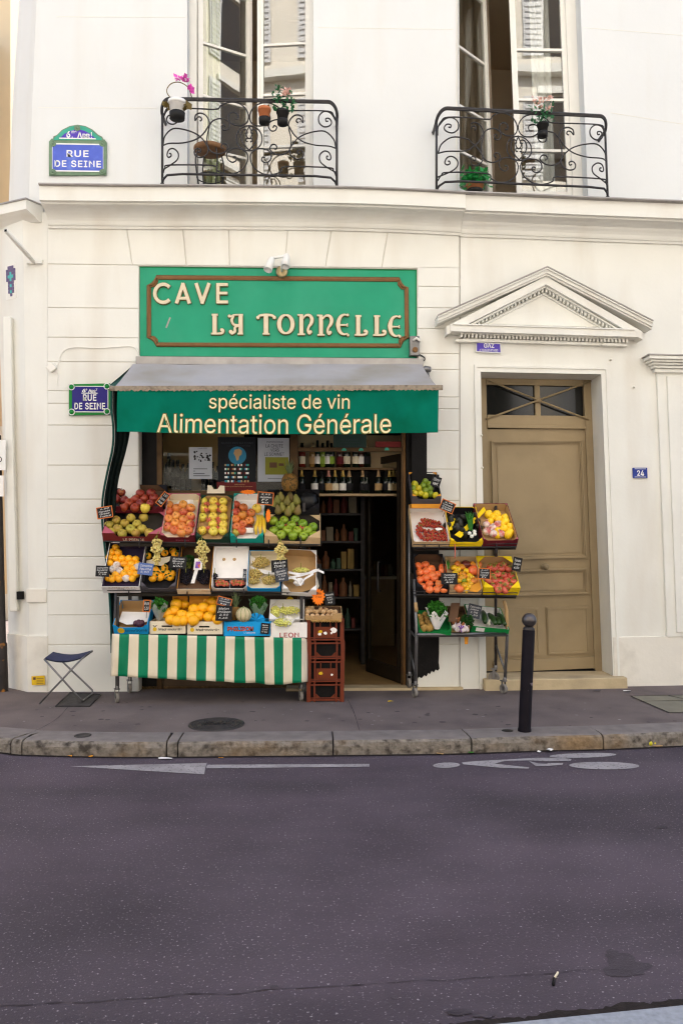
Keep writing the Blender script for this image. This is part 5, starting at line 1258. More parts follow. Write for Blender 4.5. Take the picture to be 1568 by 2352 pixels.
for i in range(7):
    mb = MB(); x = a+0.05+i*(b-a-0.1)/6; h = 0.16+0.08*rr.random(); mb.lathe([(0, 0), (0.04, 0), (0.04, h*0.75), (0.025, h*0.85), (0.028, h), (0, h)], 12, (x, 3.25, 1.041)); solo('jar', mb, pk[(i*3) % 5], 'small %s jar on the counter deep in the shop' % KINDS[(i*3) % 5], 'jar', '%s jars on the counter' % KINDS[(i*3) % 5])
# ================================================================== produce helpers
class Fr:                                     # a tilted tray: x along its front, a up the floor, n out of the floor
    def __init__(s, u0, vb, u1, vb1, y, tilt, y1=None):
        s.o = P(u0, vb, y); e = P(u1, vb1, y if y1 is None else y1); s.w = (e-s.o).length; s.x = (e-s.o).normalized()
        yy = Vector((-s.x.y, s.x.x, 0)).normalized(); t = math.radians(tilt)
        s.a = (yy*math.cos(t)+Z3*math.sin(t)); s.n = s.x.cross(s.a).normalized(); s.L = 0.4
    def pt(s, x, a, n): return s.o+s.x*x+s.a*a+s.n*n
    def hit(s, u, v, n):
        r = ray(u, v); c = Vector((0, -D, CZ)); q = s.o+s.n*n; t = (q-c).dot(s.n)/r.dot(s.n); return c+r*t
    def loc(s, p): d = Vector(p)-s.o; return d.dot(s.x), d.dot(s.a), d.dot(s.n)
    def fit(s, vt, hw):
        lo, hi = 0.02, 1.5
        for _ in range(40):
            m = (lo+hi)/2
            if proj(s.pt(s.w/2, m, hw))[1] > vt: lo = m
            else: hi = m
        s.L = lo; return s
    def box(s, mb, x0, x1, a0, a1, n0, n1, mi=0): return mb.obox(s.pt(x0, a0, n0), s.x*(x1-x0), s.a*(a1-a0), s.n*(n1-n0), mi)
def text_front(fr, mb, s, fx, fn, w, h, mi=0, flip=False, **k):
    c = fr.pt(fr.w*fx, -0.0045, fn); ex, ez = fr.x, fr.n
    if flip: ex, ez = -ex, -ez
    put_text(mb, s, c, ex, ez, w=w, h=h, mi=mi, **k)
def crate(label, u0, u1, vb, vt, y, tilt, hw, mo, mi_, vb1=None, hb=None, front=0.75, dip=0.55, corner=0.07, mb_=None, mf=None, gusset=True, texts=(), floor=None, y1=None, cat='crate', name='fruit_crate', group='produce crates on the shop stands', slat=False):
    fr = Fr(u0, vb, u1, vb if vb1 is None else vb1, y, tilt, y1).fit(vt, hw if hb is None else hb); hb = hw if hb is None else hb
    t = thing(name, label, cat, fr.pt(fr.w/2, 0, 0), group); w, L, e = fr.w-0.004, fr.L, 0.006
    mb = MB(); fr.box(mb, 0.002, w, 0, L, 0, e)
    fr.box(mb, 0.002, 0.002+e, e, L-e, e, hw); fr.box(mb, w-e, w, e, L-e, e, hw)
    if slat:
        fr.box(mb, 0.002, w, L-e, L, hb*0.1, hb*0.45); fr.box(mb, 0.002, w, L-e, L, hb*0.55, hb)
        for x in (0.008, w-0.03): fr.box(mb, x, x+0.022, L-0.03, L-e, e, hb+0.02)
    else: fr.box(mb, 0.002, w, L-e, L, e, hb)
    part('crate_body', mb, mo, t, bevel=0.0015)
    mb = MB()                                   # lining: the inner faces
    fr.box(mb, 0.002+e, w-e, e, L-e, e, e+0.002); fr.box(mb, 0.002+e+0.0005, 0.004+e, e, L-e, e+0.002, hw-0.002); fr.box(mb, w-e-0.002, w-e-0.0005, e, L-e, e+0.002, hw-0.002)
    if not slat: fr.box(mb, 0.01+e, w-e-0.006, L-e-0.002, L-e-0.0005, e+0.002, hb-0.002)
    part('lining', mb, mi_, t)
    mb = MB(); h = hw*front; c = corner*w/0.4
    pl = [(0.002, 0), (w, 0), (w, hw), (w-c, hw*0.98), (w-c-0.025, hw*dip), (c+0.025, hw*dip), (c, hw*0.98), (0.002, hw)]
    mb.prism(pl, fr.pt(0, 0, 0), fr.x, fr.n, fr.a*-0.004+fr.a*0.0, side=0)
    fp_ = part('front_panel', mb, mf or mo, t)
    if gusset:
        for sgn, x0 in ((1, 0.004), (-1, w-0.002)):
            for a0, sa in ((0.003, 1), (L-0.004, -1)):
                mb = MB(); A, B, C_ = fr.pt(x0, a0, hw*0.96), fr.pt(x0+sgn*c, a0, hw*0.96), fr.pt(x0, a0+sa*c, hw*0.96)
                mb.add([A, B, C_, A+fr.n*0.004, B+fr.n*0.004, C_+fr.n*0.004], [(0, 1, 2), (3, 4, 5), (0, 1, 4, 3), (1, 2, 5, 4), (2, 0, 3, 5)]); part('corner_flap', mb, mb_ or mo, t)
    for tx in texts:
        mb = MB(); text_front(fr, mb, tx[0], tx[1], tx[2], tx[3], tx[4], flip=len(tx) > 6 and tx[6]); part('lettering', mb, tx[5], fp_)
    fr.t = t; fr.hw = hw; return fr
def rm(name, cols, **k):
    return mat(name, cols[0], k.pop('rough', 0.38), k.pop('var', 0.10), k.pop('scale', 12), rand=cols, spec=0.45, **k)
FM = {
 'redapple': rm('red apple skin', [(0.26, 0.025, 0.014), (0.36, 0.06, 0.02), (0.30, 0.035, 0.02), (0.16, 0.014, 0.012)], blush=(0.62, 0.26, 0.04), bl=(0.60, 0.75), bsc=7),
 'russet': rm('russet apple skin', [(0.50, 0.38, 0.05), (0.56, 0.41, 0.06), (0.42, 0.36, 0.05)], blush=(0.36, 0.18, 0.04), bl=(0.5, 0.75), bsc=8, rough=0.55),
 'pinkapple': rm('pink apple skin', [(0.60, 0.10, 0.05), (0.80, 0.30, 0.06), (0.54, 0.07, 0.05), (0.84, 0.38, 0.07)], blush=(0.86, 0.42, 0.08), bl=(0.50, 0.66), bsc=8),
 'yellowapple': rm('yellow apple skin', [(0.84, 0.66, 0.08), (0.86, 0.60, 0.08), (0.74, 0.66, 0.09)], blush=(0.88, 0.48, 0.08), bl=(0.55, 0.8), bsc=6),
 'gala': rm('orange red apple skin', [(0.60, 0.11, 0.04), (0.72, 0.22, 0.04), (0.48, 0.06, 0.035), (0.78, 0.36, 0.05)], blush=(0.66, 0.34, 0.05), bl=(0.55, 0.72), bsc=7),
 'greenapple': rm('green apple skin', [(0.23, 0.36, 0.025), (0.32, 0.42, 0.03), (0.18, 0.32, 0.025)], rough=0.28),
 'pear': rm('green brown pear skin', [(0.20, 0.20, 0.035), (0.26, 0.24, 0.04), (0.20, 0.15, 0.04)], blush=(0.24, 0.14, 0.05), bl=(0.5, 0.75), bsc=9, rough=0.55),
 'orange': rm('orange peel', [(0.98, 0.42, 0.006), (0.98, 0.47, 0.01), (0.97, 0.37, 0.006)], bump=0.12, bscale=260, rough=0.42),
 'bigorange': rm('large orange peel', [(0.99, 0.44, 0.006), (0.99, 0.48, 0.008)], bump=0.12, bscale=220, rough=0.42),
 'mandarin': rm('leafy mandarin peel', [(0.98, 0.40, 0.006), (0.96, 0.46, 0.01)], bump=0.12, bscale=260, rough=0.42),
 'lemon': rm('lemon peel', [(0.98, 0.60, 0.012), (0.98, 0.66, 0.02)], bump=0.1, bscale=220, rough=0.4),
 'lime': rm('lime peel', [(0.17, 0.26, 0.015), (0.22, 0.30, 0.015)], bump=0.1, bscale=220), 'limeyellow': rm('yellow lime peel', [(0.62, 0.50, 0.02), (0.54, 0.50, 0.02)], bump=0.1, bscale=220),
 'tomato': rm('tomato skin', [(0.86, 0.20, 0.05), (0.78, 0.15, 0.045), (0.90, 0.27, 0.07)], rough=0.28), 'vinetomato': rm('vine tomato skin', [(0.64, 0.12, 0.07), (0.56, 0.08, 0.05), (0.68, 0.15, 0.08)], rough=0.26),
 'mixtomato': rm('mixed tomato skin', [(0.66, 0.12, 0.03), (0.85, 0.50, 0.02), (0.62, 0.09, 0.03), (0.85, 0.42, 0.02), (0.70, 0.18, 0.04)], rough=0.28), 'yellowtomato': rm('yellow tomato skin', [(0.86, 0.56, 0.02), (0.84, 0.48, 0.02)], rough=0.28),
 'darktomato': rm('dark tomato skin', [(0.14, 0.02, 0.015), (0.16, 0.03, 0.02)], rough=0.28), 'cherry': mat('cherry tomato skin', (0.34, 0.04, 0.025), 0.25, 0.2, 9),
 'smalltomato': mat('small red fruit skin', (0.46, 0.06, 0.035), 0.4, 0.25, 20),
 'whitegrape': mat('white grape skin', (0.72, 0.60, 0.22), 0.32, 0.16, 14, blush=(0.64, 0.46, 0.16), bl=(0.5, 0.7), bsc=9, sss=0.2), 'greengrape': mat('green grape skin', (0.68, 0.66, 0.18), 0.32, 0.16, 14, sss=0.2), 'dullgrape': mat('dull white grape skin', (0.56, 0.42, 0.14), 0.36, 0.22, 14, sss=0.1),
 'blackgrape': mat('black grape skin', (0.014, 0.011, 0.018), 0.42, 0.4, 14), 'plum': rm('plum skin', [(0.06, 0.012, 0.03), (0.05, 0.01, 0.022)], rough=0.45), 'avocado': rm('avocado skin', [(0.016, 0.020, 0.012), (0.022, 0.020, 0.014)], bump=0.5, bscale=120),
 'kiwi': rm('kiwi skin', [(0.34, 0.20, 0.05), (0.42, 0.25, 0.06)], rough=0.8), 'cucumber': rm('cucumber skin', [(0.018, 0.055, 0.012), (0.024, 0.065, 0.014)], bump=0.3, bscale=90), 'banana': rm('banana skin', [(0.80, 0.52, 0.03), (0.76, 0.50, 0.04)]),
 'walnut': rm('walnut shell', [(0.62, 0.40, 0.20), (0.70, 0.46, 0.24), (0.54, 0.33, 0.16)], rough=0.7, bump=0.9, bscale=110), 'garlic': mat('garlic skin', (0.66, 0.58, 0.55), 0.6, 0.12, 20, blush=(0.42, 0.22, 0.34), bl=(0.55, 0.7), bsc=12),
 'onion': mat('spring onion bulb', (0.80, 0.78, 0.68), 0.35, 0.06, 20), 'shallot': rm('shallot skin', [(0.56, 0.22, 0.09), (0.5, 0.18, 0.08)]), 'leaf': mat('green leaf', (0.035, 0.17, 0.018), 0.5, 0.35, 18), 'darkleaf': mat('dark green leaf', (0.018, 0.075, 0.014), 0.5, 0.35, 18), 'stem': mat('fruit stem', (0.14, 0.10, 0.03), 0.7, 0.2, 30), 'greenstem': mat('green stalk', (0.26, 0.28, 0.05), 0.6, 0.2, 30),
 'pineapple': mat('pineapple rind', (0.26, 0.13, 0.03), 0.6, 0.35, 30, bump=0.3, bscale=80, spots=((0.09, 0.06, 0.02), 32, (0.5, 0.6))), 'pineleaf': mat('pineapple leaf', (0.15, 0.20, 0.09), 0.55, 0.25, 14), 'melon': mat('melon rind', (0.62, 0.52, 0.32), 0.65, 0.1, 22, bump=0.4, bscale=70), 'melonline': mat('melon rib', (0.30, 0.34, 0.14), 0.65, 0.2, 20),
 'wrap': mat('printed tissue wrap', (0.80, 0.66, 0.60), 0.6, 0.1, 20, blush=(0.62, 0.16, 0.14), bl=(0.45, 0.62), bsc=16), 'whitewrap': mat('pale tissue wrap', (0.78, 0.70, 0.64), 0.6, 0.1, 20, blush=(0.40, 0.16, 0.10), bl=(0.60, 0.7), bsc=14),
 'plastic': mat('clear bag film', (0.70, 0.74, 0.72), 0.25, 0.1, 9, alpha=0.35), 'peach': None }
def sph_prof(r, sz, k=9, dimple=0.0, neck=0.0):
    o = []
    for i in range(k+1):
        t = PI*i/k; z = -math.cos(t)*r*sz; rr = math.sin(t)*r
        if dimple and t > PI*0.7: z -= dimple*r*(1-math.sin(t))*1.0
        if dimple and t < PI*0.2: z += dimple*0.5*r*(1-math.sin(t))
        o.append((rr, z))
    return o
PROTO = {}
def proto(kind):
    if kind in PROTO: return PROTO[kind]
    mb = MB(); mats = [FM[kind]]
    if kind in ('redapple', 'russet', 'pinkapple', 'yellowapple', 'gala', 'greenapple'):
        r = 0.046; pr = [(0.0, -0.036), (0.012, -0.041), (0.028, -0.035), (0.041, -0.016), (0.0465, 0.006), (0.043, 0.026), (0.031, 0.040), (0.016, 0.042), (0.005, 0.034), (0.0, 0.030)]
        mb.lathe(pr, 16); mb.tube([(0, 0, 0.03), (0.002, 0, 0.045), (0.006, 0, 0.054)], 0.002, 5, mi=1); mats.append(FM['stem'])
    elif kind == 'pear':
        mb.lathe([(0, -0.045), (0.02, -0.044), (0.036, -0.028), (0.040, -0.008), (0.034, 0.016), (0.022, 0.04), (0.016, 0.056), (0.008, 0.066), (0, 0.066)], 14); mb.tube([(0, 0, 0.063), (0.004, 0, 0.08), (0.012, 0, 0.092)], 0.0022, 5, mi=1); mats.append(FM['stem'])
    elif kind in ('orange', 'mandarin', 'bigorange'):
        mb.lathe(sph_prof(0.05 if kind == 'bigorange' else 0.038, 0.94, 10, 0.03), 16)
        mb.ball((0, 0, (0.044 if kind == 'bigorange' else 0.0345)), 0.0035, 6, mi=1); mats.append(FM['greenstem'])
        if kind == 'mandarin':
            for a in (0.4, 2.6): mb.add([(0, 0, 0.035), (0.02*math.cos(a)-0.01*math.sin(a), 0.02*math.sin(a)+0.01*math.cos(a), 0.042), (0.05*math.cos(a), 0.05*math.sin(a), 0.036), (0.02*math.cos(a)+0.012*math.sin(a), 0.02*math.sin(a)-0.012*math.cos(a), 0.041)], [(0, 1, 2, 3)], 2)
            mats.append(FM['darkleaf'])
    elif kind in ('lemon', 'lime', 'limeyellow'):
        s = 1.0 if kind == 'lemon' else 0.85; mb.lathe([(0, -0.043*s), (0.012*s, -0.041*s), (0.026*s, -0.033*s), (0.038*s, -0.017*s), (0.0415*s, 0), (0.038*s, 0.017*s), (0.027*s, 0.033*s), (0.012*s, 0.042*s), (0.006*s, 0.046*s), (0, 0.047*s)], 14)
    elif kind in ('tomato', 'vinetomato', 'mixtomato', 'yellowtomato', 'darktomato'):
        r = {'tomato': 0.042, 'vinetomato': 0.037, 'mixtomato': 0.034, 'yellowtomato': 0.031, 'darktomato': 0.05}[kind]; n = 20; pr = sph_prof(r, 0.82, 9, 0.12); mb.lathe(pr, n)
        if kind in ('tomato', 'mixtomato', 'darktomato'):
            mb.v = [Vector((p.x*(1+0.035*math.cos(5*math.atan2(p.y, p.x))), p.y*(1+0.035*math.cos(5*math.atan2(p.y, p.x))), p.z)) for p in mb.v]
        zt = r*0.74
        if kind == 'vinetomato':
            for i in range(5):
                a = i*1.2566; c_, s_ = math.cos(a), math.sin(a); mb.add([(0, 0, zt), (c_*r*0.3-s_*0.005, s_*r*0.3+c_*0.005, zt+0.006), (c_*r*0.8, s_*r*0.8, zt-0.001), (c_*r*0.3+s_*0.005, s_*r*0.3-c_*0.005, zt+0.006)], [(0, 1, 2, 3)], 1)
            mb.tube([(0, 0, zt), (0.003, 0.002, zt+0.018), (0.014, 0.006, zt+0.024)], 0.0025, 5, mi=1)
        else: mb.ball((0, 0, zt), 0.005, 6, (1, 1, 0.4), mi=1)
        mats.append(FM['greenstem'])
    elif kind == 'kiwi': mb.lathe(sph_prof(0.027, 1.3, 9), 14)
    elif kind == 'plum': mb.lathe(sph_prof(0.028, 1.15, 9, 0.06), 14)
    elif kind == 'avocado': mb.lathe([(0, -0.05), (0.022, -0.046), (0.036, -0.028), (0.037, -0.005), (0.029, 0.022), (0.02, 0.045), (0.012, 0.056), (0, 0.06)], 14)
    elif kind == 'walnut':
        mb.lathe(sph_prof(0.019, 1.12, 10), 16); mb.v = [p*(1+0.07*math.sin(9*p.x/0.019+3*p.z/0.019)*math.cos(7*p.y/0.019)) for p in mb.v]
    elif kind == 'garlic':
        mb.lathe([(0, -0.02), (0.018, -0.019), (0.028, -0.006), (0.025, 0.01), (0.012, 0.022), (0.005, 0.032), (0.004, 0.045), (0, 0.046)], 16); mb.v = [Vector((p.x*(1+0.07*math.cos(7*math.atan2(p.y, p.x))), p.y*(1+0.07*math.cos(7*math.atan2(p.y, p.x))), p.z)) for p in mb.v]
    elif kind == 'shallot': mb.lathe([(0, -0.03), (0.012, -0.022), (0.018, -0.004), (0.013, 0.018), (0.004, 0.034), (0, 0.04)], 12)
    elif kind == 'onion': mb.lathe([(0, -0.022), (0.014, -0.019), (0.021, -0.004), (0.016, 0.012), (0.008, 0.022), (0.007, 0.04), (0, 0.041)], 14)
    elif kind in ('wrap', 'whitewrap'):
        mb.lathe(sph_prof(0.039, 0.95, 10), 18); mb.v = [p*(1+0.05*mnoise.noise(p*60)) for p in mb.v]
        for i in range(7): a = i*0.9; mb.add([(0, 0, 0.034), (0.012*math.cos(a), 0.012*math.sin(a), 0.056), (0.016*math.cos(a+0.8), 0.016*math.sin(a+0.8), 0.05)], [(0, 1, 2)])
    me = mesh_of(kind, mb, mats); PROTO[kind] = me; return me
NAMES = {'redapple': 'apple', 'russet': 'apple', 'pinkapple': 'apple', 'yellowapple': 'apple', 'gala': 'apple', 'greenapple': 'apple', 'bigorange': 'orange', 'limeyellow': 'lime', 'vinetomato': 'tomato', 'mixtomato': 'tomato', 'yellowtomato': 'tomato', 'darktomato': 'tomato', 'wrap': 'wrapped_fruit', 'whitewrap': 'wrapped_fruit', 'onion': 'spring_onion'}
rz = random.Random(21)
def fruit(kind, pos, label, group=None, sc=1.0, up=None, spin=True, tip=0.5):
    me = proto(kind); nm = NAMES.get(kind, kind); o = bpy.data.objects.new(nm, me); COL.objects.link(o); o.location = pos
    u = Vector(up) if up is not None else Vector((0, -0.5, 0.8))
    u = (u+Vector((rz.uniform(-1, 1), rz.uniform(-1, 1), rz.uniform(-1, 1)))*tip).normalized()
    q = u.to_track_quat('Z', 'Y'); o.rotation_mode = 'QUATERNION'; from mathutils import Quaternion
    o.rotation_quaternion = q @ Quaternion((0, 0, 1), rz.uniform(0, 6.28)); s = sc*rz.uniform(0.99, 1.12); o.scale = (s, s, s)
    return tag(o, label, nm.replace('_', ' '), group)
def C1(x, y): return (212.3+0.2604*x, 1061.7+0.2604*y)
def C2(x, y): return (457.3+0.20833*x, 1061.7+0.20833*y)
def C3(x, y): return (212.3+0.2604*x, 1208.7+0.2604*y)
def C4(x, y): return (490+0.20833*x, 1208.7+0.20833*y)
def C6(x, y): return (490+0.3125*x, 1347.5+0.3125*y)
def C7(x, y): return (914.7+0.19792*x, 1061.7+0.19792*y)
def C8(x, y): return (914.7+0.22917*x, 1306.7+0.22917*y)
def put(fr, kind, conv, pts, n, label, group=None, sc=1.0, up=None, tip=0.5, dn=0.012):
    for i, (x, y) in enumerate(pts):
        u, v = conv(x, y); fruit(kind, fr.hit(u, v, n+rz.uniform(-dn, dn)), label, group, sc, fr.n if up is None else up, tip=tip)
def sheet(fr, conv, pts, n, m, name, label, cat, th=0.002, group=None, crumple=0.0):
    q = [fr.hit(*conv(x, y), n+rz.uniform(-crumple, crumple)) for x, y in pts]; mb = MB(); k = len(q)
    mb.add(q+[p+fr.n*th for p in q], [tuple(range(k)), tuple(range(k, 2*k))]+[(i, (i+1) % k, k+(i+1) % k, k+i) for i in range(k)])
    return solo(name, mb, m, label, cat, group)
def heap(fr, conv, ells, r, count, m, n0, label, group=None, name='grape_bunch', cat='grapes', nt=0.045, stalk=True, seed=1):
    R = random.Random(seed); mb = MB(); pts = []
    for (cx, cy, rx, ry) in ells:
        k = 0; tries = 0
        while k < count and tries < 4000:
            tries += 1; a = R.uniform(0, 2*PI); q = math.sqrt(R.random()); x, y = cx+rx*q*math.cos(a), cy+ry*q*math.sin(a)
            p = fr.hit(*conv(x, y), n0+nt*(1-q*q)*R.uniform(0.5, 1.0))
            if all((p-z).length > r*1.5 for z in pts): pts.append(p); k += 1
    for p in pts: mb.ball(p, r*R.uniform(0.88, 1.1), 8)
    mats = [FM[m], FM['greenstem']]
    t = thing(name, label, cat, pts[0], group); part('berries', mb, mats, t)['kind'] = 'stuff'
    if stalk:
        mb = MB(); c = sum(pts, Vector())/len(pts); mb.tube(crv([c-fr.n*0.01, c+fr.n*0.03+fr.a*0.03, c+fr.n*0.035+fr.a*0.07], 4), 0.0035, 5, mi=1); part('stalk', mb, mats, t)
    return t
def bunch(u0, v0, u1, v1, y, m, label, r=0.0125, wid=0.062, seed=1):
    R = random.Random(seed); A, B = P(u0, v0, y), P(u1, v1, y); L = (B-A).length; d = (B-A).normalized(); e1 = d.orthogonal().normalized(); e2 = d.cross(e1); pts = []; tries = 0
    while len(pts) < 110 and tries < 5000:
        tries += 1; t = R.random(); w = wid*(math.sin(min(1, t*3.2+0.25)*PI/2))*(1-0.62*max(0, t-0.22)/0.78)*(0.85+0.3*math.sin(t*17+seed)); a = R.uniform(0, 2*PI); q = 0.55+0.45*math.sqrt(R.random())
        p = A+d*(L*(0.12+0.88*t))+(e1*math.cos(a)+e2*math.sin(a))*w*q
        if all((p-z).length > r*1.45 for z in pts): pts.append(p)
    mb = MB()
    for p in pts: mb.ball(p, r*R.uniform(0.9, 1.1), 8)
    t = thing('grape_bunch', label, 'grapes', A, 'white grape bunches hanging from the rail'); part('berries', mb, FM[m], t)['kind'] = 'stuff'
    mb = MB(); mb.tube(crv([A+Z3*0.05+X3*0.02, A+Z3*0.02, A+d*L*0.15, A+d*L*0.6], 4), 0.004, 6); mb.tube([A+Z3*0.01, A+d*L*0.12+X3*-0.04], 0.003, 5); part('stalk', mb, FM['greenstem'], t)
    return t
def card(label, u, v, w, h, rot, y, lines, frame=None, bg='chalkboard', ink='chalk', lean=0.12, pick=0.06, slant=0.15):
    c = P(u, v, y); s = 1/215*(y+D)/D; W_, H_ = w*s, h*s; a = math.radians(rot); ex = Vector((math.cos(a), 0, -math.sin(a))); ez = Vector((math.sin(a), lean, math.cos(a))).normalized(); ny = ex.cross(ez).normalized()
    t = thing('price_card', label, 'price card', c-ez*H_/2, 'handwritten price cards on the produce')
    mb = MB(); mb.obox(c-ex*W_/2-ez*H_/2, ex*W_, ez*H_, -ny*0.004); part('board', mb, bg, t)
    if frame:
        mb = MB(); b = 0.008
        for o, e1_, e2_ in ((-ex*W_/2-ez*H_/2, ex*W_, ez*b), (-ex*W_/2+ez*(H_/2-b), ex*W_, ez*b), (-ex*W_/2-ez*(H_/2-b), ex*b, ez*(H_-2*b)), (ex*(W_/2-b)-ez*(H_/2-b), ex*b, ez*(H_-2*b))): mb.obox(c+o-ny*0.005, e1_, e2_, ny*0.008)
        part('frame', mb, frame, t)
    mb = MB(); k = len(lines)
    for i, l in enumerate(lines):
        if not l: continue
        hh = H_*0.82/k; put_text(mb, l, c+ez*(H_*0.41-hh*(i+0.5))+ny*0.002+ex*W_*0.02*math.sin(i*2+u), ex+ez*0.05, ez, w=W_*0.78*min(1, 0.35+0.09*len(l)), h=hh*0.72, shear=slant)
    part('lettering', mb, ink, t)
    mb = MB(); mb.tube([c-ez*H_*0.3+(-ny)*0.006, c-ez*(H_/2+pick)+(-ny)*0.012], 0.0028, 5); part('pick', mb, 'dsteel', t)
    return t
def star(label, u, v, ru, rv, y, lines=(), lean=0.2):
    c = P(u, v, y); mb = MB(); n = 15; s = 1/215*(y+D)/D; R = random.Random(int(u)); pl = []
    for i in range(2*n):
        q = 1.0 if i % 2 == 0 else 0.76; q *= R.uniform(0.9, 1.05); pl.append((ru*s*q*math.cos(PI*i/n), rv*s*q*math.sin(PI*i/n)))
    ez = Vector((0, lean, 1)).normalized(); ny = X3.cross(ez)
    mb.prism(pl, c, X3, ez, -ny*0.002); t = thing('price_star', label, 'price star', c, 'orange star shaped price tags'); part('board', mb, 'orange_card', t)
    mb = MB()
    for i, l in enumerate(lines): put_text(mb, l, c+ny*0.002+ez*(rv*s*(0.35-0.4*i)), X3, ez, w=ru*s*0.9, h=rv*s*0.25, shear=0.2)
    if lines: part('lettering', mb, 'ink_black', t)
    mb = MB(); mb.tube([c-ez*rv*s*0.5-ny*0.005, c-ez*rv*s*1.3-ny*0.012], 0.0028, 5); part('pick', mb, 'dsteel', t)
    return t
def herb(label, u, v, ru, rv, y, m, count, seed, wrap=None, name='parsley_bunch', cat='herbs', ls=0.016):
    c = P(u, v, y); s = 1/215*(y+D)/D; R = random.Random(seed); mb = MB()
    for i in range(count):
        a = R.uniform(0, 2*PI); b = math.acos(R.uniform(-0.9, 1)); q = R.uniform(0.55, 1.0)**0.5
        p = c+Vector((ru*s*q*math.sin(b)*math.cos(a), ru*s*0.8*q*math.sin(b)*math.sin(a), rv*s*q*math.cos(b)))*(1+0.25*mnoise.noise(Vector((a*1.5, b*2, seed))))
        d = Vector((R.uniform(-1, 1), R.uniform(-1, 0.4), R.uniform(-0.3, 1))).normalized(); e = d.orthogonal().normalized(); f = d.cross(e); l = ls*R.uniform(0.7, 1.4)
        mb.add([p, p+e*l*0.5+d*l*0.5, p+d*l*1.2, p-e*l*0.5+d*l*0.5], [(0, 1, 2, 3)]); mb.add([p, p+f*l*0.6+d*l*0.3, p+f*l*1.1+d*l*0.1, p+f*l*0.4-d*l*0.3], [(0, 1, 2, 3)])
    t = thing(name, label, cat, c-Z3*rv*s); part('leaves', mb, FM[m], t)['kind'] = 'stuff'
    mb = MB()
    for i in range(12): a = i*0.52; mb.tube([c+Vector((ru*s*0.4*math.cos(a), ru*s*0.3*math.sin(a), 0)), c+Vector((0.004*math.cos(a), 0.004*math.sin(a), -rv*s*1.7))], 0.0025, 4)
    part('stems', mb, FM['greenstem'], t)
    if wrap:
        mb = MB(); top, bot, wm = wrap; n = 18; vs = []
        for i in range(n+1):
            a = PI*0.95+PI*1.1*i/n; w0 = 1.0+0.12*math.sin(i*2.2); vs += [c+Vector((ru*s*1.12*math.cos(a)*w0, ru*s*1.0*math.sin(a), top*s+0.03*math.sin(i*1.1)+0.055*abs(i/n-0.5)*2)), c+Vector((ru*s*0.28*math.cos(a), ru*s*0.28*math.sin(a), bot*s))]
        mb.add(vs, [(2*i, 2*i+1, 2*i+3, 2*i+2) for i in range(n)], 0, True); part('wrapper', mb, wm, t)
    return t
def caster(parent, p, r=0.05, turn=0.0, name='caster'):
    ax = Vector((math.cos(turn), math.sin(turn), 0)); fw = Vector((-ax.y, ax.x, 0)); c = Vector((p.x, p.y, p.z+r))+fw*0.02
    mb = MB(); mb.obox(c-ax*0.022-fw*0.014+Z3*(-0.012), ax*0.004, fw*0.026, Z3*(r+0.045)); mb.obox(c+ax*0.018-fw*0.014+Z3*(-0.012), ax*0.004, fw*0.026, Z3*(r+0.045)); mb.obox(c-ax*0.024-fw*0.03+Z3*(r+0.028), ax*0.048, fw*0.06, Z3*0.012)
    mb.lathe([(0.018, 0), (0.02, 0.03), (0.014, 0.05), (0, 0.051)], 10, (p.x, p.y, p.z+2*r+0.03)); k = part(name, mb, 'steel', parent)
    mb = MB(); mb.lathe([(0.012, -0.013), (r*0.6, -0.012), (r*0.62, -0.016), (r*0.96, -0.015), (r, -0.009), (r, 0.009), (r*0.96, 0.015), (r*0.62, 0.016), (r*0.6, 0.012), (0.012, 0.013)], 24, c, ax); part('wheel', mb, 'rubber', k)
    mb = MB(); mb.lathe([(0, -0.018), (0.012, -0.018), (0.012, 0.018), (0, 0.018)], 10, c, ax); part('hub', mb, 'dsteel', k)
# ================================================================== the left stand
YT, YM, YB = -0.40, -0.50, -0.62
st = thing('market_stand', 'three tier dark steel fruit stand on casters behind the striped cloth', 'stand', (P(480, 1600, -0.35).x, -0.35, 0))
def rodpx(mb, pts, r, n=6): mb.tube([P(*p) for p in pts], r, n)
xsl, xsr = P(266, 1600, YB).x, P(692, 1600, YB).x
for x, yy in ((xsl, YB+0.06), (xsr, YB+0.06), (xsl+0.02, -0.10), (xsr+0.02, -0.10)):
    mb = MB(); mb.box(x-0.016, x+0.016, yy-0.016, yy+0.016, 0.13, 1.05 if yy < -0.3 else 2.0); part('post', mb, 'dsteel', st)
    caster(st, Vector((x, yy, 0.0)), 0.05, 0.45 if x < -1 else 0.2)
zA, zM, zT = P(480, 1456, YB).z, P(480, 1362, YM).z, P(480, 1248, YT).z
for z, y0, dz, dy, nm in ((zA-0.01, YB+0.03, 0.10, 0.34, 'shelf'), (zM-0.012, YM+0.0, 0.30, 0.30, 'shelf'), (zT-0.012, YT+0.0, 0.33, 0.30, 'shelf')):
    mb = MB(); mb.obox((xsl-0.02, y0, z-0.02), (xsr-xsl+(0.1 if z < 0.8 else 0.22), 0, 0), (0, dy, dz), (0, -0.006, 0.012)); part(nm, mb, 'board', st)
mb = MB(); rodpx(mb, ((240, 1243, YT-0.035), (480, 1247.5, YT-0.035), (736, 1251, YT-0.035)), 0.006); rodpx(mb, ((246, 1356, YM-0.035), (480, 1358, YM-0.035), (730, 1362, YM-0.035)), 0.006)
for u in (320, 425, 543, 617, 690): rodpx(mb, ((u, 1232, YT-0.03), (u, 1255, YT-0.04), (u, 1257, YT+0.05)), 0.007)
for u in (296, 430, 560, 660): rodpx(mb, ((u, 1350, YM-0.03), (u, 1364, YM-0.04), (u, 1366, YM+0.05)), 0.007)
part('rail', mb, 'dsteel', st)
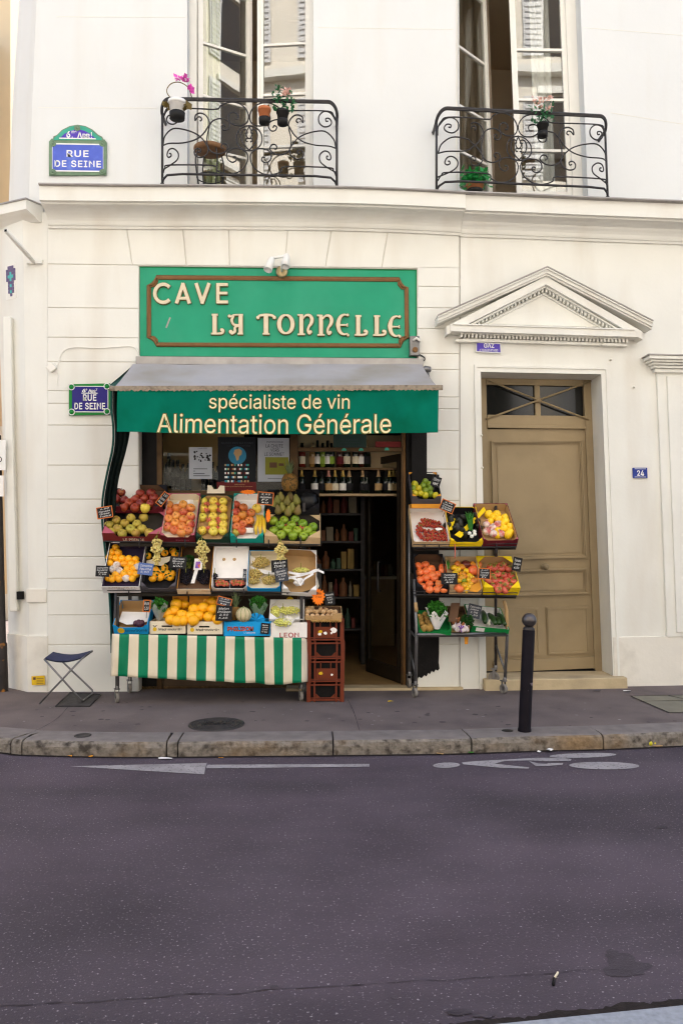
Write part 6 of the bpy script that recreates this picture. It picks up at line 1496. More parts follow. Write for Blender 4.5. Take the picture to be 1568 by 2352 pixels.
mb = MB(); rodpx(mb, ((266, 1362, YB+0.03), (262, 1460, YB+0.03), (264, 1500, YB+0.05)), 0.013, 8); part('side_tube', mb, 'dsteel', st)
# striped cloth round the foot
nxs = [258, 274.5, 297, 319, 341.5, 363.5, 386, 408, 430, 452.5, 475, 497, 517.5, 539.5, 562, 584.5, 606.5, 628, 650.5, 671.5, 692, 706]
mb = MB(); NV = 14; cols = []
for ui, u in enumerate(nxs):
    sub = [u] if ui == len(nxs)-1 else [u+(nxs[ui+1]-u)*k/4 for k in range(4)]
    for w in sub: cols.append((w, ui))
def cl(u, t):
    vt = 1456+(u-258)*0.022 if u < 700 else 1468; vb = 1553+(u-258)*0.052 if u < 640 else 1573-(u-640)*0.10
    v = vt+(vb-vt)*t; s = (u-258)/448; y = YB-0.065-0.02*t
    y += 0.016*math.sin(u*0.085+t*1.8)*t+0.014*math.sin(u*0.031+2)*t+0.020*mnoise.noise(Vector((u*0.035, t*2.2, 1)))*(0.3+t)+0.008*mnoise.noise(Vector((u*0.11, t*1.2, 7)))*t; v += 2.5*mnoise.noise(Vector((u*0.03, 0, 9)))*t
    if u > 690: y += (u-690)/16*0.10
    if u < 262: y += 0.03
    return P(u-(4*t if u < 300 else 2*t if u < 560 else -2*t if u < 640 else 0), v, y)
for i in range(len(cols)-1):
    for j in range(NV):
        q = [cl(cols[i][0], j/NV), cl(cols[i+1][0], j/NV), cl(cols[i+1][0], (j+1)/NV), cl(cols[i][0], (j+1)/NV)]
        k = cols[i][1] % 2; mb.add(q, [(0, 1, 2, 3)], k, True)
o = solo('striped_cloth', mb, ['cloth_white', 'cloth_green'], 'green and cream striped oilcloth hung round the foot of the left fruit stand', 'cloth')
sd = o.modifiers.new('thick', 'SOLIDIFY'); sd.thickness = 0.003; sd.offset = 1
# top tier
fA = crate('dark blue cardboard crate at the back of the top row with red apples', 258, 376, 1178, 1113, -0.16, 42, 0.09, 'card_black', 'card_brown', front=0.6, dip=0.4, mf='card_wine')
put(fA, 'redapple', C1, [(255, 270), (205, 325), (285, 335), (420, 280), (380, 330), (322, 362), (460, 325), (515, 278), (545, 322), (515, 370), (282, 402), (375, 405), (182, 392), (425, 368)], 0.05, 'dark red apple in the blue black crate at the back left of the top row', 'red apples in the back crate')
put(fA, 'yellowapple', C1, [(465, 408)], 0.055, 'single yellow apple at the front edge of the red apple crate')
fB = crate('dark red crate lettered LE PRINCE holding russet apples, left end of the top row', 237, 373, 1243, 1168, YT, 38, 0.105, 'card_red', 'card_black', vb1=1245, dip=0.62, corner=0.085, mb_='card_pink', texts=[('LE PRINCE', 0.52, 0.028, 0.21, 0.030, 'card_cream')])
put(fB, 'russet', C1, [(145, 560), (208, 515), (342, 495), (452, 492), (282, 545), (222, 590), (395, 548), (335, 595), (440, 592), (165, 622), (265, 632), (385, 628), (500, 628)], 0.055, 'russet green apple in the LE PRINCE crate', 'russet apples', 1.0)
fC = crate('pink edged crate of red and yellow apples on white paper', 371, 450, 1245, 1133, YT, 46, 0.10, 'card_pink', 'card_cream', dip=0.7, corner=0.05, mf='card_wine', texts=[('Pommes', 0.62, 0.03, 0.13, 0.024, 'card_pink')])
sheet(fC, C1, [(632, 640), (640, 420), (760, 345), (885, 325), (905, 420), (900, 640)], 0.012, 'paper_white', 'paper_liner', 'white paper lining under the red apples of the pink crate', 'paper', crumple=0.004)
put(fC, 'pinkapple', C1, [(680, 380), (800, 378), (865, 408), (740, 412), (675, 440), (805, 445), (740, 477), (865, 482), (670, 503), (805, 512), (733, 542), (860, 548), (668, 572), (790, 572), (722, 602), (845, 606), (785, 625)], 0.05, 'red and yellow apple on white paper in the pink crate', 'apples in the pink crate', 0.98)
fD = crate('dark green crate with three columns of yellow apples', 451, 528, 1247, 1137, YT, 46, 0.10, 'card_dgreen', 'card_tan', dip=0.55, corner=0.07)
put(fD, 'yellowapple', C1, [(975, 348), (975, 412), (970, 490), (970, 607), (1065, 345), (1065, 410), (1065, 485), (1065, 548), (1068, 612), (1155, 350), (1155, 415), (1155, 490), (1155, 555), (1150, 608)], 0.05, 'yellow apple in the dark green crate', 'yellow apples', 0.98)
def ruffle(fr, conv, pts, n, label):
    for i, (x, y) in enumerate(pts):
        mb = MB(); c = fr.hit(*conv(x, y), n); R = random.Random(i)
        for k in range(14):
            a = k*0.45; r = 0.03*R.uniform(0.6, 1.2); mb.add([c, c+fr.x*r*math.cos(a)+fr.a*r*math.sin(a)+fr.n*R.uniform(0, 0.03), c+fr.x*r*math.cos(a+0.5)+fr.a*r*math.sin(a+0.5)+fr.n*R.uniform(0, 0.03)], [(0, 1, 2)])
        solo('tissue_paper', mb, 'paper_coral', label, 'tissue paper', label)
ruffle(fD, C1, [(1010, 375), (1110, 370), (1010, 430), (1115, 430), (1025, 515), (1110, 505), (1120, 540), (1110, 585), (1015, 590)], 0.055, 'coral tissue paper crumpled between the yellow apples')
fE = crate('turquoise crate of orange red apples with bananas', 529, 606, 1246, 1133, YT, 46, 0.10, 'card_teal', 'paper_white', dip=0.6, corner=0.06)
put(fE, 'gala', C1, [(1265, 378), (1330, 405), (1262, 445), (1395, 452), (1325, 472), (1262, 507), (1390, 517), (1330, 547), (1275, 572), (1315, 605)], 0.05, 'orange red apple in the turquoise crate', 'apples in the turquoise crate', 0.98)
put(fE, 'yellowapple', C1, [(1450, 410)], 0.05, 'lone yellow apple in the upper right of the turquoise crate'); put(fE, 'russet', C1, [(1265, 622)], 0.045, 'lone green apple in the lower left corner of the turquoise crate', None, 0.8)
bn = thing('banana_bunch', 'small hand of bananas standing in the right of the turquoise crate', 'bananas', fE.hit(*C1(1480, 640), 0.05))
for i, (x0, x1, xb) in enumerate(((1462, 1440, 1450), (1485, 1478, 1472), (1510, 1515, 1492))):
    pts = crv([fE.hit(*C1(xb, 470), 0.07), fE.hit(*C1(x0, 510), 0.105), fE.hit(*C1(x1, 580), 0.105), fE.hit(*C1(x1+4, 640), 0.06)], 5); k = len(pts)
    mb = MB(); mb.tube(pts, [0.007+0.0125*math.sin(PI*min(1, (j+1.5)/(k+0.5)))**0.7 for j in range(k)], 8); part('banana', mb, FM['banana'], bn)
mb = MB(); q = fE.hit(*C1(1380, 595), 0.07); fE_ = solo('paper_tag', MB().obox(q-X3*0.04-Z3*0.03, X3*0.085, Z3*0.05, Y3*0.002), 'paper_white', 'small white label standing among the apples of the turquoise crate', 'label')
fruit('darktomato', fE.hit(*C1(1385, 578), 0.055), 'dark red fruit beside the white label in the turquoise crate', None, 0.75)
fG = crate('black crate of green brown pears at the back right of the top row', 612, 734, 1182, 1124, -0.14, 40, 0.085, 'card_black', 'card_black', dip=0.5, mf='card_black')
put(fG, 'pear', C2, [(905, 395), (1005, 390), (860, 430), (970, 440), (1075, 425), (820, 500), (920, 505), (870, 530), (1025, 508), (1085, 535), (980, 548)], 0.06, 'green brown pear standing in the black back crate', 'pears in the black crate', 1.0, up=(0, -0.15, 1), tip=0.25)
bg_ = MB(); R = random.Random(8)
cbag = fG.hit(*C2(1210, 430), 0.06)
bg_.ball(cbag, 0.10, 18, (1.0, 0.6, 1.0), jit=0.10); solo('plastic_bag', bg_, mat('black bag film', (0.012, 0.012, 0.014), 0.25, 0.2, 9), 'crumpled black plastic bag in the right of the pear crate', 'bag')
fF = crate('pale wooden crate of glossy green apples, right end of the top row', 607, 736, 1249, 1178, YT, 36, 0.10, 'wood', 'card_black', vb1=1253, dip=0.45, corner=0.09, mb_='wood')
put(fF, 'greenapple', C2, [(820, 655), (940, 645), (1060, 640), (893, 705), (1020, 700), (1145, 685), (1258, 720), (822, 765), (970, 760), (1085, 765), (1200, 760), (905, 805), (1035, 815), (1150, 820), (1262, 812)], 0.055, 'glossy green apple in the wooden crate', 'green apples', 1.05)
ruffle(fF, C2, [(900, 735), (1060, 690), (1140, 735), (960, 715)], 0.05, 'coral tissue paper between the green apples')
mb = MB(); q = P(495, 1133, -0.10); ptx = [(-0.09, 0), (-0.085, 0.085), (-0.045, 0.085), (-0.02, 0.045), (0.02, 0.045), (0.045, 0.085), (0.092, 0.08), (0.095, 0)]
mb.prism(ptx, q, X3, Vector((0, 0.15, 1)).normalized(), Vector((0, 0.005, 0))); solo('cardboard_flap', mb, 'card_cream', 'notched tan cardboard flap standing behind the yellow apples', 'cardboard')
# pineapples
def pineapple(u, vb, vt, vcrown, y, label, tilt=0.0, rr=0.062):
    b = P(u, vb, y); hgt = P(u, vt, y).z-b.z; hc = P(u, vcrown, y).z-b.z-hgt; t = thing('pineapple', label, 'pineapple', b); mb = MB(); n, k = 26, 22; vs = []; fs = []
    for i in range(k+1):
        z = i/k; r = rr*(math.sin(PI*(0.12+0.80*z))**0.45)
        for j in range(n):
            a = 2*PI*j/n; bump = 1+0.055*abs(math.sin(a*6.5+z*14))*abs(math.sin(a*6.5-z*14)); vs.append(b+Vector((r*bump*math.cos(a), r*bump*math.sin(a), hgt*z)))
    fs = [(i*n+j, i*n+(j+1) % n, (i+1)*n+(j+1) % n, (i+1)*n+j) for i in range(k) for j in range(n)]+[tuple(range(k*n, k*n+n))]; mb.add(vs, fs, 0, True); part('fruit_body', mb, FM['pineapple'], t)
    mb = MB(); R = random.Random(int(u))
    for i in range(30):
        a = i*2.4; q = i/30; o = b+Z3*(hgt-0.005); lean = 0.15+0.75*(1-q); l = hc*(0.55+0.5*q)*R.uniform(0.9, 1.1); d = Vector((math.cos(a)*lean, math.sin(a)*lean, 1)).normalized(); e = Vector((-math.sin(a), math.cos(a), 0))*0.009; out = Vector((math.cos(a), math.sin(a), -0.15))
        p0, p1, p2 = o+out*0.012, o+d*l*0.55, o+d*l+out*l*0.12*(1-q); mb.add([p0-e, p0+e, p1+e*0.9, p1-e*0.9, p2], [(0, 1, 2, 3), (3, 2, 4)])
    part('leaf_crown', mb, FM['pineleaf'], t); return t
pineapple(665, 1128, 1088, 1050, -0.06, 'pineapple with its crown standing in front of the shop window posters', rr=0.085)
# middle tier
fH = crate('white carton lettered LA SOCULENTE of stacked clementines', 237, 325, 1361, 1246, YM, 52, 0.11, 'card_white', 'card_purple', dip=0.98, corner=0.001, gusset=False, texts=[('LA SOCULENTE', 0.52, 0.092, 0.26, 0.024, 'card_tan', True), ('MURANTY', 0.72, 0.05, 0.12, 0.022, 'ink_black'), ('—', 0.5, 0.068, 0.07, 0.010, 'ink_black')])
put(fH, 'orange', C1, [(205, 752), (170, 795), (228, 800), (153, 840), (205, 848), (263, 850), (322, 852), (380, 857), (155, 890), (225, 892), (283, 897), (342, 900), (400, 902), (308, 940), (363, 942), (330, 982), (280, 985), (205, 995), (385, 990), (172, 1028), (235, 1026), (352, 1026), (140, 1022)], 0.06, 'small orange clementine in the LA SOCULENTE carton', 'clementines in the white carton', 0.98)
put(fH, 'whitewrap', C1, [(215, 910), (180, 945), (240, 958), (398, 925), (298, 1025)], 0.065, 'clementine wrapped in pale printed tissue', 'tissue wrapped clementines', 0.95)
fI = crate('dark crate of leafy mandarins under the blue price card', 326, 407, 1360, 1250, YM, 52, 0.11, 'card_grey', 'card_black', dip=0.62, corner=0.06, gusset=True)
put(fI, 'mandarin', C1, [(710, 780), (637, 800), (730, 815), (487, 827), (607, 970), (555, 950), (637, 932), (652, 978), (705, 987), (552, 985), (597, 1018), (652, 1005), (687, 1017), (532, 1026)], 0.055, 'leafy mandarin in the dark crate under the price cards', 'leafy mandarins', 0.95)
sheet(fI, C1, [(470, 868), (690, 830), (680, 870), (620, 915), (480, 905)], 0.05, 'card_cream', 'cardboard_flap', 'pale card divider across the mandarin crate', 'cardboard')
fJ = crate('tan carton of black grapes split by a white stake', 408, 485, 1364, 1250, YM, 52, 0.09, 'card_orange', 'card_brown', dip=0.97, corner=0.001, gusset=False, mf='card_cream', texts=[('PRODUIT', 0.82, 0.058, 0.06, 0.010, 'ink_red')])
heap(fJ, C1, [(825, 1000, 60, 75)], 0.0125, 70, 'blackgrape', 0.03, 'black grapes heaped left of the white stake', seed=3); heap(fJ, C1, [(985, 1010, 62, 65)], 0.0125, 70, 'blackgrape', 0.03, 'black grapes heaped right of the white stake', seed=4); heap(fJ, C1, [(1078, 1003, 22, 22)], 0.011, 14, 'blackgrape', 0.09, 'few black grapes spilling over the edge of the white carton', seed=5)
herb('thin dark green sprigs behind the black grapes', *C1(850, 880), 16, 14, YM+0.14, 'darkleaf', 120, 4, None, 'leaf_sprig', 'leaves', 0.02)
stk = thing('price_stake', 'white stake with a picture card of fruit planted in the black grapes', 'price stake', P(446, 1342, YM-0.05)); mb = MB(); A, B = P(443, 1340, YM-0.02), P(453, 1306, YM+0.0); mb.obox(A-X3*0.022, X3*0.036, Y3*0.002, B-A+X3*0.0); part('stake', mb, 'card_white', stk)
mb = MB(); A = P(444, 1309, YM-0.01); mb.obox(A, P(463, 1309, YM-0.01)-A, Y3*0.003, P(447, 1283, YM+0.01)-A); part('picture_card', mb, 'card_white', stk); mb = MB(); A = P(448, 1305, YM-0.014); mb.obox(A, X3*0.045, Y3*0.002, P(450, 1290, YM+0.0)-A); part('picture', mb, mat('violet print', (0.22, 0.10, 0.42), 0.6, 0.5, 40, blush=(0.6, 0.12, 0.02), bl=(0.5, 0.6), bsc=20), stk)
fK = crate('white carton standing open with a few red plums in its bottom trays', 487, 569, 1356, 1251, YM, 60, 0.085, 'card_white', 'paper_white', dip=0.5, corner=0.02, gusset=False)
mb = MB(); fK.box(mb, 0.02, fK.w-0.02, fK.L-0.13, fK.L-0.115, 0.012, 0.016); fK.box(mb, 0.13, 0.24, fK.L-0.034, fK.L-0.02, fK.hw-0.03, fK.hw-0.012); 
for x in (1160, 1252):
    c = fK.hit(*C1(x, 857), 0.013); mm = MB(); mm.lathe([(0.017, 0), (0.017, 0.003), (0.011, 0.004), (0.0, 0.001)], 14, c, fK.n); part('eyelet', mm, 'card_tan', fK.t)
mb = MB(); A, B = fK.loc(fK.hit(*C1(1075, 1030), 0.02)), fK.loc(fK.hit(*C1(1350, 1030), 0.02)); fK.box(mb, 0.014, fK.w-0.016, A[1]-0.01, A[1], 0.012, 0.06); part('flap', mb, 'card_white', fK.t)
mb = MB(); fK.box(mb, 0.02, fK.w/2-0.006, 0.008, A[1]-0.012, 0.009, 0.03); fK.box(mb, fK.w/2+0.006, fK.w-0.02, 0.008, A[1]-0.012, 0.009, 0.03); part('tray', mb, 'card_black', fK.t)
for nm, xs in (('left', [(1100, 1055), (1130, 1075), (1150, 1055), (1180, 1065), (1105, 1080), (1160, 1080), (1125, 1050), (1190, 1078)]), ('right', [(1235, 1060), (1260, 1050), (1290, 1060), (1320, 1052), (1245, 1075), (1275, 1072), (1310, 1075), (1330, 1070)])):
    put(fK, 'vinetomato', C1, xs, 0.055, 'small red tomato in the %s black tray of the open white carton' % nm, 'small tomatoes in the %s tray' % nm, 0.55)
fL = crate('blue edged carton of dull white grapes in paper bags', 568, 645, 1358, 1264, YM, 52, 0.09, 'card_blue', 'card_cream', dip=0.6, corner=0.02, gusset=False, mf='card_blue', texts=[('PHILIBON', 0.75, 0.072, 0.10, 0.014, 'paper_white')])
mb = MB(); fL.box(mb, 0.03, 0.14, fL.L-0.008, fL.L-0.0065, 0.06, 0.08); 
heap(fL, C2, [(680, 1105, 95, 55)], 0.012, 75, 'dullgrape', 0.03, 'white grapes in the upper paper bag of the blue carton', seed=6); heap(fL, C2, [(625, 1225, 70, 50), (600, 1310, 60, 30)], 0.012, 48, 'dullgrape', 0.03, 'white grapes in the lower left of the blue carton', seed=7); heap(fL, C2, [(770, 1300, 80, 42)], 0.012, 60, 'dullgrape', 0.03, 'white grapes in the lower right of the blue carton', seed=8)
sheet(fL, C2, [(555, 1140), (640, 1175), (850, 1210), (850, 1240), (730, 1235), (570, 1165)], 0.045, 'card_white', 'paper_liner', 'strip of pale paper between the grape bags of the blue carton', 'paper', crumple=0.006); sheet(fL, C2, [(560, 1025), (640, 1075), (570, 1120)], 0.04, 'card_white', 'paper_liner', 'folded pale paper in the upper left of the blue carton', 'paper')
fM = crate('battered white carton with loose straps and a few grapes', 647, 727, 1366, 1262, YM, 50, 0.11, 'card_white', 'card_tan', vb1=1370, dip=0.5, corner=0.07, mf='card_white', mb_='card_white')
heap(fM, C2, [(1120, 1195, 85, 28)], 0.012, 46, 'greengrape', 0.04, 'pale grapes at the back of the battered white carton', seed=9); heap(fM, C2, [(1010, 1300, 50, 14)], 0.012, 14, 'dullgrape', 0.06, 'last few dull grapes at the front of the battered white carton', seed=10)
mb = MB()
for pts in ([(985, 1280), (1110, 1250), (1240, 1215), (1320, 1185)], [(985, 1215), (1100, 1235), (1200, 1225), (1290, 1190), (1375, 1220)], [(1000, 1265), (1080, 1300), (1120, 1350), (1160, 1290), (1260, 1230)]):
    q = crv([fM.hit(*C2(x, y), 0.14) for x, y in pts], 5); w = fM.a*0.014; vs = []
    for p in q: vs += [p+w, p-w]
    mb.add(vs, [(2*i, 2*i+2, 2*i+3, 2*i+1) for i in range(len(q)-1)]); mb.add([p+fM.n*0.002 for p in vs], [(2*i, 2*i+2, 2*i+3, 2*i+1) for i in range(len(q)-1)])
mb.ball(fM.hit(*C2(1100, 1320), 0.11), 0.045, 12, (1.2, 0.5, 0.9), jit=0.25)
solo('plastic_strap', mb, 'paper_white', 'tangle of white plastic straps over the battered white carton', 'strap')
mb = MB(); A = P(727, 1372, YM+0.02); mb.add([A, P(738, 1368, YM+0.1), P(728, 1325, YM+0.05), A+Y3*0.004, P(738, 1368, YM+0.104), P(728, 1325, YM+0.054)], [(0, 1, 2), (3, 4, 5), (0, 1, 4, 3), (1, 2, 5, 4)]); solo('cardboard_flap', mb, 'card_cream', 'pale card flap at the right side of the battered white carton', 'cardboard')
# hanging grapes
bunch(361, 1232, 360, 1297, YT-0.06, 'whitegrape', 'white grapes hanging over the mandarin crate, leftmost bunch', seed=1); bunch(463, 1234, 466, 1305, YT-0.06, 'whitegrape', 'white grapes hanging over the black grapes', seed=2, wid=0.072); bunch(645, 1240, 645, 1306, YT-0.06, 'whitegrape', 'white grapes hanging in front of the blue grape carton', seed=3)
# bottom tier: upright cartons along the front
fN = crate('blue carton with an orange emblem, nearly empty, plums in its corner', 262, 342, 1456, 1378, YB, 34, 0.115, 'card_blue', 'card_tan', dip=0.72, corner=0.03, gusset=False, texts=[('Saveur', 0.48, 0.045, 0.10, 0.026, 'ink_black'), ('Sonié', 0.80, 0.05, 0.11, 0.036, 'ink_black')])
mb = MB(); c = fN.pt(0.075, -0.0045, 0.045); mb.prism([(0.034*math.cos(2*PI*i/20), 0.034*math.sin(2*PI*i/20)) for i in range(20)], c, fN.x, fN.n, -fN.a*0.001); part('emblem', mb, 'sticker', fN.t)
sheet(fN, C3, [(232, 840), (262, 755), (500, 760), (500, 835), (430, 860), (300, 870)], 0.06, 'paper_white', 'paper_liner', 'white paper sheet in the nearly empty blue carton', 'paper', crumple=0.004)
put(fN, 'plum', C3, [(385, 858), (410, 850), (435, 855), (415, 868)], 0.10, 'dark purple plum at the front of the nearly empty blue carton', 'purple plums')
def carton(label, u0, u1, vb, vt, mo, word, wm, y=None, depth=0.30, fr_word=(0.58, 0.36, 0.36), group='upright cartons in the bottom row', extra=None, slot=True):
    y = YB if y is None else y; a, b = P(u0, vb, y), P(u1, vt, y); w = b.x-a.x; h = b.z-a.z; t = thing('carton', label, 'carton', (a.x+w/2, y+depth/2, a.z), group); e = 0.006
    mb = MB(); mb.box(a.x, b.x, y, y+depth, a.z, a.z+e)
    mb.box(a.x, a.x+e, y+e, y+depth, a.z+e, b.z); mb.box(b.x-e, b.x, y+e, y+depth, a.z+e, b.z); mb.box(a.x+e, b.x-e, y+depth-e, y+depth, a.z+e, b.z); part('crate_body', mb, mo, t)
    mb = MB(); m = a.x+w*0.48; sw_, sh_ = w*0.15, h*0.065; sz = a.z+h*0.60
    if slot:
        mb.box(a.x, m-sw_, y, y+e, a.z+e, b.z); mb.box(m+sw_, b.x, y, y+e, a.z+e, b.z); mb.box(m-sw_, m+sw_, y, y+e, a.z+e, sz-sh_); mb.box(m-sw_, m+sw_, y, y+e, sz+sh_, b.z)
    else: mb.box(a.x, b.x, y, y+e, a.z+e, b.z)
    f = part('front_panel', mb, mo, t); mb = MB(); put_text(mb, word, (a.x+w*fr_word[0], y-0.002, a.z+h*fr_word[1]), X3, Z3, w=w*0.66 if slot else w*fr_word[2], h=h*0.20 if slot else h*0.32, bold=0.012); part('lettering', mb, wm, f)
    if slot:
        mb = MB(); mb.prism([(0.02*math.cos(2*PI*i/14), 0.02*math.sin(2*PI*i/14)) for i in range(14)], (a.x+w*0.14, y, a.z+h*0.36), X3, Z3, Vector((0, -0.0015, 0))); part('emblem', mb, 'sticker', f)
        mb = MB(); q = (a.x+w*0.14, y, a.z+h*0.60); mb.prism([(0, -0.01), (0.028, 0.012), (0.004, 0.006)], q, X3, Z3, Vector((0, -0.0015, 0))); mb.prism([(0, -0.01), (-0.004, 0.008), (-0.022, 0.010)], q, X3, Z3, Vector((0, -0.0018, 0))); part('emblem_leaf', mb, 'ink_black', f)
    if extra: extra(t, f, a, b, w, h, y)
    return t, a, b
carton('cream carton lettered Mademoiselle under the oranges, left one of two', 344, 426, 1456, 1427, 'card_cream', 'Mademoiselle', 'ink_black'); carton('cream carton lettered Mademoiselle under the oranges, right one of two', 430, 511, 1457.5, 1428, 'card_cream', 'Mademoiselle', 'ink_black')
fO = Fr(344, 1445, 512, 1446, YB+0.03, 30); fO.L = 0.3
put(fO, 'bigorange', C3, [(740, 690), (718, 750), (790, 785), (690, 825), (800, 832), (745, 835), (660, 770)], 0.10, 'large orange heaped in the left cream carton', 'large oranges in the left carton', 1.12); put(fO, 'bigorange', C3, [(812, 692)], 0.07, 'large orange at the back of the left cream carton', None, 1.0)
put(fO, 'bigorange', C3, [(1055, 670), (975, 722), (1065, 738), (895, 735), (935, 792), (1025, 802), (870, 800), (1105, 822), (890, 830)], 0.10, 'large orange heaped in the right cream carton', 'large oranges in the right carton', 1.12); put(fO, 'bigorange', C3, [(1000, 655)], 0.06, 'large shaded orange topmost at the back of the right cream carton', None, 1.0)
for u0, u1, lab in ((396, 431, 'tan board behind the oranges of the left cream carton'), (435, 500, 'tan board behind the oranges of the right cream carton')):
    mb = MB(); a, b = P(u0, 1430, YB+0.30), P(u1, 1366, YB+0.30); mb.box(a.x, b.x, YB+0.30, YB+0.306, a.z, b.z); solo('cardboard', mb, 'card_orange', lab, 'cardboard')
def phil(t, f, a, b, w, h, y):
    mb = MB(); put_text(mb, "L'ORIGINE", (a.x+w*0.55, y-0.002, a.z+h*0.22), X3, Z3, w=w*0.24, h=h*0.10); part('small_lettering', mb, 'paper_white', f)
    mb = MB(); put_text(mb, 'PHILIBON', (a.x+w*0.353, y-0.0012, a.z+h*0.49), X3, Z3, w=w*0.555, h=h*0.34, bold=0.05); part('lettering_shadow', mb, 'ink_black', f)
t_, a_, b_2 = carton('bright blue carton lettered PHILIBON under the melon', 514, 622, 1461, 1428, 'card_blue', 'PHILIBON', mat('orange print', (0.62, 0.10, 0.03), 0.6, 0.1, 20), slot=False, fr_word=(0.35, 0.5, 0.54), extra=phil)
card('black price card leaning on the right of the blue carton', 608.5, 1444, 20, 25, 6, YB-0.012, ['Melon', 'piece', '2,50', 'le kg'], None, pick=0.0, lean=0.02)
def leon(t, f, a, b, w, h, y):
    mb = MB(); mb.box(a.x+w*0.25, a.x+w*0.75, y-0.003, y, a.z+h*0.38, b.z-0.02); part('front_window', mb, 'paper_white', f)
carton('white carton lettered LEON full of green grapes', 620, 705, 1465, 1430, 'card_white', 'LEON', 'ink_red', slot=False, fr_word=(0.52, 0.17, 0.52), extra=leon)
fQ = crate('white carton of green grapes behind the LEON carton', 618, 699, 1436, 1377, YB+0.10, 40, 0.09, 'card_white', 'card_white', dip=0.5, corner=0.10, mb_='card_white')
heap(fQ, C4, [(680, 945, 50, 60), (830, 930, 120, 38)], 0.0125, 46, 'greengrape', 0.05, 'green grapes heaped at the back of the LEON cartons', seed=12); heap(fQ, C4, [(770, 1060, 95, 42)], 0.0125, 50, 'greengrape', 0.10, 'green grapes in the front of the LEON carton', seed=13)
fruit('lemon', P(*C4(842, 825), YB+0.33), 'single yellow fruit behind the green grapes', None, 1.05)
mb = MB(); q = fQ.hit(*C4(820, 1040), 0.13)
for i in range(9):
    a = i*0.7; mb.add([q, q+X3*0.05*math.cos(a)+Z3*0.05*math.sin(a)-Y3*0.02*(i % 2), q+X3*0.05*math.cos(a+0.5)+Z3*0.05*math.sin(a+0.5)], [(0, 1, 2)])
solo('tissue_paper', mb, 'paper_white', 'crumpled white tissue in the middle of the green grapes', 'tissue paper')
# between the cartons: herbs, pineapple, melon
herb('curly parsley in a clear bag standing left of the oranges', *C3(590, 705), 18, 17, YB+0.04, 'leaf', 420, 2, (-2, -32, FM['plastic'])); herb('curly parsley wrapped in grey paper behind the melon', *C3(1465, 690), 19, 19, YB+0.12, 'leaf', 420, 3, (-4, -36, 'slate_paper'if False else 'olive_enamel'))
pineapple(541, 1425, 1394, 1352, YB+0.14, 'pineapple with long grey green leaves behind the striped melon', rr=0.058)
mb = MB(); c = P(559.5, 1412, YB+0.02); n, k = 40, 16; r = 0.078; vs = []; fsm = []
for i in range(k+1):
    th = PI*i/k
    for j in range(n): a = 2*PI*j/n; rr2 = r*(1-0.045*abs(math.cos(a*5))**6); vs.append(c+Vector((rr2*math.sin(th)*math.cos(a), rr2*math.sin(th)*math.sin(a), r*0.93*math.cos(th))))
for i in range(k):
    for j in range(n):
        mb.add([vs[i*n+j], vs[i*n+(j+1) % n], vs[(i+1)*n+(j+1) % n], vs[(i+1)*n+j]], [(0, 1, 2, 3)], 1 if j % 4 in (3,) and False else 0, True)
mt = solo('melon', mb, FM['melon'], 'round ribbed pale melon on the blue carton', 'melon'); mb = MB()
for j in range(10):
    a = 2*PI*(j+0.0)/10; mb.tube([c+Vector((r*0.962*math.sin(PI*i/14)*math.cos(a), r*0.962*math.sin(PI*i/14)*math.sin(a), r*0.935*math.cos(PI*i/14))) for i in range(1, 14)], 0.0035, 5)
mb.tube([c+Z3*r*0.9, c+Z3*r*1.08], 0.006, 6); part('rib_line', mb, FM['melonline'], mt)
sb_ = MB(); q = P(588, 1424, YB+0.05); 
for i in range(12): a = i*0.6; sb_.add([q, q+Vector((0.09*math.cos(a), 0.02*math.sin(i), 0.07*math.sin(a))), q+Vector((0.09*math.cos(a+0.5), -0.02*math.sin(i*2), 0.07*math.sin(a+0.5)))], [(0, 1, 2)])
solo('tissue_paper', sb_, 'card_blue', 'crumpled blue tissue right of the melon', 'tissue paper')
# nut tray on the bottle crates
fR = crate('flat tan tray of walnuts on top of the brown bottle crates', 700, 786, 1424, 1392, YB+0.02, 16, 0.045, 'card_tan', 'card_brown', dip=0.95, corner=0.001, gusset=False)
put(fR, 'walnut', C4, [(1040, 945), (1065, 938), (1090, 905), (1110, 940), (1140, 945), (1165, 940), (1195, 935), (1215, 945), (1245, 930), (1270, 945), (1295, 940), (1320, 948), (1055, 905), (1030, 925), (1345, 945), (1180, 915), (1230, 920)], 0.045, 'brown walnut heaped in the flat tray', 'walnuts in the tray', 1.1); put(fR, 'walnut', C4, [(1035, 995), (1090, 993), (1145, 992), (1205, 996), (1260, 992), (1310, 990)], 0.02, 'brown walnut in the front net of the tray', 'walnuts at the front of the tray', 1.25)
mb = MB(); fR.box(mb, fR.w-0.10, fR.w-0.005, -0.02, -0.006, -0.005, 0.075); solo('cardboard', mb, 'card_tan', 'tan card end of the walnut tray', 'cardboard')
mb = MB(); a = fR.pt(0.03, -0.02, -0.012); n = 40; pts = [fR.pt(0.06+i*(fR.w-0.07)/n, -0.022, -0.002+0.006*math.sin(i*1.7)) for i in range(n+1)]; mb.tube(pts, 0.012, 6); solo('straw_rim', mb, mat('straw', (0.42, 0.25, 0.08), 0.8, 0.4, 60, 0.6, 120), 'straw coloured rim along the foot of the walnut tray', 'rim')
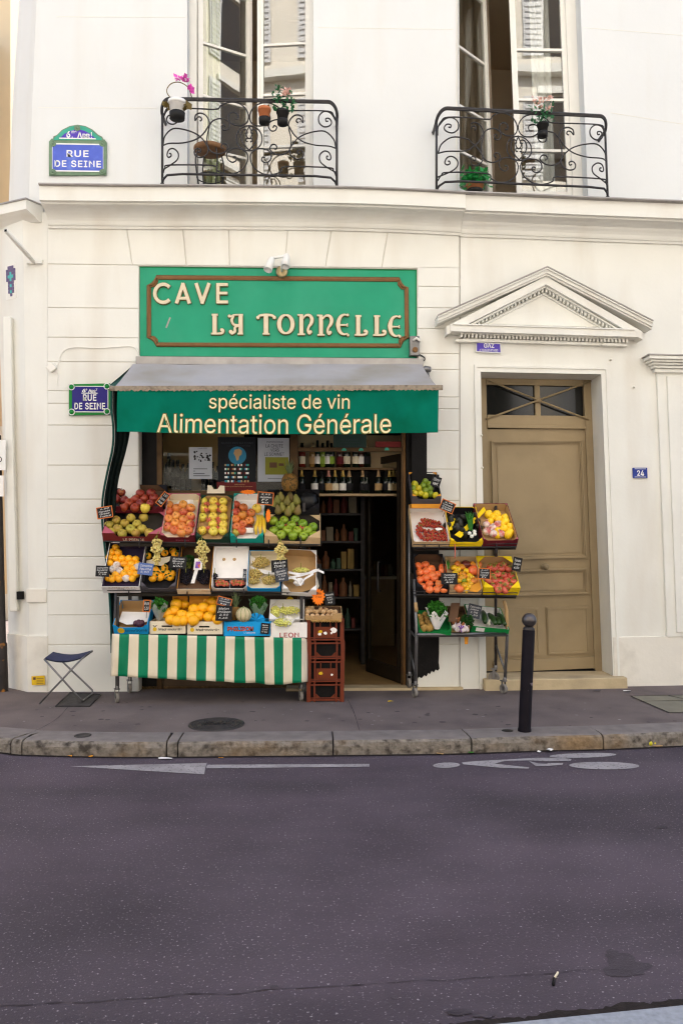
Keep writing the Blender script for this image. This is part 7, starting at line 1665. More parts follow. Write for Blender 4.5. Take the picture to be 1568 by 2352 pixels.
# bottle crates
def bottle_crate(panel):
    t = thing('bottle_crate', '', 'crate'); w, d = 0.372, 0.30; h = 0.232 if panel else 0.19; mb = MB(); c = w/2
    for sx in (-1, 1):
        for sy in (-1, 1): x = sx*(c-0.02); y = sy*(d/2-0.02); mb.box(x-0.02, x+0.02, y-0.02, y+0.02, 0.0, h)
        mb.box(sx*(c-0.078)-0.009, sx*(c-0.078)+0.009, -d/2+0.004, -d/2+0.014, 0, h)
    for sy in (-1, 1):
        y0 = min(sy*d/2, sy*(d/2-0.012)); mb.box(-c+0.04, c-0.04, y0, y0+0.012, 0.012, 0.028); mb.box(-c+0.04, c-0.04, y0, y0+0.012, h-0.028, h-0.012); mb.box(-c+0.04, c-0.04, y0+0.002, y0+0.01, 0.0335, 0.044)
    for sx in (-1, 1):
        x0 = min(sx*c, sx*(c-0.012)); mb.box(x0, x0+0.012, -d/2+0.04, d/2-0.04, 0.012, 0.044); mb.box(x0, x0+0.012, -d/2+0.04, d/2-0.04, h-0.044, h-0.012); mb.box(x0+0.002, x0+0.01, -d/2+0.04, d/2-0.04, 0.044, h-0.1)
    mb.box(-c+0.04, c-0.04, -d/2+0.04, d/2-0.04, 0.004, 0.012)
    part('frame', mb, 'crateplastic', t, local=True, bevel=0.002); mb = MB()
    if panel:
        mb.box(-c+0.09, c-0.09, -d/2+0.0035, -d/2+0.011, 0.046, h-0.085)
        for x in (-0.05, 0.05): mb.box(x-0.005, x+0.005, -d/2+0.003, -d/2+0.012, h-0.085, h-0.03)
    else:
        for sx in (-1, 1): mb.prism([(sx*(c-0.09), 0.044), (sx*(c-0.135), 0.044), (sx*(c-0.09), 0.085)], (0, -d/2+0.003, 0), X3, Z3, Vector((0, 0.008, 0)))
    part('front_panel', mb, 'brown_plastic', t, local=True, bevel=0.001)
    mb = MB(); mb.box(-c+0.025, c-0.025, -d/2+0.05, d/2-0.02, 0.014, h-0.02); part('bay_shade', mb, 'blackpaint', t, local=True); return t  # solid black block, stands for the shade inside the crate
x0 = P(748, 1606, YB).x; zz = 0.0; first = {}
for i, (pn, lab) in enumerate(((False, 'brown plastic bottle crate at the bottom of the stack beside the striped cloth'), (True, 'brown plastic bottle crate with two pale stickers, second from the pavement'), (False, 'open fronted brown bottle crate, second from the top of the stack'), (True, 'topmost brown bottle crate with torn white stickers under the walnut tray'))):
    t = first.get(pn)
    if t is None: t = bottle_crate(pn); first[pn] = t
    else: t = copy_tree(t)
    h = 0.232 if pn else 0.19; t.location = (x0+0.004*((i*7) % 3-1), YB+0.17, zz); zz += h-0.004; tag(t, lab, 'crate', 'brown bottle crates in the stack')
    if pn:
        for k, (dx, dz, r) in enumerate(((-0.05, 0.10, 0.022), (0.06, 0.085, 0.014)) if i == 1 else ((0.085, 0.115, 0.036), (-0.055, 0.075, 0.02), (0.0, 0.085, 0.02))):
            mb = MB(); R = random.Random(i*10+k); c = Vector((t.location.x+dx, YB+0.17-0.15+0.0025, t.location.z+dz)); mb.prism([(r*R.uniform(0.7, 1.1)*math.cos(2*PI*j/11), 0.8*r*R.uniform(0.7, 1.1)*math.sin(2*PI*j/11)) for j in range(11)], c, X3, Z3, Vector((0, -0.001, 0))); part('sticker', mb, 'paper_white' if k or i == 3 else 'sticker', t)
# price cards on the left stand
card('orange framed price card at the left end of the russet apples', 240.5, 1177, 36, 27, -9, YT-0.06, ['6,50', 'Canada', 'Grise', 'France'], 'orange_edge')
card('orange framed price card tilted between the red apples and the pink crate', 374, 1146, 17, 34, 38, YT+0.15, ['3,50', 'Pomme', 'Rouge'], 'orange_edge'); card('orange framed price card between the turquoise crate and the pears', 609.5, 1145, 37, 30, 5, YT-0.02, ['3,95', 'Golden', 'Fr', 'kg'], 'orange_edge')
card('black price card at the left end of the clementine carton', 235.5, 1312, 31, 25, 2, YM-0.07, ['Clémentine', 'Soculente', 'Corse', '7,95'], None); card('blue price card in front of the leafy mandarins', 334, 1307, 34, 27, 7, YM-0.08, ['Clémentine', 'feuille', '5,90'], None, 'slate_blue')
card('black price card reading Raisin Muscat above the black grapes', 409, 1292, 38, 27, 6, YM-0.06, ['Raisin', 'Muscat', '9,60', 'kilo'], None); card('black price card behind the hanging grapes at the blue carton', 642, 1300, 38, 28, -4, YM-0.02, ['Raisin', 'Italia', '6,90'], None); card('grey price card below the hanging grapes at the blue carton', 646, 1321, 30, 30, -8, YM-0.08, ['Raisin', 'Chasselas', '7,50', 'kg'], None, 'slate_grey')
card('narrow dark card at the right edge of the open white carton', 562, 1320, 8, 26, 2, YM-0.05, ['Prune', '4,90'], None, 'slate_grey'); card('orange framed card half hidden behind the parsley bag', 337, 1392, 17, 28, 2, YB-0.02, ['Prune', '5,50'], 'orange_edge')
card('pale red framed card above the melon price', 515, 1382, 34, 20, 15, YB-0.0, ['3,60', 'Orange', 'kg'], 'orange_edge', 'slate_grey'); card('black price card reading Melon Philibon beside the oranges', 514, 1409, 37, 35, 3, YB-0.04, ['Melon', 'Philibon', '2,50', '6,65'], None)
card('black price card behind the walnut tray', 757, 1375, 23, 29, -6, YB+0.10, ['Nouvelle', 'noix', '7,50', 'kg'], None)
star('orange star tag standing behind the walnuts', 731, 1371, 16, 21, YB+0.09, ('Noix', '7,50')); star('orange star tag lying above the turquoise crate', 570, 1130, 19, 6, YT+0.22); star('narrow orange star tag beside the bananas', 616, 1184, 6, 18, YT-0.03)
# ================================================================== the right stand
YR = -0.42
rk = thing('display_rack', 'grey steel produce rack on casters right of the shop doorway', 'rack', (P(1055, 1590, -0.3).x, -0.25, 0))
def rp(name, pts, r=0.014, m='steel', n=8): mb = MB(); rodpx(mb, pts, r, n); return part(name, mb, m, rk)
FL, FRt = G(954, 1603, 0), G(1159, 1594, 0)
lgs = [((955, 1580), (951, 1320), FL.y), ((1158, 1572), (1166, 1388), FRt.y)]
mb = MB(); mb.tube([Vector((FL.x, FL.y, 0.13)), P(956, 1450, FL.y), P(951, 1330, FL.y+0.04)], 0.017, 8); part('post', mb, 'steel', rk)
mb = MB(); mb.tube([Vector((FRt.x, FRt.y, 0.13)), P(1165, 1450, FRt.y), P(1163, 1404, FRt.y)], 0.017, 8); part('post', mb, 'steel', rk)
mb = MB(); mb.tube([P(1165, 1450, FRt.y-0.001), P(1163, 1402, FRt.y-0.001), P(1157, 1380, FRt.y+0.02)], 0.0185, 8); part('post_sleeve', mb, 'card_tan', rk)
mb = MB(); mb.tube([P(956, 1405, FL.y-0.004), P(954, 1384, FL.y-0.002)], 0.0185, 8); part('post_sleeve', mb, 'card_tan', rk)
BLp, BRp = Vector((P(940, 1570, -0.06).x, -0.06, 0.03)), Vector((P(1137, 1570, -0.05).x, -0.07, 0.075))
for p, zt_ in ((BLp, 1.9), (BRp, 2.0)): mb = MB(); mb.tube([p+Z3*0.13, p+Z3*1.1, Vector((p.x, p.y+0.0, zt_))], 0.016, 8); part('post', mb, 'steel' if zt_ < 2 else 'dsteel', rk)
caster(rk, FL, 0.05, 0.3); caster(rk, FRt, 0.05, 0.5); caster(rk, BLp, 0.05, 0.15); caster(rk, BRp, 0.06, 1.2)
for a, b in ((FL+Z3*0.62, BLp+Z3*0.62), (FRt+Z3*0.62, BRp+Z3*0.58), (FRt+Z3*0.24, BRp+Z3*0.42), (FL+Z3*0.24, BLp+Z3*0.42)):
    mb = MB(); mb.tube([a, b], 0.011, 6); part('brace', mb, 'steel', rk)
mb = MB(); rodpx(mb, ((957, 1458, FL.y-0.02), (1165, 1456, FRt.y-0.02)), 0.018, 8); part('front_bar', mb, 'steel', rk)
for v0, v1 in ((1257, 1255), (1365, 1368)):
    mb = MB(); rodpx(mb, ((948, v0-6, YR-0.03), (1188, v1-6, YR-0.03)), 0.005); rodpx(mb, ((950, v0+1, YR-0.01), (1186, v1+1, YR-0.01)), 0.009)
    for u in (975, 1008, 1107, 1140): rodpx(mb, ((u, v0-10, YR-0.025), (u, v0+2, YR-0.03), (u, v0+3, YR+0.04)), 0.006)
    part('rail', mb, 'dsteel', rk)
    a, b = P(950, v0+1, YR), P(1186, v1+1, YR); mb = MB(); mb.obox(a+Vector((0, 0.03, -0.03)), b-a, Vector((0, 0.28, 0.22)), Vector((0, -0.006, 0.01))); part('shelf', mb, 'board', rk)
mb = MB(); a, b = P(958, 1462, YR), P(1166, 1460, YR+0.02); mb.obox(a+Vector((0, 0, -0.01)), b-a, Vector((0, 0.32, 0.06)), Vector((0, 0, 0.012))); part('shelf', mb, 'dsteel', rk)
mb = MB(); rodpx(mb, ((1139, 1257, YR+0.02), (1139, 1278, YR+0.05)), 0.016); part('hanger', mb, 'dsteel', rk)
GR = 'produce crates on the right rack'
def crR(*a, **k): k.setdefault('group', GR); return crate(*a, **k)
fS = crR('dark grey crate of limes and yellow limes at the top of the right rack', 944, 1012, 1157, 1084, YR+0.16, 40, 0.10, 'card_grey', 'card_black', dip=0.6, corner=0.06, mb_='card_orange')
put(fS, 'limeyellow', C7, [(188, 255), (232, 305), (190, 360), (253, 362), (312, 385), (430, 385)], 0.05, 'yellow lime in the dark grey crate', 'yellow limes', 0.98); put(fS, 'lime', C7, [(312, 225), (285, 278), (355, 260), (172, 305), (365, 312), (315, 335), (372, 368)], 0.05, 'green lime in the dark grey crate', 'green limes', 0.98)
mb = MB(); a, b = P(945, 1159, YR+0.15), P(1013, 1153, YR+0.15); mb.box(a.x, b.x, YR+0.15, YR+0.4, a.z-0.035, b.z-0.02); solo('cardboard_tray', mb, 'card_orange', 'flat orange tan card tray under the lime crate', 'cardboard')
fT = crR('pale wooden crate of cherry tomatoes on white paper', 946, 1031, 1256, 1160, YR, 44, 0.10, 'wood', 'paper_white', dip=0.75, corner=0.001, gusset=False, slat=False)
R7 = random.Random(17)
for gi, (pts, lab) in enumerate((([(270, 668), (305, 662), (340, 668), (370, 675), (400, 682), (430, 690), (468, 695), (295, 690), (350, 700)], 'vine of cherry tomatoes topmost in the pale wooden crate'), ([(245, 712), (275, 715), (310, 720), (370, 722), (400, 735), (435, 735), (470, 745), (500, 750), (340, 715), (220, 745), (255, 755)], 'vine of cherry tomatoes second from the top in the wooden crate'), ([(215, 785), (250, 775), (290, 790), (310, 790), (350, 790), (395, 800), (420, 790), (455, 815), (490, 800), (520, 770), (525, 800)], 'vine of cherry tomatoes in the middle of the wooden crate'), ([(220, 825), (255, 835), (300, 830), (330, 835), (365, 845), (395, 825), (440, 850), (480, 840), (515, 850), (550, 835), (560, 860)], 'vine of cherry tomatoes below the middle of the wooden crate'), ([(250, 860), (285, 880), (325, 885), (370, 880), (400, 865), (440, 880), (470, 880), (510, 880), (545, 885), (345, 865)], 'vine of cherry tomatoes along the front of the wooden crate'))):
    t = thing('cherry_tomato_vine', lab, 'cherry tomatoes', fT.hit(*C7(*pts[0]), 0.03)); mb = MB(); P3 = [fT.hit(*C7(x, y), 0.035+0.01*(i % 2)) for i, (x, y) in enumerate(pts)]+[fT.hit(*C7(min(x+14, 560), y+19), 0.03+0.012*(i % 2)) for i, (x, y) in enumerate(pts)]
    for p in P3: mb.ball(p, 0.0165, 10)
    part('berries', mb, FM['cherry'], t)['kind'] = 'stuff'; mb = MB(); mb.tube(crv(sorted([p+fT.n*0.012 for p in P3], key=lambda p: p.x), 2), 0.0022, 5); part('stalk', mb, FM['greenstem'], t)
mb = MB(); c = fT.hit(*C7(468, 775), 0.06); mb.prism([(0.038*math.cos(2*PI*i/16), 0.018*math.sin(2*PI*i/16)) for i in range(16)], c, fT.x, fT.a, fT.n*0.002); solo('paper_tag', mb, 'paper_white', 'white oval label lying on the cherry tomatoes', 'label')
fU = crR('bright yellow crate of avocados with spring onions', 1031, 1107, 1257, 1164, YR, 44, 0.10, 'card_yellow', 'card_black', dip=0.75, corner=0.05, mb_='card_yellow')
put(fU, 'avocado', C7, [(600, 640), (570, 735), (690, 690), (640, 780), (765, 650), (720, 720), (690, 770), (930, 760), (890, 640), (780, 850), (610, 690), (740, 800), (910, 700)], 0.05, 'dark avocado in the yellow crate', 'avocados', 1.05)
for pts, lab in (([(650, 845), (720, 880), (840, 750), (1015, 560), (990, 520), (900, 620), (790, 730)], 'yellow card strip lying across the avocados'), ([(585, 790), (620, 790), (660, 660), (630, 650), (595, 720)], 'narrow yellow card strip at the left of the avocados')): sheet(fU, C7, pts, 0.075, 'card_yellow', 'card_strip', lab, 'card strip', 0.004)
so = thing('spring_onion_bunch', 'bunch of white spring onions standing in the yellow crate', 'spring onions', fU.hit(*C7(850, 850), 0.1))
for i, (x, y) in enumerate(((825, 825), (880, 805), (850, 860), (885, 835))):
    mb = MB(); mb.ball(fU.hit(*C7(x, y), 0.105), 0.021, 12, (1, 1, 0.95)); part('bulb', mb, FM['onion'], so)
mb = MB(); R = random.Random(6)
for i in range(22):
    b = fU.hit(*C7(840+R.uniform(-20, 25), 790), 0.105+R.uniform(-0.015, 0.015)); m_ = fU.hit(*C7(835+R.uniform(-30, 30), 690), 0.115+R.uniform(-0.02, 0.02)); e = fU.hit(*C7(825+R.uniform(-55, 50), 585+R.uniform(-20, 40)), 0.10+R.uniform(-0.02, 0.02)); mb.tube(crv([b, m_, e], 3), [0.006]*3+[0.005]*3+[0.0015], 5)
part('leaves', mb, FM['leaf'], so)
fV = crR('wine red carton of lemons, some wrapped in printed tissue', 1104, 1186, 1257, 1156, YR, 44, 0.115, 'card_wine', 'card_tan', dip=0.85, corner=0.03, mb_='card_pink', vb1=1256, texts=[('Sorrento', 0.5, 0.055, 0.09, 0.028, 'card_pink')], y1=YR+0.02)
put(fV, 'lemon', C7, [(1045, 605), (1140, 605), (1230, 645), (1095, 650), (1155, 660), (1060, 690), (1240, 685), (1290, 750), (1220, 770), (1290, 812), (1155, 800), (1270, 842), (1150, 845), (1200, 720)], 0.055, 'yellow lemon in the wine red carton', 'lemons', 1.0); put(fV, 'wrap', C7, [(1150, 722), (1022, 722), (1090, 762), (1025, 805), (1190, 832), (1100, 828)], 0.062, 'lemon wrapped in pink printed tissue in the wine red carton', 'wrapped lemons', 1.0)
# second tier
fW = crR('black crate of orange red tomatoes on the right rack', 955, 1026, 1364, 1272, YR, 44, 0.115, 'card_black', 'card_brown', dip=0.45, corner=0.07)
put(fW, 'tomato', C7, [(235, 1205), (310, 1190), (380, 1240), (245, 1280), (320, 1265), (510, 1220), (515, 1260), (460, 1300), (395, 1310), (320, 1340), (420, 1350), (240, 1365)], 0.055, 'orange red tomato in the black crate', 'round tomatoes', 1.0); put(fW, 'tomato', C8, [(235, 178), (310, 205), (385, 205), (450, 205), (310, 150), (410, 150)], 0.055, 'orange red tomato in the black crate', 'round tomatoes', 1.0)
fX = crR('pale wooden crate of mixed yellow and red tomatoes', 1030, 1105, 1366, 1278, YR, 44, 0.10, 'wood', 'wood', dip=0.7, corner=0.001, gusset=False)
put(fX, 'mixtomato', C7, [(690, 1185), (735, 1215), (740, 1300), (740, 1340), (880, 1380), (865, 1185), (760, 1325), (930, 1190)], 0.05, 'red or orange tomato in the mixed wooden crate', 'mixed red tomatoes', 1.1); put(fX, 'yellowtomato', C7, [(690, 1245), (790, 1258), (820, 1318), (705, 1372), (820, 1365), (640, 1220), (660, 1290), (850, 1340)], 0.05, 'yellow tomato in the mixed wooden crate', 'mixed yellow tomatoes', 1.0)
put(fX, 'darktomato', C7, [(785, 1182)], 0.06, 'very dark round tomato topmost in the mixed crate'); put(fX, 'tomato', C7, [(868, 1255)], 0.06, 'large ribbed red tomato right of the middle in the mixed crate', None, 1.25); put(fX, 'tomato', C8, [(605, 195)], 0.06, 'large ribbed orange tomato at the front of the mixed crate', None, 1.2); put(fX, 'lime', C7, [(758, 1378)], 0.05, 'small green tomato in the mixed crate', None, 0.85)
put(fX, 'mixtomato', C8, [(660, 165), (740, 185), (760, 120), (720, 150), (800, 120)], 0.05, 'red or orange tomato in the mixed wooden crate', 'mixed red tomatoes', 1.05); put(fX, 'yellowtomato', C8, [(680, 215), (710, 180)], 0.05, 'yellow tomato in the mixed wooden crate', 'mixed yellow tomatoes', 1.0)
sheet(fX, C8, [(710, 225), (740, 165), (830, 120), (845, 190), (790, 235)], 0.085, 'card_orange', 'printed_card', 'orange and white printed card at the front of the mixed tomatoes', 'card', 0.003)
mb = MB(); R = random.Random(9)
for i in range(14):
    b = fX.hit(*C7(575+R.uniform(-15, 15), 1235), 0.07); e = fX.hit(*C7(575+R.uniform(-35, 35), 1125+R.uniform(-20, 20)), 0.09); mb.tube([b, b.lerp(e, 0.5)+X3*R.uniform(-0.01, 0.01), e], [0.006, 0.005, 0.001], 5)
solo('chive_bunch', mb, FM['leaf'], 'short green stalks at the upper left of the mixed tomatoes', 'herbs')
fY = crR('yellow edged carton of red vine tomatoes on the right rack', 1106, 1190, 1366, 1277, YR, 44, 0.115, 'card_yellow', 'card_tan', dip=0.35, corner=0.10, mb_='card_yellow', vb1=1367, y1=YR+0.02)
put(fY, 'vinetomato', C7, [(1070, 1215), (1150, 1205), (1210, 1195), (1110, 1232), (1190, 1237), (1280, 1240), (1150, 1300), (1220, 1317), (1090, 1332), (1310, 1322), (1260, 1377), (1180, 1382), (1340, 1372), (1045, 1382)], 0.055, 'red vine tomato in the yellow edged carton', 'vine tomatoes', 1.1); put(fY, 'vinetomato', C8, [(910, 135), (940, 175), (1000, 205), (1065, 215), (1120, 180), (1070, 160), (1160, 125), (1010, 165), (960, 120)], 0.055, 'red vine tomato in the yellow edged carton', 'vine tomatoes', 1.1)
# bottom tray
fZ = crR('green crate with brown kiwis at the left of the bottom shelf', 961, 1036, 1459, 1402, FL.y+0.02, 28, 0.085, 'card_green', 'card_green', dip=0.5, corner=0.02, gusset=False)
put(fZ, 'kiwi', C8, [(215, 485), (265, 460), (280, 500), (230, 550), (290, 535), (320, 560), (265, 585), (320, 590), (225, 510), (250, 600), (300, 600)], 0.05, 'brown kiwi in the green crate', 'kiwis', 1.15)
herb('leafy green lettuce in a paper bag on the bottom shelf', *C8(385, 430), 22, 24, FL.y+0.05, 'leaf', 520, 7, (-6, -40, 'card_white'), 'lettuce', 'lettuce', 0.024)
fGa = crR('open brown carton of garlic and shallots on the bottom shelf', 1033, 1078, 1452, 1392, FL.y+0.05, 30, 0.07, 'card_tan', 'card_brown', dip=0.6, corner=0.001, gusset=False)
put(fGa, 'garlic', C8, [(560, 585), (590, 605), (660, 590), (680, 610), (605, 570), (650, 615)], 0.06, 'white violet garlic bulb at the front of the bottom shelf', 'garlic bulbs', 1.0, up=(0, -0.4, 0.8)); put(fGa, 'shallot', C8, [(540, 515), (570, 520), (600, 515), (555, 535), (650, 560)], 0.075, 'reddish shallot above the garlic', 'shallots', 1.0)
mb = MB(); q = fGa.hit(*C8(625, 600), 0.075)
for i in range(10): a = i*0.66; mb.add([q, q+X3*0.045*math.cos(a)+Z3*0.035*math.sin(a)-Y3*0.012*(i % 2), q+X3*0.045*math.cos(a+0.4)+Z3*0.035*math.sin(a+0.4)], [(0, 1, 2)])
solo('net_bag', mb, mat('violet net', (0.16, 0.03, 0.34), 0.6, 0.2, 30), 'scrap of violet net among the garlic', 'net')
herb('dark herbs drooping beside the garlic', *C8(690, 530), 13, 16, FL.y+0.06, 'darkleaf', 160, 9, None, 'herb_bunch', 'herbs', 0.02)
mb = MB(); R = random.Random(4)
for i in range(18):
    a = fGa.hit(*C8(640+R.uniform(-20, 30), 520), 0.07); b = fGa.hit(*C8(590+R.uniform(-50, 60), 440+R.uniform(-25, 30)), 0.08+R.uniform(-0.02, 0.02)); mb.tube([a, a.lerp(b, 0.5)+X3*R.uniform(-0.02, 0.02), b], 0.0022, 4)
solo('dry_stalks', mb, FM['stem'], 'dry brown stalks above the shallots', 'stalks')
mb = MB(); a = P(1031, 1440, FL.y+0.03); mb.obox(P(1029, 1428, FL.y+0.04), X3*0.09, Y3*0.004, P(1036, 1385, FL.y+0.14)-P(1029, 1428, FL.y+0.04)); solo('paper_bag', mb, 'card_brown', 'folded dark brown paper behind the lettuce and the shallots', 'paper bag')
mb = MB()
A0, A1 = P(1080, 1452, FRt.y-0.02), P(1171, 1462, FRt.y-0.0)
fC8 = crR('green carton of cucumbers tipped towards the street at the right of the bottom shelf', 1079, 1166, 1452, 1392, FRt.y-0.04, 30, 0.085, 'card_green', 'card_white', vb1=1461, dip=0.97, corner=0.001, gusset=False, y1=FRt.y-0.02)
mb = MB(); fC8.box(mb, 0.05, 0.14, -0.008, -0.0045, 0.025, 0.07); part('paper_label', mb, 'card_white', fC8.t)
for i, ((x0, y0), (x1, y1)) in enumerate((((845, 430), (868, 540)), ((905, 455), (972, 552)), ((1000, 455), (1068, 562)), ((975, 490), (1012, 552)))):
    a, b = fC8.hit(*C8(x0, y0), 0.075), fC8.hit(*C8(x1, y1), 0.10); pts = crv([a, a.lerp(b, 0.5)+fC8.n*0.012, b], 5); k = len(pts); mb = MB(); mb.tube(pts, [0.031*math.sin(PI*(0.12+0.76*j/(k-1)))**0.5 for j in range(k)], 10)
    solo('cucumber', mb, FM['cucumber'], 'dark green cucumber in the tipped green carton', 'cucumber', 'cucumbers')
fruit('onion', fC8.hit(*C8(905, 545), 0.06), 'small white bulb between the cucumbers')
mb = MB(); q = [P(1010, 1458, FL.y+0.1), P(1076, 1458, FL.y+0.1), P(1074, 1480, FL.y+0.08), P(1067, 1480, FL.y+0.08), P(1066, 1464, FL.y+0.09), P(1012, 1462, FL.y+0.09)]; mb.add(q+[p+Y3*0.004 for p in q], [tuple(range(6)), tuple(range(11, 5, -1))]); solo('cardboard_flap', mb, 'card_orange', 'brown card flap hanging under the bottom shelf of the right rack', 'cardboard')
card('black card at the right corner of the lime crate', 1001, 1106, 22, 24, 18, YR+0.10, ['Citron', 'vert'], None); card('orange framed price card tilted over the cherry tomatoes', 1027, 1163, 34, 26, 24, YR+0.04, ['4,90', 'Tomate', 'Cerise', 'grappe'], 'orange_edge'); card('black price card in front of the round tomatoes', 1031.5, 1329, 38, 27, 1, YR-0.10, ['Tomate', 'Grappe', '3,40', 'kg'], None); card('orange framed price card between the mixed and the vine tomatoes', 1112, 1318, 29, 26, 4, YR-0.09, ['3,60', 'Tomate', 'Coeur', 'Fr'], 'orange_edge'); card('black price card at the right end of the vine tomatoes', 1187, 1296, 21, 32, 12, YR+0.02, ['Tomate', 'Grappe', '4,50'], None); card('dark price card leaning in the cucumber carton', 1089, 1404, 31, 31, 14, FRt.y-0.02, ['Concombre', 'pièce', '1,50', '6,50'], None, 'slate_grey')
mb = MB(); R = random.Random(2); rodp = [P(1044, 1250, YR-0.05), P(1045, 1265, YR-0.05), P(1044, 1283, YR-0.04)]; mb.tube(crv(rodp, 4), 0.005, 6); solo('ribbon_strip', mb, 'paper_coral', 'thin coral ribbon hanging from the upper rail of the right rack', 'ribbon')
# ================================================================== street things
bo = G(1204, 1680, 0.004); tp = P(1214, 1447, bo.y+0.005)
t = thing('bollard', 'dark chipped steel bollard with a ball top near the kerb', 'bollard', bo); mb = MB(); ax = (tp-bo); L = ax.length; mb.lathe([(0.056, 0), (0.056, 0.02), (0.052, 0.03), (0.052, L-0.006), (0.048, L), (0, L)], 28, bo, ax); part('post', mb, 'bollard', t)
mb = MB(); axn = ax.normalized(); mb.lathe([(0.046, L), (0.05, L+0.010), (0.040, L+0.022), (0.03, L+0.03)], 24, bo, ax); part('collar', mb, 'dsteel', t); mb = MB(); mb.ball(bo+axn*(L+0.083), 0.062, 28); part('ball_top', mb, mat('polished dark steel', (0.10, 0.09, 0.09), 0.28, 0.2, 9, metal=0.7), t)
# folding stool
t = thing('folding_stool', 'navy canvas folding stool with crossed steel legs against the corner wall', 'stool', G(152, 1610, 0))
ys0, ys1 = G(93, 1615, 0).y, G(212, 1592, 0).y
f1 = G(91, 1616, 0.012); f2 = G(188, 1612, 0.012); b1 = G(118, 1590, 0.012) ; b2 = G(214, 1592, 0.012)
zs_ = P(150, 1503, f1.y).z
T_fl, T_fr = P(102, 1515, f1.y), P(188, 1513, f1.y); T_bl, T_br = P(122, 1500, f1.y+0.26), P(212, 1496, f1.y+0.26)
rs = 0.0095
mb = MB(); mb.tube(crv([T_fl, f2+Vector((-0.01, 0, 0.02)), f2+Vector((0.0, 0.02, 0.0)), b2+Vector((0, -0.02, 0)), b2+Vector((-0.01, 0, 0.03)), T_bl], 1), rs, 8); part('leg_frame', mb, 'steel', t)
mb = MB(); mb.tube(crv([T_fr, f1, f1+Vector((0.02, 0.26, 0)), T_br], 1)[:2], rs, 8); mb.tube([T_br, f1+Vector((0.03, 0.27, 0))], rs, 8) if False else None; part('leg_frame', mb, 'steel', t)
mb = MB(); mb.tube([T_br, T_fr], rs, 8); mb.tube([T_bl, T_fl], rs, 8); part('seat_rod', mb, 'steel', t)
mb = MB(); vs = []; n = 14; m = 6
for j in range(m+1):
    for i in range(n+1):
        s = i/n; p = T_fl.lerp(T_bl, j/m).lerp(T_fr.lerp(T_br, j/m), s); p.z -= 0.035*math.sin(PI*s)*(0.7+0.3*math.cos(j)); p.z += 0.012; vs.append(p)
mb.add(vs, [(j*(n+1)+i, j*(n+1)+i+1, (j+1)*(n+1)+i+1, (j+1)*(n+1)+i) for j in range(m) for i in range(n)], 0, True); mb.add([p-Z3*0.012 for p in vs], [(j*(n+1)+i, j*(n+1)+i+1, (j+1)*(n+1)+i+1, (j+1)*(n+1)+i) for j in range(m) for i in range(n)], 0, True); part('seat', mb, 'navycloth', t)
# pole with a sign plate at the left edge
pb = G(8, 1588, 0); t = thing('street_pole', 'rusty dark pole at the left edge carrying a small rounded sign plate', 'pole', pb)
ptop = P(-6, 1000, pb.y); mb = MB(); ax = ptop-pb; mb.lathe([(0.048, 0), (0.048, 0.5), (0.038, 0.52), (0.036, ax.length)], 16, pb, ax); part('post', mb, mat('rusty dark paint', (0.03, 0.024, 0.022), 0.6, 0.3, 8, spots=((0.30, 0.12, 0.02), 7, (0.6, 0.66))), t)
mb = MB(); a, b = P(-30, 1080, pb.y-0.06), P(13, 1010, pb.y-0.06); mb.box(a.x, b.x, a.y, a.y+0.008, a.z, b.z); part('sign_plate', mb, 'white_enamel', t, bevel=0.03); mb = MB(); c = P(-3, 1055, pb.y-0.062); mb.tube([c+Vector((0.03*math.cos(2*PI*i/16), 0, 0.03*math.sin(2*PI*i/16))) for i in range(16)], 0.004, 5, True); part('symbol', mb, 'ink_black', t)
mb = MB(); a, b = P(-30, 1140, pb.y-0.055), P(8, 1092, pb.y-0.055); mb.box(a.x, b.x, a.y, a.y+0.003, a.z, b.z); part('paper_notice', mb, 'paper_white', t)
# balcony things
def pot(name, label, u, vt, vb, wtop, y, m, liner='blackrubber'):
    c = P(u, vb, y); h = P(u, vt, y).z-c.z; w = wtop/215/2*(y+D)/D; t = thing(name, label, 'flower pot', c); mb = MB(); mb.lathe([(0, 0), (w*0.72, 0), (w*0.95, h*0.8), (w*1.05, h*0.8), (w*1.05, h), (w*0.9, h), (w*0.85, h*0.85), (0, h*0.85)], 18, c); part('pot_body', mb, m, t)
    mb = MB(); mb.lathe([(0, -0.012), (w*0.85, -0.012), (w*0.9, h*0.3), (w*0.86, h*0.3)], 16, c); part('saucer', mb, liner, t); return t, c, h, w
def bloom(parent, name, c, R_, pts, m, ls, cnt=1):
    mb = MB()
    for p in pts:
        for k in range(cnt):
            d = Vector((R_.uniform(-1, 1), R_.uniform(-1, 0.5), R_.uniform(-0.5, 1))).normalized(); e = d.orthogonal().normalized(); l = ls*R_.uniform(0.7, 1.3)
            mb.add([p, p+e*l*0.5+d*l*0.5, p+d*l*1.1, p-e*l*0.5+d*l*0.5], [(0, 1, 2, 3)])
    return part(name, mb, m, parent)
pinkm = mat('magenta petal', (0.72, 0.10, 0.48), 0.5, 0.2, 20); palem = mat('pale pink petal', (0.78, 0.50, 0.42), 0.5, 0.12, 20); R = random.Random(12)
yB = YU-0.36
t, c, h, w = pot('orchid_pot', 'white pot with a magenta orchid hung on the left end of the left balcony', 407, 232, 270, 40, yB, 'white_enamel')
mb = MB(); st1 = crv([P(400, 235, yB), P(383, 210, yB), (P(392, 192, yB)), P(412, 188, yB), P(432, 200, yB), P(440, 222, yB)], 5); mb.tube(st1, 0.005, 6); part('flower_stem', mb, FM['stem'], t)
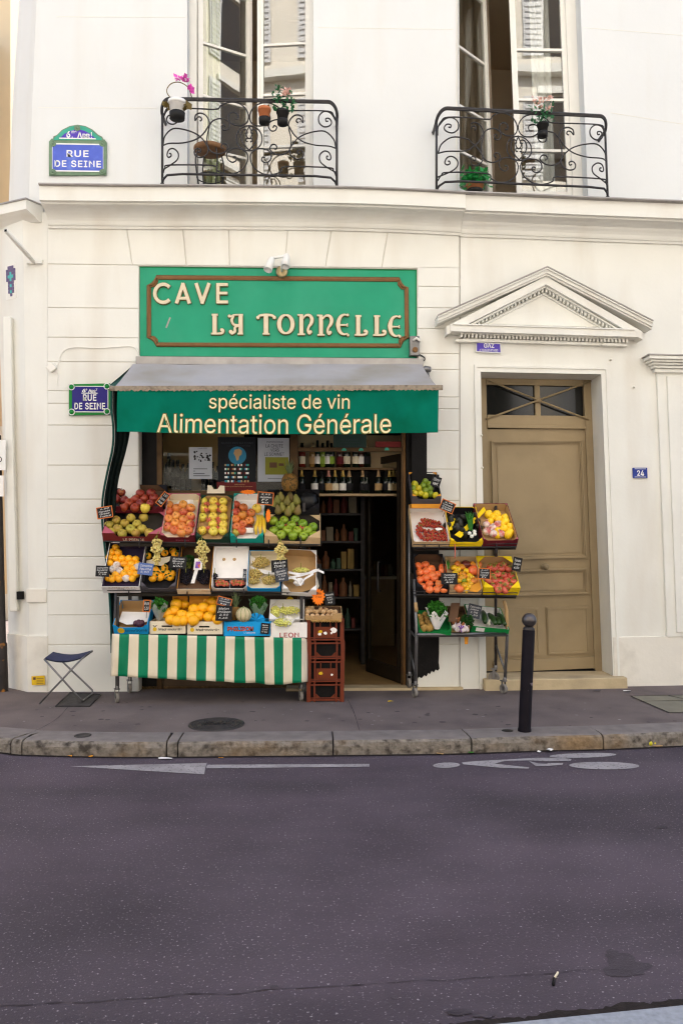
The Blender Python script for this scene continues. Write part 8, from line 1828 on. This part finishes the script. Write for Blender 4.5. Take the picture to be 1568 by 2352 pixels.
bloom(t, 'petals', c, R, [P(u, v, yB) for u, v in ((412, 180), (418, 182), (428, 180), (434, 186), (408, 178), (424, 178), (437, 205), (437, 208))], pinkm, 0.045, 5); bloom(t, 'leaves', c, R, [P(u, v, yB) for u, v in ((388, 238), (384, 248), (430, 250), (440, 252))], FM['stem'], 0.08, 3)
t, c, h, w = pot('flower_pot', 'small terracotta pot on the left balcony, left of the pink rose', 607, 248, 280, 29, yB, mat('terracotta', (0.50, 0.17, 0.07), 0.7, 0.1, 9)); bloom(t, 'stems', c, R, [c+Vector((R.uniform(-.03, .03), 0, h)) for _ in range(8)], FM['stem'], 0.04)
t, c, h, w = pot('flower_pot', 'dark pot with a pale pink rose on the right half of the left balcony', 649, 254, 283, 28, yB, 'blackrubber'); bloom(t, 'leaves', c, R, [P(640+R.uniform(-18, 34), 236+R.uniform(-22, 24), yB+R.uniform(-.04, .04)) for _ in range(60)]+[P(643+R.uniform(-8, 8), 205+R.uniform(-10, 15), yB) for _ in range(16)], mat('rose leaf', (0.03, 0.13, 0.05), 0.5, 0.3, 20), 0.045); bloom(t, 'petals', c, R, [P(658+R.uniform(-8, 8), 212+R.uniform(-7, 7), yB-0.02) for _ in range(26)], palem, 0.035, 2)
yB2 = YU-0.30
t, c, h, w = pot('flower_pot', 'dark ribbed pot of pale pink flowers on the right balcony', 1246, 283, 311, 26, yB2, 'blackrubber'); bloom(t, 'leaves', c, R, [P(1243+R.uniform(-22, 26), 262+R.uniform(-22, 22), yB2+R.uniform(-.04, .04)) for _ in range(70)], mat('flower leaf', (0.03, 0.13, 0.05), 0.5, 0.3, 20), 0.045); bloom(t, 'petals', c, R, [P(1245+R.uniform(-22, 22), 238+R.uniform(-16, 14), yB2) for _ in range(44)], palem, 0.03, 2)
t, c, h, w = pot('flower_pot', 'pot of bright green foliage on the floor of the right balcony', 1090, 425, 440, 40, -0.1, mat('terracotta pot', (0.45, 0.18, 0.08), 0.7, 0.1, 9)); bloom(t, 'leaves', c, R, [P(1090+R.uniform(-36, 36)*q, 411+R.uniform(-22, 22)*q, -0.1+R.uniform(-.08, .08)) for q in [R.random()**0.4 for _ in range(210)]], mat('bright leaf', (0.02, 0.24, 0.05), 0.35, 0.5, 12), 0.055)
# small table on the left balcony
c = P(482, 345, -0.08); t = thing('balcony_table', 'small round brown cane table behind the left balcony railing', 'table', (c.x, c.y, fp(482, 432, -0.1).z)); mb = MB(); rt = 0.17
mb.lathe([(0, -0.02), (rt*0.9, -0.02), (rt, 0.0), (rt, 0.022), (rt*0.93, 0.03), (0, 0.026)], 28, c); part('tabletop', mb, mat('cane brown', (0.22, 0.12, 0.06), 0.6, 0.2, 14), t); zb_ = t.location.z
for k in range(4):
    a = k*PI/2+0.6; mb = MB(); mb.tube(crv([c+Vector((rt*0.8*math.cos(a), rt*0.8*math.sin(a), -0.01)), c+Vector((rt*0.98*math.cos(a), rt*0.98*math.sin(a), -0.16)), Vector((c.x+rt*0.75*math.cos(a), c.y+rt*0.75*math.sin(a), zb_))], 5), 0.008, 6); part('leg', mb, 'iron', t)
mb = MB(); mb.tube([Vector((c.x+rt*0.8*math.cos(2*PI*i/20), c.y+rt*0.8*math.sin(2*PI*i/20), zb_+0.12)) for i in range(20)], 0.006, 6, True); part('ring', mb, 'iron', t)
# litter
def scrap(u, v, z, w, h, m, label, cat='litter', a=0.0, name='litter_scrap'):
    p = G(u, v, z); mb = MB(); R = random.Random(int(u*7+v)); pl = [(w*R.uniform(0.7, 1.1)*math.cos(2*PI*i/8), h*R.uniform(0.7, 1.1)*math.sin(2*PI*i/8)) for i in range(8)]
    vs = [p+Vector((x*math.cos(a)-y*math.sin(a), x*math.sin(a)+y*math.cos(a), 0.003+R.uniform(0, 0.008))) for x, y in pl]; mb.add(vs, [tuple(range(8))]); mb.add([q-Z3*0.002 for q in vs], [tuple(range(7, -1, -1))]); return solo(name, mb, m, label, cat)
scrap(381, 1743.5, RZ+0.004, 0.07, 0.03, 'paper_white', 'white scrap of paper in the gutter at the left'); scrap(1438, 1588, 0.004, 0.05, 0.03, 'paper_white', 'white paper scrap on the pavement right of the door step'); scrap(1262, 1723, RZ+0.02, 0.03, 0.035, 'card_white', 'white scrap against the kerb above the painted bicycle'); scrap(1237, 1728, RZ+0.004, 0.02, 0.02, 'paper_white', 'tiny white scrap left of the one above the painted bicycle')
scrap(1028, 1582, 0.004, 0.07, 0.03, 'card_orange', 'orange brown card scrap on the pavement beside the rack'); scrap(1370, 1588, 0.004, 0.05, 0.02, 'card_grey', 'grey scrap on the pavement in front of the door step'); scrap(897, 1612, 0.004, 0.03, 0.02, 'card_yellow', 'yellow green leaf on the pavement before the doorway', 'leaf', name='fallen_leaf'); scrap(541, 1567, 0.004, 0.03, 0.02, 'card_yellow', 'small yellow leaf at the hem of the striped cloth', 'leaf', name='fallen_leaf')
scrap(1010, 1733, RZ+0.006, 0.04, 0.018, 'card_tan', 'dry tan leaf in the gutter left of the bollard', 'leaf', name='fallen_leaf'); scrap(1082, 1730, RZ+0.01, 0.03, 0.02, 'leafm' if False else FM['leaf'], 'green leaf at the kerb joint left of the bollard', 'leaf', name='fallen_leaf'); scrap(1507, 1715, RZ+0.006, 0.07, 0.018, 'card_tan', 'withered leaf in the gutter at the right', 'leaf', name='fallen_leaf'); scrap(1538, 1711, RZ+0.006, 0.025, 0.012, 'paper_white', 'white scrap at the right end of the gutter')
for u, v in ((160, 1738), (209, 1739), (507, 1742)): scrap(u, v, RZ+0.006, 0.022, 0.009, 'card_orange', 'orange cigarette end in the gutter', 'cigarette end', name='cigarette_end')['group'] = 'cigarette ends in the left gutter'
for u, v in ((1492, 1708), (1501, 1707)): fruit('limeyellow', G(u, v, RZ+0.03), 'yellow fruit fallen in the gutter at the right', 'fallen yellow fruits', 0.62)
mb = MB(); p = G(1556-0, 2262, RZ+0.004); p = G(1272, 2248, RZ+0.004); mb.tube([p, p+Vector((0.02, 0.022, 0.006)), p+Vector((0.026, 0.036, 0.004))], 0.0045, 6); o = solo('burnt_match', mb, 'card_cream', 'short white butt with a burnt end lying on the near side of the road', 'butt'); mb = MB(); mb.tube([p, p+Vector((-0.018, -0.05, 0.002))], 0.006, 6); part('burnt_end', mb, 'blackpaint', o)
